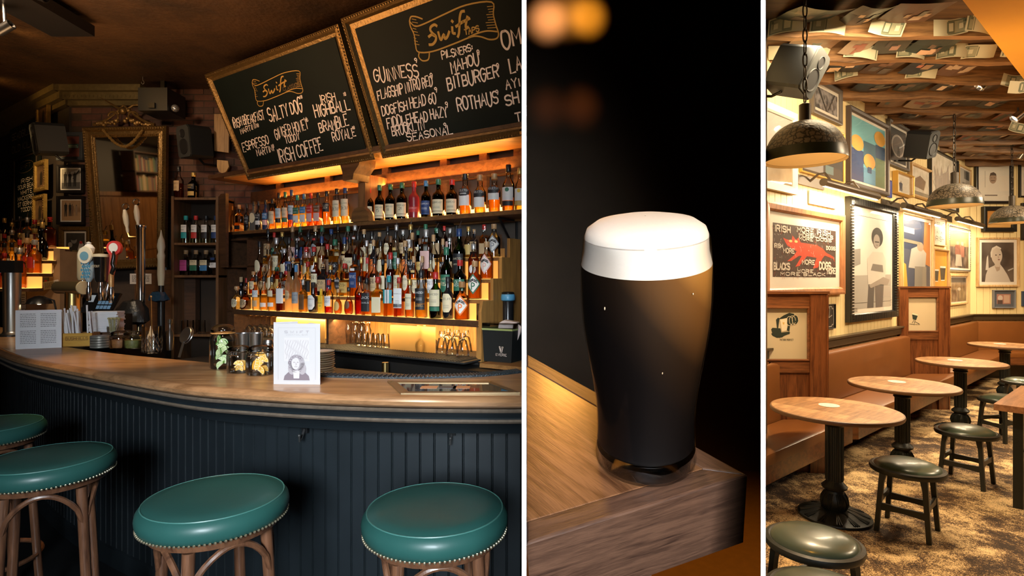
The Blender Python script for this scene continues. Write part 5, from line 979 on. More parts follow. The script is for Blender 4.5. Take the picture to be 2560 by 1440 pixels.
iv2 = thing('mirrored_tap_handle', 'pale carved tap handle on a post beside the tall cabinet', 'beer tap', loc((403-1280)/F*5.05, 5.05, 1.0)); MB().lathe([(.03,0),(.03,.3),(.02,.45)], 12).build('post', BLACK, iv2, True); MB().lathe([(.025,.45),(.032,.55),(.028,.68),(.034,.72),(.024,.75),(.034,.80),(.026,.86),(.012,.90),(.004,.95)], 14).build('carved_handle', M((.42,.40,.32),.4), iv2, True)
# cash register, desk lamp, papers
wk = tag(MB().box(-3.93,-3.30,4.66,5.50,.5,1.0).build('back_counter', M((.02,.016,.013),.5), None, False, Matrix.Identity(4)), 'dark back counter below the mirror holding the till', 'counter')
tl = thing('till', 'dark touch screen till with a blue key pad, tilted on the back counter', 'till', loc((252-1280)/F*4.55, 4.55, 1.02, -12)); s_ = MB().slab([(0,0),(.30,.0),(.33,.17),(.03,.17)], 0, .02).build('screen', M((.008,.009,.012),.2), tl); s_.matrix_local = Matrix.Translation((-.16,-.05,.22)) @ Matrix.Rotation(D2R(-25), 4, 'X')
for i in range(4):
    for j in range(3): MB().box(.15+i*.036,.18+i*.036,-.001,0,.03+j*.04,.06+j*.04).build('lit_key', GLOW((.10,.20,.34),.35), s_)
MB().box(.05,.10,-.001,0,.09,.15).build('lit_key', GLOW((.25,.3,.36),.5), s_); MB().box(-.12,.12,.0,.18,.0,.20).build('stand', BLACK, tl); MB().box(-.2,.2,-.1,.25,-.02,.0).build('drawer', BLACK, tl)
dl = thing('desk_lamp', 'small black dome desk lamp glowing over the left bottles', 'lamp', loc((98-1280)/F*4.35, 4.35, BT-.08)); MB().lathe([(.001,.40),(.03,.395),(.07,.37),(.085,.335),(.082,.335),(.06,.365),(.001,.385)], 24).build('shade', BLACK, dl, True); MB().tube([(.10,.05,0),(.11,.05,.2),(.09,.03,.36),(.02,0,.39)], .007, 8).build('arm', BLACK, dl, True); MB().lathe([(.07,0),(.07,.015)], 20).build('base', BLACK, dl); MB().ball((0,0,.352),.024,10,8).build('bulb', GLOW((1,.75,.4),14), dl, True); dl.matrix_world = dl.matrix_world @ loc(0,0,-.02)
for px, py, w_, h_, lb, Y, rot in ((352,697,54,26,'small printed notice on the dark panel below the mirror',5.518,0),(52,750,26,44,'pale handwritten note hanging by the chrome beer font',5.245,0),(128,712,40,20,'sheet of white paper pinned low on the weathered tan board',5.186,-10)):
    k_ = Y/F; q = MB().box(-w_*k_/2,w_*k_/2,-.002,0,-h_*k_/2,h_*k_/2); o = q.build('paper_notice', M((.45,.44,.46),.7), None, False, Matrix.Translation(P(px,py,Y)) @ Matrix.Rotation(D2R(rot),4,'Y')); tag(o, lb, 'paper'); q = MB(); para(q, -w_*k_*.4, w_*k_*.4, -h_*k_*.3, h_*k_*.35, 5, -.0026); q.build('print', INK, o)
tag(MB().box(-3.72,-3.12,5.52,5.6,.95,1.60).build('notice_board', WOOD((.03,.015,.008),(.08,.035,.016),1,.5,0), None, False, Matrix.Identity(4)), 'dark wooden panel below the mirror holding a notice', 'panel')
rb = random.Random(8)
for i, (px, py, w_, h_, c, lb) in enumerate(((330,780,70,60,(.012,.013,.016),'black crumpled bar bag on the back counter'),(395,742,44,24,(.01,.035,.07),'crumpled dark blue snack bag on the back counter'),(405,690,34,90,(.012,.014,.018),'dark jacket hanging between the mirror and tall cabinet'))):
    Y = (4.95,5.0,5.66)[i]; k_ = Y/F; q = MB(); q.lathe([(w_*k_*.36,0),(w_*k_*.5,h_*k_*.12),(w_*k_*.48,h_*k_*.6),(w_*k_*.3,h_*k_*.95),(.001,h_*k_)], 12, q=4, sy=.6); q.v = [(x+rb.uniform(-.012,.012), y+rb.uniform(-.012,.012), z+rb.uniform(-.012,.012)) for x, y, z in q.v]
    tag(q.build('dark_bag' if i < 3 else 'fridge_top', M(c,.35,bump=.5,vscale=30), None, True, Matrix.Translation(P(px, py+h_/2, Y))), lb, 'bag' if i < 3 else 'fridge')
# lights of the left room: shelf LEDs, spots, and unseen fills added for brightness
o = light('cornice_led', 'AREA', (0,0,0), None, 24, (1,.42,.08), shape='RECTANGLE', size=2.7, size_y=.03); o.matrix_world = BB.mat(BB.s_at(940, .55), .555, 2.30) @ Matrix.Rotation(D2R(205), 4, 'X')
o = light('shelf_led', 'AREA', (0,0,0), None, 7, (1,.50,.14), shape='RECTANGLE', size=2.7, size_y=.03); o.matrix_world = BB.mat(BB.s_at(940, .56), .56, 2.03) @ Matrix.Rotation(D2R(250), 4, 'X')
o = light('niche_led', 'AREA', (0,0,0), None, 22, (1,.64,.25), shape='RECTANGLE', size=2.0, size_y=.04); o.matrix_world = BB.mat(BB.s_at(900, .1), .05, 1.20) @ Matrix.Rotation(D2R(25), 4, 'X')
light('bar_downlight', 'SPOT', (-2.2,2.9,3.3), (-2.05,3.05,1.08), 190, (1,.62,.26), spot_size=D2R(30), spot_blend=.8, shadow_soft_size=.05)
light('bar_downlight', 'SPOT', (-.9,1.4,3.3), (-.75,2.35,1.08), 170, (1,.80,.58), spot_size=D2R(44), spot_blend=.9, shadow_soft_size=.1)
light('board_spot', 'SPOT', (-1.2,1.6,3.3), (-.7,3.7,2.9), 28, (1,.72,.42), spot_size=D2R(55), spot_blend=.9, shadow_soft_size=.1)
light('wainscot_spot', 'SPOT', (-5.6,-1.9,3.3), (-8,-.3,1.7), 170, (1,.66,.34), spot_size=D2R(95), spot_blend=.9, shadow_soft_size=.05)
light('ceiling_glow_spot', 'SPOT', (-3.98,4.33,3.37), (-3.72,4.6,3.46), 6, (1,.5,.12), spot_size=D2R(80), spot_blend=1, shadow_soft_size=.05)  # added spots standing in for track light bounced off the ceiling
light('ceiling_glow_spot', 'SPOT', (-2.6,2.9,2.5), (-1.6,3.3,3.46), 60, (1,.48,.16), spot_size=D2R(110), spot_blend=1, shadow_soft_size=.1)
light('left_frame_spot', 'SPOT', (-4.6,4.6,3.2), (-4.95,5.95,2.6), 130, (1,.62,.25), spot_size=D2R(40), spot_blend=.8, shadow_soft_size=.05)
light('ceiling_glow_spot', 'SPOT', (-4.2,4.0,2.9), (-4.6,4.4,3.46), 16, (1,.45,.12), spot_size=D2R(90), spot_blend=1, shadow_soft_size=.1)
light('ceiling_glow_spot', 'SPOT', (-5.15,5.35,3.34), (-4.9,5.65,3.46), 4, (1,.5,.12), spot_size=D2R(90), spot_blend=1, shadow_soft_size=.05)
light('brick_spot', 'SPOT', (-3.4,3.6,3.3), (-3.5,5.7,2.4), 130, (1,.68,.40), spot_size=D2R(75), spot_blend=1, shadow_soft_size=.1)
light('ceiling_fill', 'AREA', (-3.0,3.4,2.0), (-3.0,3.2,3.46), 60, (1,.58,.28), shape='RECTANGLE', size=1.8, size_y=.5)  # unseen area light added to brighten the ceiling
light('tap_fill', 'SPOT', (-2.6,2.7,3.3), (-3.35,4.3,1.3), 150, (1,.78,.52), spot_size=D2R(44), spot_blend=.9, shadow_soft_size=.08)  # unseen spot added to lift the taps and the left bar end
light('left_stand_fill', 'SPOT', (-3.4,3.9,3.3), (-3.95,5.1,1.4), 110, (1,.68,.38), spot_size=D2R(42), spot_blend=.9, shadow_soft_size=.08)  # unseen spot added to brighten the tan end of the stand
light('end_panel_fill', 'SPOT', (-1.0,2.3,2.7), (-.05,3.45,1.35), 42, (1,.66,.32), spot_size=D2R(34), spot_blend=.9, shadow_soft_size=.06)  # unseen spot added to brighten the end panel and saucers
# ================================================================= MIDDLE ROOM: dark bar, a pint on the corner of a sloping table top
KY = .78; kx = (1613-1280)/F; TL = 17
BASE = Vector((kx*KY, KY, EYE-(1146-HZ)/F*KY)); RM = Matrix.Rotation(-math.atan(kx), 4, 'Z') @ Matrix.Rotation(D2R(TL), 4, 'X'); M2 = Matrix.Translation(BASE) @ RM
def hitz(px, py): Mx = M2 @ Matrix.Rotation(D2R(-90), 4, 'X'); x, z = hit(Mx, px, py); v = Mx @ Vector((x,0,z)); l_ = M2.inverted() @ v; return (l_.x, l_.y)
dark2 = M((.016,.013,.010), .8, var=.4, vscale=2)
struct(MB().prism([(KB*.9,.9),(KC*.9,.9),(KC*6,6),(KB*6,6)], -.1, 0).build('floor', M((.10,.05,.02),.6,var=.3)))
struct(MB().prism([(KB*.9,.9),(KC*.9,.9),(KC*6,6),(KB*6,6)], 4.95, 5.05).build('ceiling', dark2))
struct(MB().box(KB*4.4,KC*4.4+.05,4.4,4.5,0,4.95).build('wall_back', M((.09,.055,.03), .8, var=.45, vscale=1.6)))
Cn, Bk, Ft = hitz(1868,1186), hitz(1316.3,883.8), hitz(1316.3,1358.4)
wal = WOOD((.045,.015,.005), (.20,.085,.035), 2.6, .38, 0, .12, coat=.25); wal2 = WOOD((.03,.013,.008), (.11,.052,.030), 4.5, .42, 0, .15)
tb = thing('wooden_table', 'thick walnut table corner carrying the pint of stout', 'table', M2); th_ = .108
cV, bV, fV = Vector(Cn), Vector(Bk), Vector(Ft); ub, uf = (bV-cV).normalized(), (fV-cV).normalized()
def isect(p, u, q, v): d = u.x*v.y-u.y*v.x; t = ((q.x-p.x)*v.y-(q.y-p.y)*v.x)/d; return p+u*t
wb = .034
nb = Vector((-ub.y,ub.x)); nb = nb if nb.dot(fV-cV) > 0 else -nb; nf = Vector((-uf.y,uf.x)); nf = nf if nf.dot(bV-cV) > 0 else -nf
side = (fV-bV).normalized(); ic = isect(cV+nb*wb, ub, cV+nf*wb, uf); ib_ = isect(cV+nb*wb, ub, bV, side); if_ = isect(cV+nf*wb, uf, fV, side)
def board(name, poly, z0, z1, m, r_=.004, par=tb):
    q = inset([tuple(p) for p in poly], 0); a = inset(q, r_); mb = MB(); n_ = len(q)
    mb.add([(x,y,z0) for x,y in q]+[(x,y,z1-r_) for x,y in q]+[(x,y,z1-r_*.3) for x,y in inset(q,r_*.3)]+[(x,y,z1) for x,y in a], [(k*n_+i, k*n_+(i+1)%n_, (k+1)*n_+(i+1)%n_, (k+1)*n_+i) for k in range(3) for i in range(n_)]+[tuple(range(3*n_,4*n_)), tuple(range(n_))[::-1]])
    d_ = uf if name == 'edge_band' and abs((poly[2]-poly[0]).normalized().dot(uf)) > .8 else ub
    a_ = math.atan2(d_.y, d_.x); rz = Matrix.Rotation(-a_, 4, 'Z'); mb.v = [tuple(rz @ Vector(v)) for v in mb.v]
    o = fixn(mb.build(name, m, par)); o.matrix_local = Matrix.Rotation(a_, 4, 'Z'); return o
board('tabletop', [ic, ib_, if_], -th_*.6, .0, wal, .0008)
board('edge_band', [cV, bV, ib_, ic], -th_, .0, wal2, .003); board('edge_band', [cV, ic, if_, fV], -th_, .0, wal2, .003)
tb_low = (M2 @ Vector((ic.x*.55, ic.y*.5, -th_)));
o = MB().box(-.05,.05,-.05,.05,-1.6,-th_-.0005).build('leg', wal2, tb); o.matrix_local = RM.inverted() @ Matrix.Identity(4); o.location = (ic.x*.2, .09, 0)
o.matrix_local = Matrix.Translation((-.05, .17, -th_-.04)) @ RM.inverted(); 
o.data.transform(Matrix.Translation((0,0,.06)))
# the pint
def t_of(y):
    lo, hi = -.1, .5
    for _ in range(40):
        t = (lo+hi)/2; p = M2 @ Vector((0,0,t)); yy = HZ-(p.z-EYE)*F/p.y
        if yy > y: lo = t
        else: hi = t
    p = M2 @ Vector((0,0,lo)); return lo, p.y/F/1.03
pp_ = []
for y, hw in ((1140,126),(1120,125),(1085,123),(1040,123),(1000,125.5),(950,133),(900,142.5),(850,152.5),(800,160.5),(750,165),(700,166.5),(650,165),(610,161.5),(592,160)):
    t, k_ = t_of(y); pp_.append((hw*k_, t))
pp_[0] = (pp_[0][0], .012); top_t = pp_[-1][1]
pg_ = thing('pint_glass', 'full pint of black stout with a creamy white head on the walnut corner', 'glass', M2)
gm, nt, n, l, b = nodes('pint_glass'); n.remove(b); out = n['Material Output']
tr = n.new('ShaderNodeBsdfTransparent'); gl = n.new('ShaderNodeBsdfGlossy'); gl.inputs['Roughness'].default_value = .06; fr_ = n.new('ShaderNodeFresnel'); fr_.inputs[0].default_value = 1.5; mx = n.new('ShaderNodeMixShader')
fm_ = n.new('ShaderNodeMath'); fm_.operation = 'MULTIPLY'; fm_.inputs[1].default_value = .45; l.new(fr_.outputs[0], fm_.inputs[0]); l.new(fm_.outputs[0], mx.inputs[0]); l.new(tr.outputs[0], mx.inputs[1]); l.new(gl.outputs[0], mx.inputs[2]); l.new(mx.outputs[0], out.inputs[0])
r0 = pp_[0][0]
MB().lathe([(.001,.0005),(r0*.93,.0005),(r0*.985,.004)]+[(r0,.012)]+pp_[1:]+[(pp_[-1][0]*.985, top_t+.0025),(pp_[-1][0]*.965, top_t)], 64, cap=False).build('glass_body', gm, pg_, True)
cg_, nt, n, l, b = nodes('thick_glass'); b.inputs['Transmission Weight'].default_value = 1; b.inputs['Roughness'].default_value = .02; b.inputs['IOR'].default_value = 1.45; b.inputs['Base Color'].default_value = (.95,.9,.82,1)
MB().lathe([(.001,.002),(r0*.9,.002),(r0*.97,.008),(r0*.97,.024),(r0*.90,.028),(.001,.024)], 48).build('thick_base', GLASS((.92,.86,.74), 3.0, .08), pg_, True)
st_m, nt, n, l, b = nodes('stout')              # settling stout, tan above black; amber towards the right is light painted in
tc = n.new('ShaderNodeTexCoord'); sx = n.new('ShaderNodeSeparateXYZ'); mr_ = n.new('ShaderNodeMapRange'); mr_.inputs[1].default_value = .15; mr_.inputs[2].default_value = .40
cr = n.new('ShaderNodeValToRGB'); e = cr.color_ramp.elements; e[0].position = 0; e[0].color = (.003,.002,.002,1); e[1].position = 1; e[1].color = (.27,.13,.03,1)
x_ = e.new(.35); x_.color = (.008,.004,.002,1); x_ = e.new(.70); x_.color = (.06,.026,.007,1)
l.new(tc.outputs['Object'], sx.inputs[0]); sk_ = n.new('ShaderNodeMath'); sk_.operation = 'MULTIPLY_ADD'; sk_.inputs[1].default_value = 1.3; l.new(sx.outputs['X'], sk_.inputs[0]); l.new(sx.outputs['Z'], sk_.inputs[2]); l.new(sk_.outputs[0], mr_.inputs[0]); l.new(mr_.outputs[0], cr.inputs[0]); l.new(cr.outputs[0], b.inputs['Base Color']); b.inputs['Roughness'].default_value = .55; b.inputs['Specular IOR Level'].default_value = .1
ft, _ = t_of(655); lq = [(r*.975, t) for r, t in pp_ if .036 < t < ft]; rf = [r for r, t in pp_ if t < ft][-1]*.975
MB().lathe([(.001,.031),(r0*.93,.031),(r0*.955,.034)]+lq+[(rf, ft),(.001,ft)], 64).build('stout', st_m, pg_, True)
foam = M((.42,.38,.34), .75, var=.03, vscale=200, bump=.05); rt = pp_[-1][0]
MB().lathe([(rf*.999,ft),(rt*.985,(ft+top_t)/2),(rt*.972,top_t-.002),(rt*.968,top_t+.004),(rt*.93,top_t+.012),(rt*.78,top_t+.020),(rt*.5,top_t+.0245),(rt*.2,top_t+.026),(.001,top_t+.0262)], 64, cap=False).build('foam_head', foam, pg_, True)
q = MB(); rr = random.Random(2)
for i in range(3):
    a = rr.uniform(-2.3,-.8); t = rr.uniform(.12,.27); r_ = [r for r, tt in pp_ if tt < t][-1]*1.001; q.ball((r_*math.cos(a), r_*math.sin(a), t), rr.uniform(.0006,.0012), 6, 4, sz=2)
q.build('droplets', M((.35,.28,.2),.1), pg_, True)['kind'] = 'stuff'
# middle room lights: added wall glows for blurred far lamps, key from the left
def wash(px, py, power, col, size, dz=.55, dy=1.3, Y=4.4):
    p = P(px, py, Y); light('wall_glow_spot', 'SPOT', (p.x, Y-dy, p.z+dz), (p.x, Y, p.z), power, col, spot_size=D2R(size), spot_blend=1, shadow_soft_size=.12)
wash(1370,50,2000,(1,.52,.22),8.5); wash(1468,42,2000,(1,.46,.035),7.5); wash(1420,40,700,(1,.48,.10),9)
wash(1900,155,210,(1,.28,.04),9); wash(1450,268,80,(1,.32,.07),9); wash(1370,270,55,(1,.34,.09),9); wash(1810,352,45,(1,.42,.15),14)
light('table_key', 'AREA', (.12,1.75,2.0), (.06,1.0,1.3), 4.2, (1,.42,.07), shape='DISK', size=.2)
light('pint_side_fill', 'AREA', (.345,.82,1.99), tuple(M2 @ Vector((.07,0,.19))), .3, (1,.56,.14), shape='DISK', size=.16, spread=D2R(80))  # unseen light added for a glow down the right of the pint
light('pint_front_fill', 'AREA', (.43,-.22,1.55), tuple(M2 @ Vector((.07,0,.21))), .70, (1,.74,.42), shape='DISK', size=.25, spread=D2R(22))  # unseen light added to bring out amber on the stout's right
light('pint_warm_spot', 'SPOT', (.02,.47,2.0), tuple(M2 @ Vector((-.08,0,.24))), 5, (1,.42,.04), spot_size=D2R(34), spot_blend=.8, shadow_soft_size=.05)
light('floor_glow', 'SPOT', (.95,2.4,2.2), (1.0,2.8,0), 260, (1,.42,.04), spot_size=D2R(75), spot_blend=1, shadow_soft_size=.2)
# ================================================================= RIGHT ROOM: shell
m, nt, n, l, b = nodes('sawdust_floor')
tc = n.new('ShaderNodeTexCoord'); n1 = n.new('ShaderNodeTexNoise'); n1.inputs['Scale'].default_value = 3.2; n1.inputs['Detail'].default_value = 10; n1.inputs['Roughness'].default_value = .72
n2 = n.new('ShaderNodeTexNoise'); n2.inputs['Scale'].default_value = 170; n2.inputs['Detail'].default_value = 4
ad = n.new('ShaderNodeMath'); ad.operation = 'MULTIPLY_ADD'; ad.inputs[1].default_value = .55
cr = n.new('ShaderNodeValToRGB'); e = cr.color_ramp.elements; e[0].position = .70; e[0].color = (.035,.018,.009,1); e[1].position = .86; e[1].color = (.80,.56,.28,1); x_ = e.new(.765); x_.color = (.20,.11,.045,1)
l.new(tc.outputs['Object'], n1.inputs['Vector']); l.new(tc.outputs['Object'], n2.inputs['Vector']); l.new(n2.outputs['Fac'], ad.inputs[0]); l.new(n1.outputs['Fac'], ad.inputs[2]); l.new(ad.outputs[0], cr.inputs[0]); l.new(cr.outputs[0], b.inputs['Base Color']); b.inputs['Roughness'].default_value = .85
bp = n.new('ShaderNodeBump'); bp.inputs['Strength'].default_value = .6; bp.inputs['Distance'].default_value = .006; l.new(ad.outputs[0], bp.inputs['Height']); l.new(bp.outputs['Normal'], b.inputs['Normal'])
struct(MB().prism([(KD*.6,.6),(12,.6),(12,9.9),(KD*9.9,9.9)], FL3-.1, FL3).build('floor', m))
CH, BH = 3.545, 3.43
cwood3 = WOOD((.03,.014,.006), (.11,.055,.02), .7, .55, 0)
cl = struct(MB().prism([(KD*.6,.6),(12,.6),(12,9.9),(KD*9.9,9.9)], CH, CH+.1).build('ceiling', cwood3))
cream = M((.84,.66,.33), .55, var=.06, vscale=3); sL = LW.s_at(1913, 0)
lw = struct(MB().prism([LW.xy(sL-.2,.02), LW.xy(.02,.02), LW.xy(.02,.15), LW.xy(sL-.2,.15)], FL3, CH).build('wall_left', M((.50,.36,.15),.7)))
bwid = .115; nb_ = int(-sL/bwid)+2; bm_ = MB().slab([(.003,.0),(bwid-.003,.0),(bwid-.003,2.75),(.003,2.75)], 0, .022); bm_ = bm_.build('board', cream); bdat = bm_.data; bpy.data.objects.remove(bm_)
for i in range(nb_):
    o = bpy.data.objects.new('board', bdat); C.objects.link(o); o.parent = lw; o.matrix_world = LW.mat(-bwid*(i+1), 0, .78)
fw = struct(MB().box(7.9, 9.6, 9.682, 9.8, FL3, CH).build('wall_back', M((.50,.36,.15),.7)))
for i in range(14):
    o = bpy.data.objects.new('board', bdat); C.objects.link(o); o.parent = fw; o.matrix_world = FW.mat(bwid*i, 0, .78)
struct(MB().box(11.9, 12, .6, 9.9, FL3, CH).build('wall_right', M((.6,.42,.2),.7)))
# beams, each its own piece of the ceiling
beam_m = WOOD((.06,.026,.008), (.26,.13,.048), .8, .6, 0, .25)
soff = lambda Y: 3.14+(Y-3.86)*(.766/.643)+.02   # left edge of the sloping soffit at depth Y
YB = [4.43+.50*i for i in range(11)]
for i, Y in enumerate(YB):
    xl = max(LW.o.x+(Y-LW.o.y)*(.766/.643)-.03, KD*(Y+.08)+.002); rr = random.Random(i); q = MB(); nx = 9; x1 = soff(Y)+.05; pts = []
    for k in range(nx+1):
        x = xl+(x1-xl)*k/nx; dz = rr.uniform(-.018,.014); dy = rr.uniform(-.008,.008); pts.append([(x,Y+dy,BH+dz),(x,Y+.075+dy,BH+dz+rr.uniform(-.01,.01)),(x,Y+.075,CH),(x,Y,CH)])
    q.add([p for r in pts for p in r], [(k*4+a, k*4+(a+1)%4, (k+1)*4+(a+1)%4, (k+1)*4+a) for k in range(nx) for a in range(4)]+[(3,2,1,0),(nx*4,nx*4+1,nx*4+2,nx*4+3)]); fixn(q.build('beam', beam_m, cl))
so = MB(); a = Vector((soff(3.2),3.2)); b_ = Vector((soff(9.6),9.6)); so.prism([tuple(a), tuple(b_), (b_.x+2.5,b_.y), (a.x+3.2,a.y)], 3.36, CH)
fixn(so.build('soffit', M((.78,.38,.04), .5, var=.15, vscale=2), cl))
# ---------------------------------------------------------------- pinned prints and banknotes
note_m = [M((.40,.36,.24), .7), M((.09,.10,.06), .7), M((.22,.21,.13), .7)]
def banknote(mat, label, wd_=.25, curl=.03, seed=0):
    h = wd_*.42; q = MB(); nx = 6
    cv = lambda u, v: (u*wd_, -curl*math.sin(u*4+seed)*(.3+abs(v)), v*h+curl*.4*math.cos(u*3+seed))
    def patch(u0, u1, v0, v1, dy, mi):
        vs = []; 
        for i in range(nx+1):
            u = u0+(u1-u0)*i/nx; a, b = cv(u, v0), cv(u, v1); vs += [(a[0],a[1]-dy,a[2]),(b[0],b[1]-dy,b[2])]
        q.add(vs, [(2*i,2*i+2,2*i+3,2*i+1) for i in range(nx)], mi)
    patch(-.5,.5,-.5,.5,0,0); patch(-.46,.46,-.42,.42,.0006,1); patch(-.43,.43,-.36,.36,.0012,2); patch(-.12,.12,-.34,.34,.0018,1); patch(-.08,.08,-.24,.26,.0022,0)
    for s_ in (-1,1): patch(s_*.30-.06, s_*.30+.06, -.16,.16,.0018,0); patch(s_*.39-.03, s_*.39+.03, .2,.34,.0018,1)
    return tag(q.build('banknote', note_m, None, True, mat), label, 'banknote', 'banknotes pinned to the ceiling timbers')
rp = random.Random(21)
row_px = [(0,[1935,2068,2215,2372,2452]),(1,[1925,2030,2150,2275,2375,2445,2540]),(2,[2110,2300])]
for bi, pxs in row_px:
    for i, px in enumerate(pxs):
        Y = YB[bi]-.05; mt_ = Matrix.Translation((max((px-1280)/F*Y, KD*Y+.16), Y-.02, BH+.05)) @ Matrix.Rotation(D2R(rp.uniform(-14,14)), 4, 'Y') @ Matrix.Rotation(D2R(rp.uniform(10,38)), 4, 'X') @ Matrix.Rotation(D2R(rp.uniform(-18,18)), 4, 'Z')
        banknote(mt_, 'curled banknote pinned to the %s beam, %s from the cream wall' % (['nearest','second','third'][bi], ORD[i]), .29-.02*bi, .035, px)
for i, (px, py, rx) in enumerate(((2540,60,55),(2485,12,60),(2548,118,30),(2552,215,20),(2535,200,10),(2553,320,5))):
    Y = [4.3,4.0,4.7,5.2,5.3,6.2][i]; banknote(Matrix.Translation(P(px,py,Y)) @ Matrix.Rotation(D2R(-40+i*12),4,'Y') @ Matrix.Rotation(D2R(rx),4,'X'), 'banknote hanging from the orange soffit, %s from the front' % ORD[i], .26, .03, i)
pcol = [(.02,.03,.025),(.03,.025,.02),(.06,.035,.02),(.012,.02,.03),(.10,.05,.03),(.20,.12,.07),(.30,.22,.15),(.015,.012,.01),(.16,.05,.03),(.05,.05,.04)]
pn = {0:'dark green',1:'near black',2:'dark brown',3:'midnight blue',4:'russet',5:'tan',6:'pale sepia',7:'black',8:'dull red',9:'olive grey'}
def poster(mat, w_, h_, label, k, rr):
    ci = k % len(pcol); q = MB(); nx = 4; sag = rr.uniform(.0,.03); mats = [M(pcol[ci],.35), M(tuple(min(1,c*2.5+.05) for c in pcol[(ci+5)%10]),.35), M(tuple(c*1.5+.02 for c in pcol[(ci+2)%10]),.35), M((.55,.45,.33),.4)]
    f_ = lambda u, v: (u*w_, v*h_, -sag*(1-4*u*u)-sag*.8*(1 if v < -.4 else 0))
    def cell(u0,u1,v0,v1,dz,mi):
        vs = []
        for i in range(nx+1):
            u = u0+(u1-u0)*i/nx
            for v in (v0,(v0+v1)/2,v1): p = f_(u,v); vs.append((p[0],p[1],p[2]-dz))
        q.add(vs, [(3*i+j,3*i+j+1,3*i+j+4,3*i+j+3) for i in range(nx) for j in (0,1)], mi)
    cell(-.5,.5,-.5,.5,0,0)
    for j in range(5): u, v = rr.uniform(-.4,.2), rr.uniform(-.4,.2); cell(u,u+rr.uniform(.08,.3),v,v+rr.uniform(.1,.35),.001*(j+1),rr.choice([1,2,2]))
    if rr.random() < .5: cell(-.5,.5,-.5,-.42,.0065,3)
    return tag(q.build('pinned_print', mats, None, False, mat), label, 'poster', 'prints pinned to the ceiling')
k = 0
for bay in range(-1, 9):
    Y0 = YB[bay]+.09 if bay >= 0 else 3.9; Y1 = YB[bay+1]-.02; x = max(KD*Y1+.06, LW.o.x+(Y1-LW.o.y)*1.191+.12); i = 0
    while x < soff(Y0)-.25 and x < .93*Y1:
        w_ = rp.uniform(.22,.42); tilt = rp.uniform(5,13) if bay >= 0 else rp.uniform(2,10); h_ = rp.uniform(.26,.30) if bay >= 0 else .36
        yc = Y1-.155 if bay >= 0 else Y1-.22
        mt_ = Matrix.Translation((x+w_/2, yc, CH-.012-(.5*h_*math.sin(D2R(tilt)) if bay >= 0 else .03))) @ Matrix.Rotation(D2R(rp.uniform(-9,9)), 4, 'Z') @ Matrix.Rotation(D2R(-tilt if bay >= 0 else tilt), 4, 'X')
        poster(mt_, w_, h_, '%s print pinned %s, %s from the cream wall' % (pn[k % 10], 'in front of the nearest beam' if bay < 0 else 'behind the %s ceiling beam' % ORD[bay], ORD[i]), k, rp); k += 1 if rp.random() < .6 else 3; x += w_*rp.uniform(.95,1.25); i += 1
# ---------------------------------------------------------------- bench, panelling, dividers
tan_l = M((.175,.060,.013), .38, var=.14, vscale=5, coat=.15); mah = WOOD((.05,.013,.004), (.19,.06,.017), 1.1, .32, 2, .06, coat=.3); mah_h = WOOD((.055,.017,.005), (.20,.07,.022), 1.1, .35, 0, .06, coat=.2); olive = M((.05,.032,.014), .4)
def onL(Y, d): s = (Y-LW.o.y-d*LW.w.y)/LW.u.y; return LW.xy(s, d)
def seg_poly(Ya, Yb, d0, d1): return [onL(Ya,d0) if Ya else LW.xy(LW.s_at(1914,d0),d0), onL(Yb,d0), onL(Yb,d1), onL(Ya,d1) if Ya else LW.xy(LW.s_at(1914,d1),d1)]
def soft(poly, z0, z1, r_): 
    q = MB(); n_ = len(poly); rings = [(poly, z0),(poly, z1-r_),(inset(poly, r_*.35), z1-r_*.3),(inset(poly, r_*1.1), z1)]
    q.add([(x,y,z) for p, z in rings for x,y in p], [(k*n_+i,k*n_+(i+1)%n_,(k+1)*n_+(i+1)%n_,(k+1)*n_+i) for k in range(3) for i in range(n_)]+[tuple(range(3*n_,4*n_)), tuple(range(n_))[::-1]]); return q
cornerL = LW.xy
for i, (Ya, Yb, lb) in enumerate(((None,4.79,'tan leather wall bench in front of the nearest wooden divider'),(4.88,7.11,'tan leather wall bench between the two wooden dividers'),(7.24,None,'tan leather corner bench beyond the second divider'))):
    bn = thing('wall_bench', lb, 'bench', None, 'tan leather benches along the cream wall')
    def pl(d0, d1):
        if Yb: return seg_poly(Ya, Yb, d0, d1)
        return [onL(Ya,d0), (FW.o.x+(-d0)*.325, FW.o.y+d0), (9.5,FW.o.y+d0), (9.5,FW.o.y+d1), (FW.o.x+(-d1)*.325, FW.o.y+d1), onL(Ya,d1)]
    if Yb:
        fixn(soft(pl(-.53,-.13), .235, .315, .03).build('seat_cushion', tan_l, bn, True)); fixn(soft(pl(-.125,-.02), .30, .795, .03).build('backrest', tan_l, bn, True))
        fixn(MB().prism(pl(-.525,-.49), .11, .234).build('front_rail', mah_h, bn)); fixn(MB().prism(pl(-.20,-.01), FL3, .23).build('base', olive, bn))
    else:
        for nm, d0, d1, z0, z1, mm_ in (('seat_cushion',-.53,-.13,.235,.315,tan_l),('backrest',-.125,-.02,.30,.795,tan_l),('front_rail',-.525,-.49,.11,.234,mah_h),('base',-.20,-.01,FL3,.23,olive)):
            p = pl(d0, d1); 
            for part in ([p[0],p[1],p[4],p[5]],[p[1],p[2],p[3],p[4]]): fixn((soft(part, z0, z1, .03) if mm_ is tan_l else MB().prism(part, z0, z1)).build(nm, mm_, bn, mm_ is tan_l))
for nm_, d0, z0, z1 in (('trim_1',-.05,.815,.895),('trim_2',-.075,.895,.915)):
    struct(fixn(MB().prism([LW.xy(LW.s_at(1914,d0),d0),(FW.o.x-d0*.325,FW.o.y+d0),(9.5,FW.o.y+d0),(9.5,FW.o.y-.002),(FW.o.x,FW.o.y-.002),LW.xy(LW.s_at(1914,-.002),-.002)], z0, z1).build(nm_, olive)))
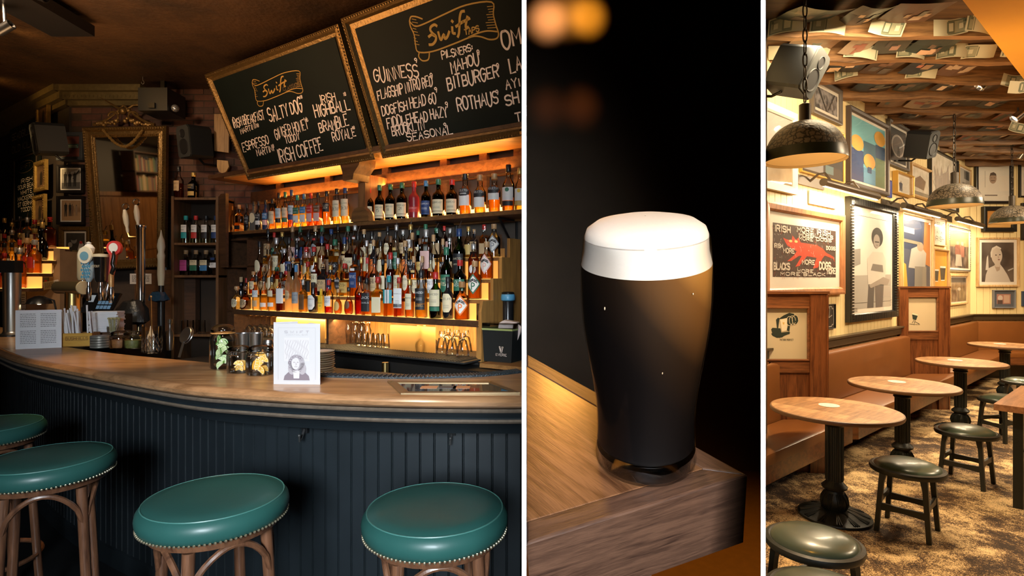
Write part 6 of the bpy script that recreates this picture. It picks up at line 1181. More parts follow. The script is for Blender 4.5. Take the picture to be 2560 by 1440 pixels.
frosted = M((.50,.40,.25), .45)
def divider(px0, px1, Y, py_top, gx0, gx1, gy0, gy1, label, art):
    Xf = lambda px: (px-1280)/F*Y; Zf = lambda py: EYE-(py-HZ)/F*Y; x0, x1, zt = Xf(px0), Xf(px1), Zf(py_top)
    t = thing('booth_divider', label, 'divider', loc(x0, Y, FL3)); w_ = x1-x0; H_ = zt-FL3; a0, a1, b0, b1 = max(.01,Xf(gx0)-x0), Xf(gx1)-x0, Zf(gy1)-FL3, Zf(gy0)-FL3
    MB().box(-.0,w_+.012,-.055,.055,H_-.022,H_).build('cap_rail', mah_h, t)
    MB().box(a1,w_,-.045,.045,0,H_-.022).build('post', mah, t); MB().box(w_-.012,w_+.006,-.05,.05,0,H_-.03).build('post_edge', mah, t)
    if a0 > .02: MB().box(0,a0,-.045,.045,0,H_-.022).build('post', mah, t)
    MB().box(a0,a1,-.03,.03,b1,H_-.022).build('top_rail', mah_h, t); MB().box(a0,a1,-.03,.03,b0-.10,b0).build('middle_rail', mah_h, t)
    g = .012
    quad_frame(MB(), [(a0,b0),(a1,b0),(a1,b1),(a0,b1)], [(0,.03),(.004,.04),(.012,.038),(.016,.018)]).build('bead', mah_h, t)
    nP = 4; pw = (a1-a0)/nP
    for i in range(nP): MB().box(a0+i*pw+.001,a0+(i+1)*pw-.001,-.018,.018,0,b0-.10).build('plank', mah, t)
    fg = MB().box(a0,a1,-.006,.006,b0,b1).build('frosted_pane', frosted, t); q = MB(); art(q, a0, a1, b0, b1); q.build('print', [M((.02,.028,.018),.5), M((.66,.56,.38),.5), M((.55,.35,.08),.5)], fg); return t
def art1(q, a0, a1, b0, b1):
    U = lambda u: a0+(a1-a0)*u; V = lambda v: b0+(b1-b0)*v; f = lambda pts, mi, k: q.ngon([(U(u),-.0066-.0005*k,V(v)) for u, v in pts], mi)
    f([(.17,.50),(.30,.55),(.36,.52),(.40,.47),(.58,.49),(.60,.53),(.48,.47+.0),(.42,.43),(.30,.42),(.20,.46)],0,0); f([(.17,.58),(.22,.45),(.36,.42),(.50,.47),(.59,.50),(.58,.54),(.40,.52),(.38,.60),(.20,.61)],0,1)
    f([(.30,.60),(.33,.60),(.36,.78),(.33,.80),(.28,.76)],0,0); f([(.33,.77),(.45,.84),(.58,.89),(.68,.87),(.73,.80),(.60,.80),(.50,.79),(.40,.77)],0,0); f([(.52,.56),(.58,.54),(.60,.66),(.58,.78),(.53,.80),(.55,.66)],0,0)
    for i in range(3): q.ngon([(x,-.0082-.0004*i,z) for x, z in oval(U(.58+.065*i),V(.735+.012*i),.026,.040,14)],0); ribbons(q, [oval(U(.58+.065*i),V(.735+.012*i),.027,.041,14)], .004, lambda x, z: (x,-.0095,z), 1)
    f([(.37,.77),(.53,.78),(.52,.56),(.41,.54)],1,6); f([(.42,.71),(.47,.71),(.45,.66)],2,8); text_flat(q, 'PICTURE PERFECT', U(.52), V(.385), (a1-a0)*.30, .016, -.0072, .13, 0)
def art2(q, a0, a1, b0, b1):
    U = lambda u: a0+(a1-a0)*u; V = lambda v: b0+(b1-b0)*v; f = lambda pts, mi, k: q.ngon([(U(u),-.0066-.0005*k,V(v)) for u, v in pts], mi)
    f([(.20,.49),(.38,.45),(.33,.33),(.22,.35)],0,1); f([(.21,.53),(.39,.485),(.38,.45),(.20,.49)],1,2); ribbons(q, [[(U(.26),V(.33)),(U(.20),V(.24))],[(U(.30),V(.33)),(U(.27),V(.23))],[(U(.12),V(.22)),(U(.28),V(.20))],[(U(.30),V(.28)),(U(.43),V(.22))]], .006, lambda x, z: (x,-.0072,z)); text_flat(q, 'FRESH', U(.36), V(.20), .07, .012, -.0072, .14)
divider(1903.5,2062,4.83,728,1908,2019,767,901,'nearest tall wooden booth divider, its frosted pane showing a hand round a glass',art1)
divider(2244,2367,7.17,716,2264,2341,741,829,'further wooden booth divider, its frosted pane showing a small running glass of stout',art2)
# ---------------------------------------------------------------- round tables on cast iron columns
iron = M((.018,.020,.016), .42, .3, bump=.15, vscale=60); ttop = WOOD((.20,.09,.035), (.50,.27,.12), 1.0, .34, 0, .06, coat=.3); tedge = M((.13,.06,.025), .4)
def round_table():
    t = thing('round_table', '', 'table'); Rr = .412; h = .75; top = MB().lathe([(Rr-.03,h-.032),(Rr-.004,h-.026),(Rr,h-.014),(Rr-.004,h-.002),(Rr-.012,h)], 56).build('edge', tedge, t, True)
    nst = 6; sw_ = 2*(Rr-.012)/nst                # joined staves of the top
    for i in range(nst):
        xa, xb = -Rr+.012+i*sw_+.0008, -Rr+.012+(i+1)*sw_-.0008; rr_ = Rr-.0125; pts = []
        for k_ in range(9): x = xa+(xb-xa)*k_/8; pts.append((x, math.sqrt(max(0, rr_*rr_-x*x))))
        MB().prism([(x,-y) for x,y in pts]+pts[::-1], h-.006, h+.0006).build('stave', [ttop, WOOD((.16,.07,.028),(.42,.22,.095),1.2,.34,0,.06,coat=.3), WOOD((.24,.115,.045),(.56,.32,.15),.9,.34,0,.06,coat=.3)][(i*2+i//3) % 3], t)
    q = MB(); fl = 12; prof = [(.062,.30),(.058,.34),(.054,.62),(.060,.64)]
    q.lathe([(.05,.04),(.075,.06),(.085,.10),(.080,.14),(.060,.17),(.056,.185),(.078,.20),(.082,.215),(.062,.235),(.050,.25)], 24); q.lathe([(.050,.25),(.050,.655)], 24); q.lathe([(.056,.63),(.07,.645),(.06,.66),(.085,.69),(.10,.716)], 24)
    q.build('column', iron, t, True); q = MB()
    for a in range(fl): g = a*math.tau/fl; q.tube([(.050*math.cos(g),.050*math.sin(g),z) for z in (.255,.63)], .0085, 6)
    for a in range(8):
        g = a*math.tau/8
        for d_ in (-.16,0,.16): q.tube([((.062+.026*math.sin(math.pi*u))*math.cos(g+d_*u*1.2), (.062+.026*math.sin(math.pi*u))*math.sin(g+d_*u*1.2), .045+.125*u) for u in (0,.25,.5,.75,1)], .006, 5)
    q.build('fluting', iron, t, True)['kind'] = 'stuff'
    q = MB(); q.lathe([(.230,0),(.233,.008),(.230,.016),(.21,.02),(.17,.03),(.12,.05),(.07,.062),(.001,.064)], 40); q.build('base_plate', iron, t, True); q = MB()
    for a in range(12):
        g = a*math.tau/12
        for d_ in (-.10,0,.10): q.tube([(r_*math.cos(g+d_*(r_/.28)), r_*math.sin(g+d_*(r_/.28)), zz_) for r_, zz_ in ((.085,.058),(.115,.047),(.15,.036),(.185,.028),(.215,.021))], .0055, 5)
    q.build('cast_leaves', iron, t, True)['kind'] = 'stuff'
    return t
rt0 = round_table(); tabs = [rt0]+[copy_tree(rt0) for _ in range(3)]
for o, px, py, lb in zip(tabs, (2086,2256,2401,2512), (1022,960,904,862), ('nearest round wooden table on a fluted iron column, before the first divider','second round wooden table from the front, on a fluted iron column','third round wooden table from the front, just beyond the second divider','furthest round wooden table, by the corner bench')):
    Y = .9*F/(py-HZ); o.matrix_world = loc((px-1280)/F*Y, Y, FL3, 38); o['label'] = lb; o['group'] = 'round pub tables'
    c_ = thing('coaster', 'round white printed coaster on the '+lb.split(' round')[0]+' round table', 'coaster', loc((px-1280)/F*Y+.02, Y+.10, FL3+.7508, 0), 'coasters on the round tables'); MB().lathe([(.001,0),(.068,0),(.068,.003),(.001,.003)], 28).build('card', M((.72,.66,.55),.6), c_); q = MB(); text_flat(q, 'PUB', 0, 0, .06, .02, 0, .16, 0, lambda x, z: (x, z*.9, .0034)); q.lathe([(.048,.0033),(.050,.0033)], 28, cap=False); q.build('print', M((.30,.20,.12),.6), c_)
# square table at the right edge
sq = thing('square_table', 'wooden square edged table cut off by the right edge of the picture', 'table', loc(3.50, 4.07, FL3, 40)); MB().box(0,1.1,-.75,0,.705,.75).build('tabletop', WOOD((.16,.06,.025),(.40,.18,.08),1,.36,0,.06,coat=.2), sq)
for x, y in ((.12,-.12),(.98,-.12),(.12,-.63),(.98,-.63)): MB().box(x-.028,x+.028,y-.028,y+.028,0,.705).build('leg', iron, sq)
q = MB(); q.tube([(.12,-.15,.42),(.12,-.2,.40),(.12,-.24,.44),(.12,-.22,.48),(.12,-.17,.47)], .010, 6); q.build('scroll', iron, sq, True)
# low stools
gr_l = M((.055,.080,.055), .33, var=.15, vscale=8, coat=.3); stw = M((.016,.018,.014), .4, bump=.1, vscale=40)
def low_stool():
    t = thing('low_stool', '', 'stool'); R_ = .215
    MB().lathe([(R_-.03,.385),(R_-.006,.39),(R_,.405),(R_-.004,.42),(R_-.02,.426),(R_-.03,.42)], 44).build('seat_frame', stw, t, True)
    MB().lathe([(R_-.026,.415),(R_-.03,.428),(R_-.05,.442),(.12,.458),(.06,.464),(.001,.466)], 44).build('seat_cushion', gr_l, t, True)
    for a in range(4):
        g = D2R(45+90*a); c, s = math.cos(g), math.sin(g); q = MB(); q.tube([(c*.20,s*.20,0),(c*.185,s*.185,.15),(c*.168,s*.168,.32),(c*.15,s*.15,.40)], [.019,.0195,.021,.030], 4); q.build('leg', stw, t)
    for a in range(4):
        g0, g1 = D2R(45+90*a), D2R(135+90*a); z = .17 if a % 2 else .21; p0 = Vector((.183*math.cos(g0),.183*math.sin(g0),z)); p1 = Vector((.183*math.cos(g1),.183*math.sin(g1),z)); q = MB(); d_ = (p1-p0).normalized(); nn = Vector((-d_.y,d_.x,0))*.009; vs = []
        for k_ in range(7): p = p0.lerp(p1, k_/6); hh = .022+.010*abs(k_/3-1); vs += [p+nn+Vector((0,0,hh*.5)), p-nn+Vector((0,0,hh*.5)), p-nn-Vector((0,0,hh)), p+nn-Vector((0,0,hh))]
        q.add(vs, [(k_*4+i,k_*4+(i+1)%4,(k_+1)*4+(i+1)%4,(k_+1)*4+i) for k_ in range(6) for i in range(4)]); fixn(q.build('stretcher', stw, t))
    return t
ls0 = low_stool(); lows = [ls0]+[copy_tree(ls0) for _ in range(5)]
for o, x, y, rot, lb in ((lows[0],2034,1335,20,'low green stool at the lower left corner, on the sawdust'),(lows[1],2268,1155,44,'low green stool standing clear on the sawdust, before the nearest round table'),(lows[2],2416,1068,37,'low green stool beyond it, before the second round table'),(lows[3],2508,990,8,'low green stool half behind the square edged table'),(lows[4],2560,947,20,'furthest low green stool, beside the third round table'),(lows[5],2058,1464,10,'closest low green stool, mostly cut off at the bottom')):
    Y = 1.2*F/(y-HZ); o.matrix_world = loc((x-1280)/F*Y, Y, FL3, rot); o['label'] = lb; o['group'] = 'low green stools'
# ================================================================= RIGHT ROOM: pictures, lamps, lights
blk_f = M((.012,.012,.011), .3); grey_f = M((.10,.085,.075), .45); oak_f = WOOD((.34,.19,.07),(.62,.42,.2),1.2,.45,2); brn_f = WOOD((.16,.055,.02),(.38,.16,.06),1,.4,2); gld_f = M((.62,.36,.07), .4, .3); wht_f = M((.74,.71,.65), .5); dkbrn = M((.06,.042,.035), .45)
mount = M((.80,.74,.64), .6); gp = 'framed pictures on the cream wall'; gf = 'framed pictures on the far wall'; dk3 = T((.03,.026,.022)); sk3 = T((.45,.36,.28)); sep = sepia((.10,.075,.055),(.50,.42,.34),5); sep2 = sepia((.05,.035,.03),(.28,.2,.15),6); pale = sepia((.62,.55,.44),(.78,.72,.62),9)
picture('large white framed landscape print behind the nearest pendant lamp', LW, 1900,1984,252,470, .07,.04, wht_f, .0, WHITE, sepia((.18,.12,.05),(.45,.34,.2),2), [(T((.42,.40,.37)), [(0,.45),(1,.40),(1,1),(0,1)]), (T((.80,.42,.03)), oval(.42,.40,.20,.10))], gp)
picture('grey framed black and white photograph of bare trees, highest on the cream wall', LW, 2024,2097,188,283, .045,.04, grey_f, .035, mount, sepia((.05,.045,.045),(.30,.28,.28),14), [(dk3, [(.1,1),(.2,1),(.55,0),(.48,0)]), (dk3, [(.85,1),(.9,1),(.6,.1),(.55,.1)])], gp)
picture('thin gold framed dark glazed picture half hidden by the nearest pendant', LW, 1998,2107,288,430, .02,.025, gld_f, 0, WHITE, T((.035,.035,.035)), [(T((.30,.31,.33)), [(.05,.05),(.5,.05),(.5,.32),(.05,.32)]), (T((.12,.22,.25)), [(.55,.08),(.75,.08),(.75,.25),(.55,.25)])], gp)
picture('dark framed abstract of orange discs over blue and green blocks', LW, 2115,2214,264,463, .05,.045, dkbrn, .03, mount, T((.18,.50,.58)), [(T((.015,.045,.16)), [(0,0),(.35,0),(.35,.50),(0,.50)]), (T((.04,.13,.20)), [(.35,.30),(.70,.30),(.70,.68),(.35,.68)]), (T((.13,.19,.09)), [(.70,0),(1,0),(1,.48),(.70,.48)]), (T((.02,.06,.14)), [(.70,.48),(1,.48),(1,.70),(.70,.70)]), (T((.10,.28,.45)), [(.35,0),(.70,0),(.70,.25),(.35,.25)]), (T((.70,.38,.07)), oval(.18,.60,.17,.125,24)), (T((.70,.38,.07)), oval(.83,.82,.17,.125,24)), (T((.70,.38,.07)), oval(.52,.37,.17,.125,24)), (T((.02,.06,.16)), [(.46,.18),(.58,.18),(.58,.28),(.46,.28)])], gp)
picture('grey framed black vinyl record sleeve with a white disc', LW, 2216,2266,297,411, .04,.04, grey_f, .03, mount, T((.022,.02,.02)), [(T((.45,.40,.36)), oval(.5,.5,.40,.34,22)), (T((.14,.12,.11)), oval(.5,.5,.33,.28,22)), (dk3, [(.42,.2),(.62,.2),(.58,.48),(.48,.5)])], gp)
picture('small gold framed drawing of a man in profile', LW, 2231,2273,427,483, .02,.06, gld_f, .03, mount, T((.72,.66,.56)), figure(.35,-.25,1.0,T((.04,.05,.09)),sk3), gp)
picture('small wooden framed faded brown photograph beside the blue sign', LW, 2270,2321,406,488, .03,.05, oak_f, .0, mount, pale, [(T((.25,.17,.11)), [(.2,.3),(.7,.25),(.8,.6),(.5,.75),(.25,.6)]), (T((.3,.26,.2)), [(0,0),(1,0),(1,.15),(0,.15)])], gp)
picture('tall black framed pale map covered in fine marks', LW, 2319,2388,368,512, .03,.05, blk_f, .0, mount, pale, [(T((.45,.38,.33)), [(R.uniform(0,.9), R.uniform(0,.9)) for _ in range(3)]) for _ in range(7)], gp)
picture('small pale framed grey print left of the corner', LW, 2394,2424,411,470, .02,.03, oak_f, .015, mount, T((.40,.37,.33)), [(T((.10,.09,.08)), [(.3,.05),(.8,.05),(.8,.3),(.3,.3)]), (T((.07,.07,.07)), [(.45,.5),(.9,.5),(.9,.95),(.45,.95)])], gp)
red = T((.62,.05,.015)); ik = T((.055,.03,.022)); wl = T((.70,.62,.52))
dogp = picture('brown framed graffiti print of a red four legged animal among white words', LW, 1903,2101,502,743, .075,.05, brn_f, .10, mount, ik, [(red, [(.14,.74),(.20,.60),(.34,.50),(.30,.42),(.20,.30),(.26,.31),(.38,.42),(.42,.42),(.32,.20),(.38,.22),(.50,.42),(.66,.40),(.60,.18),(.68,.20),(.76,.40),(.80,.46),(.95,.40),(.98,.32),(.96,.44),(.82,.52),(.76,.60),(.66,.66),(.40,.68),(.37,.78),(.33,.72),(.28,.80),(.26,.70),(.18,.72)]), (T((.75,.6,.2)), oval(.25,.69,.025,.025)), (T((.75,.6,.2)), oval(.33,.69,.025,.025))], gp)
q = MB(); dw, dh = dogp['w'], dogp['h']; a0 = .175; iw, ih = dw-2*a0, dh-2*a0; wr_ = random.Random(6)
for w_, u, v, wd_, hh_ in (('IRISH',.13,.90,.22,.09),('MORE IRISH',.62,.93,.55,.075),('MORE',.48,.83,.20,.06),('BLACKS',.75,.85,.38,.06),('MORE',.48,.76,.22,.05),('DOGS',.78,.78,.26,.05),('BLACKS',.12,.20,.22,.10),('MORE',.22,.50,.16,.07),('MORE',.52,.30,.2,.07),('DOGS',.80,.24,.2,.12),('MORE',.91,.14,.15,.1),('MORE BLACK',.45,.06,.7,.05),('DOGS',.90,.62,.16,.06),('IRISH',.07,.58,.12,.06),('MORE',.47,.12,.25,.05)):
    text_flat(q, w_, a0+iw*u, a0+ih*v, iw*wd_, ih*hh_*1.15, -.022, .30)
for i in range(260): x, z = a0+iw*wr_.random(), a0+ih*wr_.random(); ribbons(q, [[(x,z),(x+.02*wr_.uniform(-1,1),z+.025*wr_.uniform(-1,1))]], .003, lambda x, z: (x,-.0208,z), i % 2)
q.build('white_lettering', [wl, T((.45,.06,.03))], dogp)
rp_ = picture('tall black ridged frame holding a portrait of a curly haired person in a printed shirt', LW, 2113,2232,491,806, .085,.05, blk_f, .05, mount, T((.70,.66,.60)), [(T((.42,.39,.35)), [(0,0),(1,0),(1,.36),(0,.34)]), (T((.30,.28,.26)), [(.0,.42),(.2,.46),(.2,.62),(0,.60)]), (T((.10,.09,.085)), [(.36,.0),(.52,.0),(.55,.28),(.40,.28)]), (T((.13,.12,.11)), [(.58,.0),(.76,.0),(.80,.28),(.55,.28)]), (T((.60,.56,.50)), [(.38,.25),(.82,.25),(.86,.52),(.76,.60),(.50,.60),(.36,.52)]), (T((.33,.28,.24)), [(.40,.24),(.78,.33),(.96,.30),(.90,.24),(.70,.25),(.45,.21)]), (T((.20,.18,.16)), [(.45,.40),(.78,.38),(.76,.46),(.50,.47)]), (dk3, oval(.62,.76,.15,.105,18)), (T((.36,.31,.27)), oval(.60,.715,.085,.075,14)), (dk3, [(.55,.715),(.66,.715),(.66,.70),(.55,.70)]), (T((.22,.20,.18)), [(.57,.68),(.64,.68),(.62,.665),(.59,.665)])], gp)
q = MB(); w_, h_ = rp_['w'], rp_['h']; st = .032
for (ax, ay, bx_, by_) in ((.04,0,.04,h_),(w_-.04,0,w_-.04,h_),(0,.04,w_,.04),(0,h_-.04,w_,h_-.04)):
    L_ = math.hypot(bx_-ax, by_-ay); nn = int(L_/st)
    for i in range(nn):
        t_ = (i+.5)/nn; x, z = ax+(bx_-ax)*t_, ay+(by_-ay)*t_
        if ax == bx_: q.box(x-.035,x+.035,-.064,-.04,z-st*.28,z+st*.28)
        else: q.box(x-st*.28,x+st*.28,-.064,-.04,z-.035,z+.035)
q.build('ridges', blk_f, rp_)['kind'] = 'stuff'
q = MB(); para(q, .16, .30, .10, .15, 3, -.019); ribbons(q, [[(.14,.20),(w_-.14,.20),(w_-.14,h_-.18),(.14,h_-.18),(.14,.20)]], .006, lambda x, z: (x,-.0187,z)); q.build('caption', dk3, rp_)
picture('wooden framed colour print of a blurred pale figure in a street', LW, 2247,2325,527,760, .035,.05, oak_f, .04, mount, T((.075,.085,.13)), [(T((.03,.045,.10)), [(0,.62),(1,.58),(1,1),(0,1)]), (T((.55,.20,.05)), [(.72,.45),(1,.40),(1,1),(.78,1)]), (T((.62,.36,.05)), [(0,0),(.2,0),(.12,.42),(0,.45)]), (T((.50,.47,.42)), [(.2,.38),(.8,.36),(.85,.58),(.6,.68),(.3,.62)]), (T((.28,.25,.21)), [(.4,0),(.85,0),(.85,.40),(.42,.40)]), (T((.42,.29,.2)), oval(.62,.66,.12,.06)), (T((.26,.23,.16)), [(0,.70),(.6,.68),(.6,.72),(0,.74)]), (T((.40,.4,.42)), [(.05,.82),(.4,.81),(.4,.88),(.05,.89)])], gp)
nip = picture('small pale framed print of hand painted words above the two pints', LW, 2330,2362,540,612, .018,.03, oak_f, 0, mount, T((.80,.72,.58)), [], gp)
q = MB()
for i, t_ in enumerate(('KISS ME','I AM AN','IRISH')): text_flat(q, t_, nip['w']*.5, nip['h']*(.74-.25*i), nip['w']*.7, nip['h']*.15, -.012, .15)
q.build('lettering', T((.10,.07,.06)), nip)
picture('narrow pale framed orange print of two pints of stout', LW, 2326,2365,620,745, .03,.05, oak_f, .0, mount, T((.72,.33,.03)), [(dk3, [(.18,.33),(.36,.33),(.42,.55),(.12,.55)]), (mount, [(.12,.55),(.42,.55),(.42,.585),(.12,.585)]), (dk3, [(.56,.35),(.82,.35),(.90,.62),(.50,.62)]), (mount, [(.5,.62),(.9,.62),(.9,.66),(.5,.66)]), (mount, [(.18,.31),(.36,.31),(.36,.33),(.18,.33)]), (mount, [(.56,.33),(.82,.33),(.82,.35),(.56,.35)])], gp)
picture('ornate white pierced frame with a brown photograph of people', LW, 2367,2421,561,678, .04,.03, M((.62,.50,.33),.5), .02, mount, sep2, [(T((.55,.30,.14)), [(0,.55),(1,.6),(1,1),(0,1)]), (T((.28,.10,.06)), [(.3,.35),(.55,.35),(.55,.62),(.3,.6)]), (T((.36,.15,.1)), [(.55,.3),(.78,.3),(.78,.6),(.58,.62)]), (sk3, oval(.42,.66,.07,.05)), (sk3, oval(.66,.66,.07,.05)), (T((.45,.38,.3)), [(.3,.05),(.65,.05),(.6,.36),(.35,.36)])], gp, fancy=(.03,.011,dkbrn))
picture('pale framed sepia photograph low down beside the second divider', LW, 2371,2415,686,764, .035,.03, oak_f, .015, mount, sepia((.14,.08,.04),(.36,.24,.13),7), [(T((.10,.08,.06)), [(0,.8),(1,.8),(1,1),(0,1)]), (T((.55,.45,.32)), oval(.55,.52,.10,.07))], gp)
bs = picture('small black sign with white curling letters partly behind the nearest divider', LW, 2046,2085,762,826, .008,.02, blk_f, 0, mount, T((.012,.012,.012)), [], gp, name='wall_sign', cat='sign')
q = MB(); w_, h_ = bs['w'], bs['h']; wf = lambda x, z: (x,-.010,z); ribbons(q, [smooth_line([(w_*a, h_*c) for a, c in p], 4) for p in ([(.25,.9),(.75,.9),(.8,.8),(.9,.78),(.9,.2),(.8,.18),(.75,.1),(.25,.1)],[(.35,.3),(.5,.75),(.65,.85),(.6,.5),(.45,.4),(.8,.55)],[(.2,.5),(.4,.6),(.35,.35),(.55,.35)])], .008, wf); q.build('lettering', T((.55,.5,.42)), bs)
ar = thing('arrow_sign', 'white arrow shaped road sign with faint lettering under the first picture light', 'sign', LW.mat(LW.s_at(2021,-.01), -.01, LW.h_at(2021,509,-.01))); aw = LW.s_at(2098,-.01)-LW.s_at(2021,-.01); ah = LW.h_at(2021,476,-.01)-LW.h_at(2021,509,-.01)
MB().slab([(0,0),(aw*.88,0),(aw,ah*.5),(aw*.88,ah),(0,ah)], -.012, 0).build('plate', M((.55,.50,.42),.5), ar); q = MB(); text_flat(q, 'SLI AN ATLANTAIGH', aw*.45, ah*.68, aw*.7, ah*.16, -.0127, .12, 1); text_flat(q, 'WILD ATLANTIC WAY', aw*.45, ah*.34, aw*.72, ah*.18, -.0127, .14, 0); ribbons(q, [[(.012,.012),(aw*.87,.012),(aw*.975,ah*.5),(aw*.87,ah-.012),(.012,ah-.012),(.012,.012)]], .006, lambda x, z: (x,-.0127,z), 0); q.build('lettering', [T((.28,.22,.17)), T((.45,.38,.30))], ar)
bs = picture('small bright blue enamel sign between the abstract and gold frame', LW, 2214,2227,448,492, .006,.015, M((.03,.05,.30),.3), 0, mount, T((.03,.06,.38)), [(T((.55,.6,.7)), oval(.5,.55,.25,.2)), (T((.02,.04,.2)), [(.42,.35),(.58,.35),(.58,.65),(.42,.65)])], gp, name='wall_sign', cat='sign')
# far wall
picture('black framed white poster with a small portrait of a moustached person', FW, 2435,2528,399,510, .05,.05, blk_f, .0, mount, T((.80,.75,.66)), [(T((.50,.46,.40)), [(.22,.35),(.24,.35),(.24,.78),(.22,.78)]), (T((.78,.73,.65)), [(.30,.22),(.70,.22),(.66,.42),(.54,.46),(.45,.46),(.34,.42)]), (T((.42,.30,.22)), oval(.48,.58,.115,.135,16)), (T((.10,.07,.05)), [(.37,.62),(.40,.72),(.50,.745),(.58,.70),(.59,.62),(.56,.66),(.42,.66)]), (T((.14,.09,.07)), [(.42,.535),(.54,.535),(.55,.515),(.41,.515)]), (T((.1,.07,.05)), [(.40,.605),(.46,.605),(.46,.595),(.40,.595)]), (T((.1,.07,.05)), [(.50,.605),(.56,.605),(.56,.595),(.50,.595)]), (T((.25,.2,.17)), [(.22,.13),(.62,.13),(.62,.16),(.22,.16)])], gf)
picture('black framed monochrome print cut off at the right edge, upper row', FW, 2545,2590,408,494, .03,.04, blk_f, .06, mount, T((.05,.045,.04)), [(sk3, oval(.5,.6,.2,.2))], gf)
picture('dark stepped frame with a glowing orange picture', FW, 2453,2535,517,580, .075,.06, blk_f, 0, mount, sepia((.42,.15,.02),(.66,.30,.06),3), [(T((.18,.06,.01)), [(.1,.35),(.45,.3),(.9,.6),(.4,.5)]), (T((.75,.42,.12)), [(0,0),(1,0),(1,.2),(0,.15)])], gf)
picture('black framed dark print cut off at the right edge, middle row', FW, 2551,2600,508,600, .03,.04, blk_f, .0, mount, T((.16,.12,.08)), [(T((.4,.3,.2)), [(.1,.1),(.9,.1),(.9,.5),(.1,.6)])], gf)
pt = picture('pale framed sepia portrait of a person in a loose blouse looking upward', FW, 2440,2545,594,717, .035,.04, oak_f, .05, mount, sepia((.045,.032,.026),(.13,.10,.08),3), [(T((.55,.50,.44)), [(.12,.30),(.16,.62),(.20,.68),(.22,.30)]), (T((.52,.46,.40)), [(.10,0),(.90,0),(.80,.18),(.66,.36),(.56,.46),(.40,.42),(.20,.34),(.13,.18)]), (T((.34,.26,.2)), [(.40,.40),(.58,.42),(.56,.30),(.47,.26)]), (T((.48,.40,.33)), oval(.47,.66,.17,.21,18)), (T((.48,.40,.33)), [(.38,.5),(.58,.52),(.56,.38),(.43,.38)]), (T((.56,.50,.43)), [(.27,.74),(.32,.86),(.46,.92),(.60,.86),(.60,.82),(.46,.87),(.34,.80),(.31,.62),(.28,.62)]), (T((.06,.04,.035)), oval(.44,.68,.03,.014,8)), (T((.06,.04,.035)), oval(.56,.69,.028,.013,8)), (T((.22,.10,.085)), oval(.53,.565,.035,.016,8)), (T((.36,.28,.23)), [(.50,.68),(.535,.61),(.50,.60)]), (T((.45,.42,.38)), [(.80,.30),(.98,.36),(.98,.33),(.82,.27)])], gf)
picture('small grey framed card of a watch face and red print', FW, 2480,2535,725,770, .02,.04, M((.16,.17,.19),.45), .05, M((.10,.115,.14),.6), T((.42,.20,.15)), [(T((.62,.5,.42)), oval(.25,.6,.18,.28,14)), (T((.10,.06,.05)), [(.05,0),(.42,0),(.42,.4),(.05,.4)]), (T((.58,.38,.28)), [(.5,.1),(.92,.1),(.92,.9),(.5,.9)])], gf)
picture('dark blue framed picture low down at the right edge', FW, 2553,2600,728,765, .02,.03, M((.03,.06,.12),.4), 0, mount, T((.04,.09,.17)), [], gf)
# picture lights
for i, (x0, y0, x1, y1, lb) in enumerate(((2058,446,2194,500,'long bronze picture light above the graffiti print and ridged frame'),(2258,510,2350,541,'long bronze picture light above the street print'),(2393,545,2457,566,'long bronze picture light nearest the corner'))):
    d = -.20; s0, s1 = LW.s_at(x0,d), LW.s_at(x1,d); h = (LW.h_at(x0,y0,d)+LW.h_at(x1,y1,d))/2; L_ = s1-s0; t = thing('picture_light', lb, 'picture light', LW.mat(s0, d, h), 'bronze picture lights'); bz = M((.10,.08,.06), .35, .6)
    o = MB().lathe([(.001,0),(.035,.001),(.037,.01),(.037,L_-.01),(.035,L_),(.001,L_)], 18); o.v = [(z, x, y) for x, y, z in o.v]; o.build('lamp_tube', bz, t, True)
    MB().box(-.12,-.0+L_*.35,.185,.198,.0,.09).build('wall_plate', bz, t)
    for f_ in (.12,.62): MB().tube([(L_*f_,.19,.05),(L_*f_,.11,.11),(L_*f_,.05,.11),(L_*f_,.0,.03)], .011, 6).build('arm', bz, t, True)
    MB().box(.02,L_-.02,-.012,.012,-.0395,-.0375).build('lamp_strip', GLOW((1,.80,.5), 12), t)
    li = light('picture_lamp', 'AREA', (0,0,0), None, 34 if i else 44, (1,.80,.52), shape='RECTANGLE', size=L_*.95, size_y=.05); li.matrix_world = LW.mat((s0+s1)/2, d, h-.045) @ Matrix.Rotation(D2R(12), 4, 'X')
# pendant lamps
sm, nt, n, l, b = nodes('crackled_shade'); tc = n.new('ShaderNodeTexCoord'); vo = n.new('ShaderNodeTexVoronoi'); vo.feature = 'DISTANCE_TO_EDGE'; vo.inputs['Scale'].default_value = 26; no = n.new('ShaderNodeTexNoise'); no.inputs['Scale'].default_value = 9; no.inputs['Detail'].default_value = 5; va = n.new('ShaderNodeVectorMath'); va.operation = 'MULTIPLY_ADD'; va.inputs[1].default_value = (.10,.10,.10)
l.new(tc.outputs['Object'], no.inputs['Vector']); l.new(no.outputs['Color'], va.inputs[0]); l.new(tc.outputs['Object'], va.inputs[2]); l.new(va.outputs[0], vo.inputs['Vector']); cr = n.new('ShaderNodeValToRGB'); e = cr.color_ramp.elements; e[0].position = .02; e[0].color = (.016,.014,.008,1); e[1].position = .13; e[1].color = (.20,.165,.12,1)
l.new(vo.outputs['Distance'], cr.inputs[0]); l.new(cr.outputs[0], b.inputs['Base Color']); b.inputs['Roughness'].default_value = .5; bp = n.new('ShaderNodeBump'); bp.inputs['Strength'].default_value = .5; bp.inputs['Distance'].default_value = .006; l.new(vo.outputs['Distance'], bp.inputs['Height']); l.new(bp.outputs['Normal'], b.inputs['Normal'])
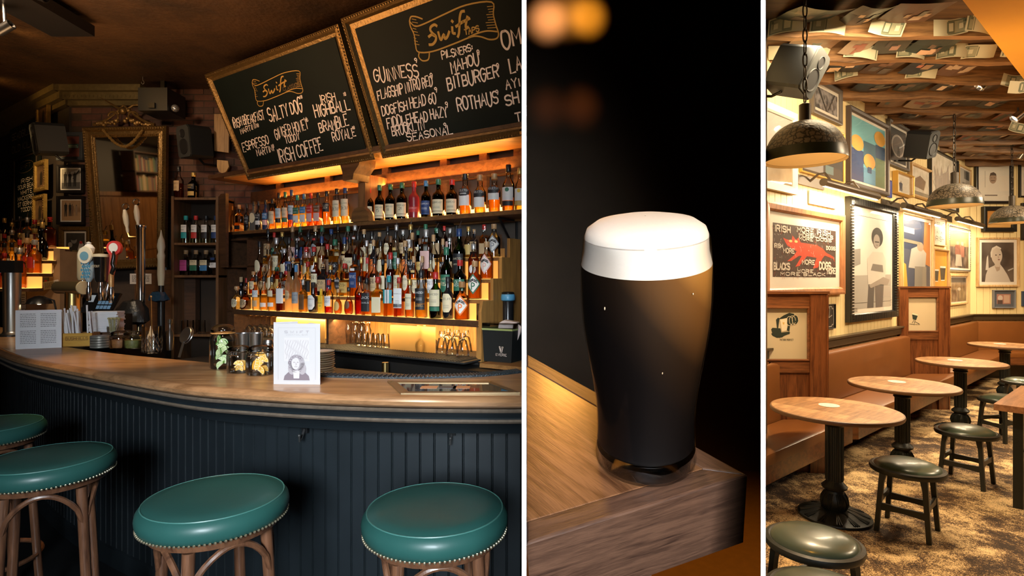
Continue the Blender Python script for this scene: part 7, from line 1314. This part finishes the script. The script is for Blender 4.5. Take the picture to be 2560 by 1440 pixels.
for i, (px, Y, hw, yr, yt, yc, lb) in enumerate(((2008,3.86,99,397,303,262,'nearest crackled dome pendant lamp hanging over the first round table'),(2386,6.6,60,512,459,432,'second crackled dome pendant lamp, before the far portrait'),(2530,8.3,47,555,514,490,'furthest crackled dome pendant lamp, at the right edge'))):
    r_ = hw/F*Y*.95; x = (px-1280)/F*Y; zr = EYE-(yr-HZ)/F*Y; hd = (yr-yt)/F*Y*1.0
    if x-r_ < KD*Y: x = KD*Y+r_+.012
    t = thing('pendant_lamp', lb, 'pendant lamp', loc(x, Y, zr), 'crackled dome pendant lamps'); n_ = 12
    pr = [(r_*math.cos(math.pi/2*k/n_)**.9, hd*math.sin(math.pi/2*k/n_)) for k in range(n_+1)]; pr[-1] = (.03, hd)
    MB().lathe([(r_*1.005,-.012),(r_*1.0,.0)]+pr, 48, cap=False).build('shade', sm, t, True); MB().lathe([(r_*1.008,-.016),(r_*1.012,0),(r_*.985,hd*.22)], 48, cap=False).build('rim_band', M((.03,.036,.018),.3), t, True)
    MB().lathe([(r_*1.0,-.016),(r_*.97,.0)]+[(a*.96, z*.93) for a, z in pr], 40, cap=False).build('lining', M((.62,.45,.24), .5), t, True)
    MB().lathe([(.03,hd-.005),(.038,hd),(.038,hd+(yt-yc)/F*Y),(.02,hd+(yt-yc)/F*Y+.01)], 16).build('lamp_holder', M((.045,.035,.025),.4,.5), t, True)
    MB().ball((0,0,hd*.45), .045, 14, 10).build('bulb', GLOW((1,.72,.36), 20), t, True)
    z = hd+(yt-yc)/F*Y+.01; top = BH-zr+.03; q = MB(); k_ = 0; lk = .085
    while z < top:
        if k_ % 2: pts = [(.014*math.cos(a),0,z+lk*.5+lk*.58*math.sin(a)) for a in [j*.5236 for j in range(12)]]
        else: pts = [(0,.014*math.cos(a),z+lk*.5+lk*.58*math.sin(a)) for a in [j*.5236 for j in range(12)]]
        MB().tube(pts, .005, 5, closed=True).build('chain_link', M((.03,.024,.018),.4,.6), t, True); z += lk; k_ += 1
    light('pendant_bulb', 'SPOT', (x, Y, zr+hd*.25), (x, Y, 0), 150, WARM3, spot_size=D2R(125), spot_blend=.7, shadow_soft_size=.06)
# speakers and track spots
speaker(Matrix.Translation(P(2008,236,4.28)) @ Matrix.Rotation(D2R(38),4,'Z') @ Matrix.Rotation(D2R(22),4,'X') @ Matrix.Rotation(D2R(14),4,'Y'), .24, .34, .30, 'large black loudspeaker high in the corner beside the white partition', .02)
speaker(Matrix.Translation(P(2325,396,6.75)) @ Matrix.Rotation(D2R(30),4,'Z') @ Matrix.Rotation(D2R(16),4,'X') @ Matrix.Rotation(D2R(-14),4,'Y'), .22, .32, .25, 'black loudspeaker on a bracket over the pale map')
sb = tag(MB().box(-.03,.03,-.01,.02,-.12,.12).tube([(0,-.01,0),(.12,-.10,-.02),(.22,-.16,-.01)], .025, 8).build('speaker_bracket', BLACK, None, False, LW.at(2276,355,-.03)), 'black wall bracket carrying the loudspeaker over the pale map', 'bracket')
for i, (px, py, Y, tx, ty, tz, pw, lb) in enumerate(((2320,272,7.0,-.5,-.75,-.35,60,'shining chrome spotlight aimed at the viewer under the beams'),(2458,208,5.6,-.6,.3,-.7,90,'square chrome spotlight under the second beam, near the orange soffit'),(2545,290,6.3,-.7,.2,-.6,60,'chrome spotlight at the right edge below the beams'),(2494,340,8.0,.1,.2,-1,40,'small chrome ceiling spotlight above the portraits'),(2555,388,8.6,-.2,.5,-.8,40,'lowest chrome spotlight by the right edge'))):
    p = P(px, py, Y); dr = Vector((tx,ty,tz)).normalized(); t = thing('track_spotlight', lb, 'spotlight', Matrix.Translation(p), 'chrome spotlights under the beams'); ro = dr.to_track_quat('-Z','Y').to_matrix().to_4x4()
    a = MB().lathe([(.02,.06),(.045,.05),(.052,-.05),(.048,-.055),(.040,-.02),(.001,.02)], 18).build('head', CHROME, t, True); a.matrix_local = ro
    a = MB().lathe([(.001,-.03),(.038,-.03),(.001,-.028)], 16).build('lamp_face', GLOW((1,.88,.66), 25), t, True); a.matrix_local = ro
    MB().tube([(0,0,.03),(0,0,BH-p.z+.01)], .008, 6).build('stem', M((.03,.03,.03),.4), t, True)
    light('track_spot', 'SPOT', p+dr*.07, p+dr, pw, (1,.80,.52), spot_size=D2R(70), spot_blend=.7, shadow_soft_size=.04)
# unseen warm area lights added as general fill, standing in for many small bulbs
light('room_fill', 'AREA', (6.0,3.4,3.3), (4.0,5.6,1.0), 150, (1,.78,.50), shape='RECTANGLE', size=1.6, size_y=.8)
light('room_fill', 'AREA', (8.4,6.5,3.25), (6.2,7.8,1.2), 140, (1,.78,.50), shape='RECTANGLE', size=1.2, size_y=.6)
light('ceiling_bounce', 'AREA', (3.6,4.6,2.2), (4.2,5.8,3.5), 22, (1,.62,.30), shape='RECTANGLE', size=1.6, size_y=1.2)
light('wall_grazer', 'AREA', (2.6,4.1,3.3), (2.9,5.3,1.6), 60, (1,.78,.48), shape='RECTANGLE', size=.8, size_y=.3)
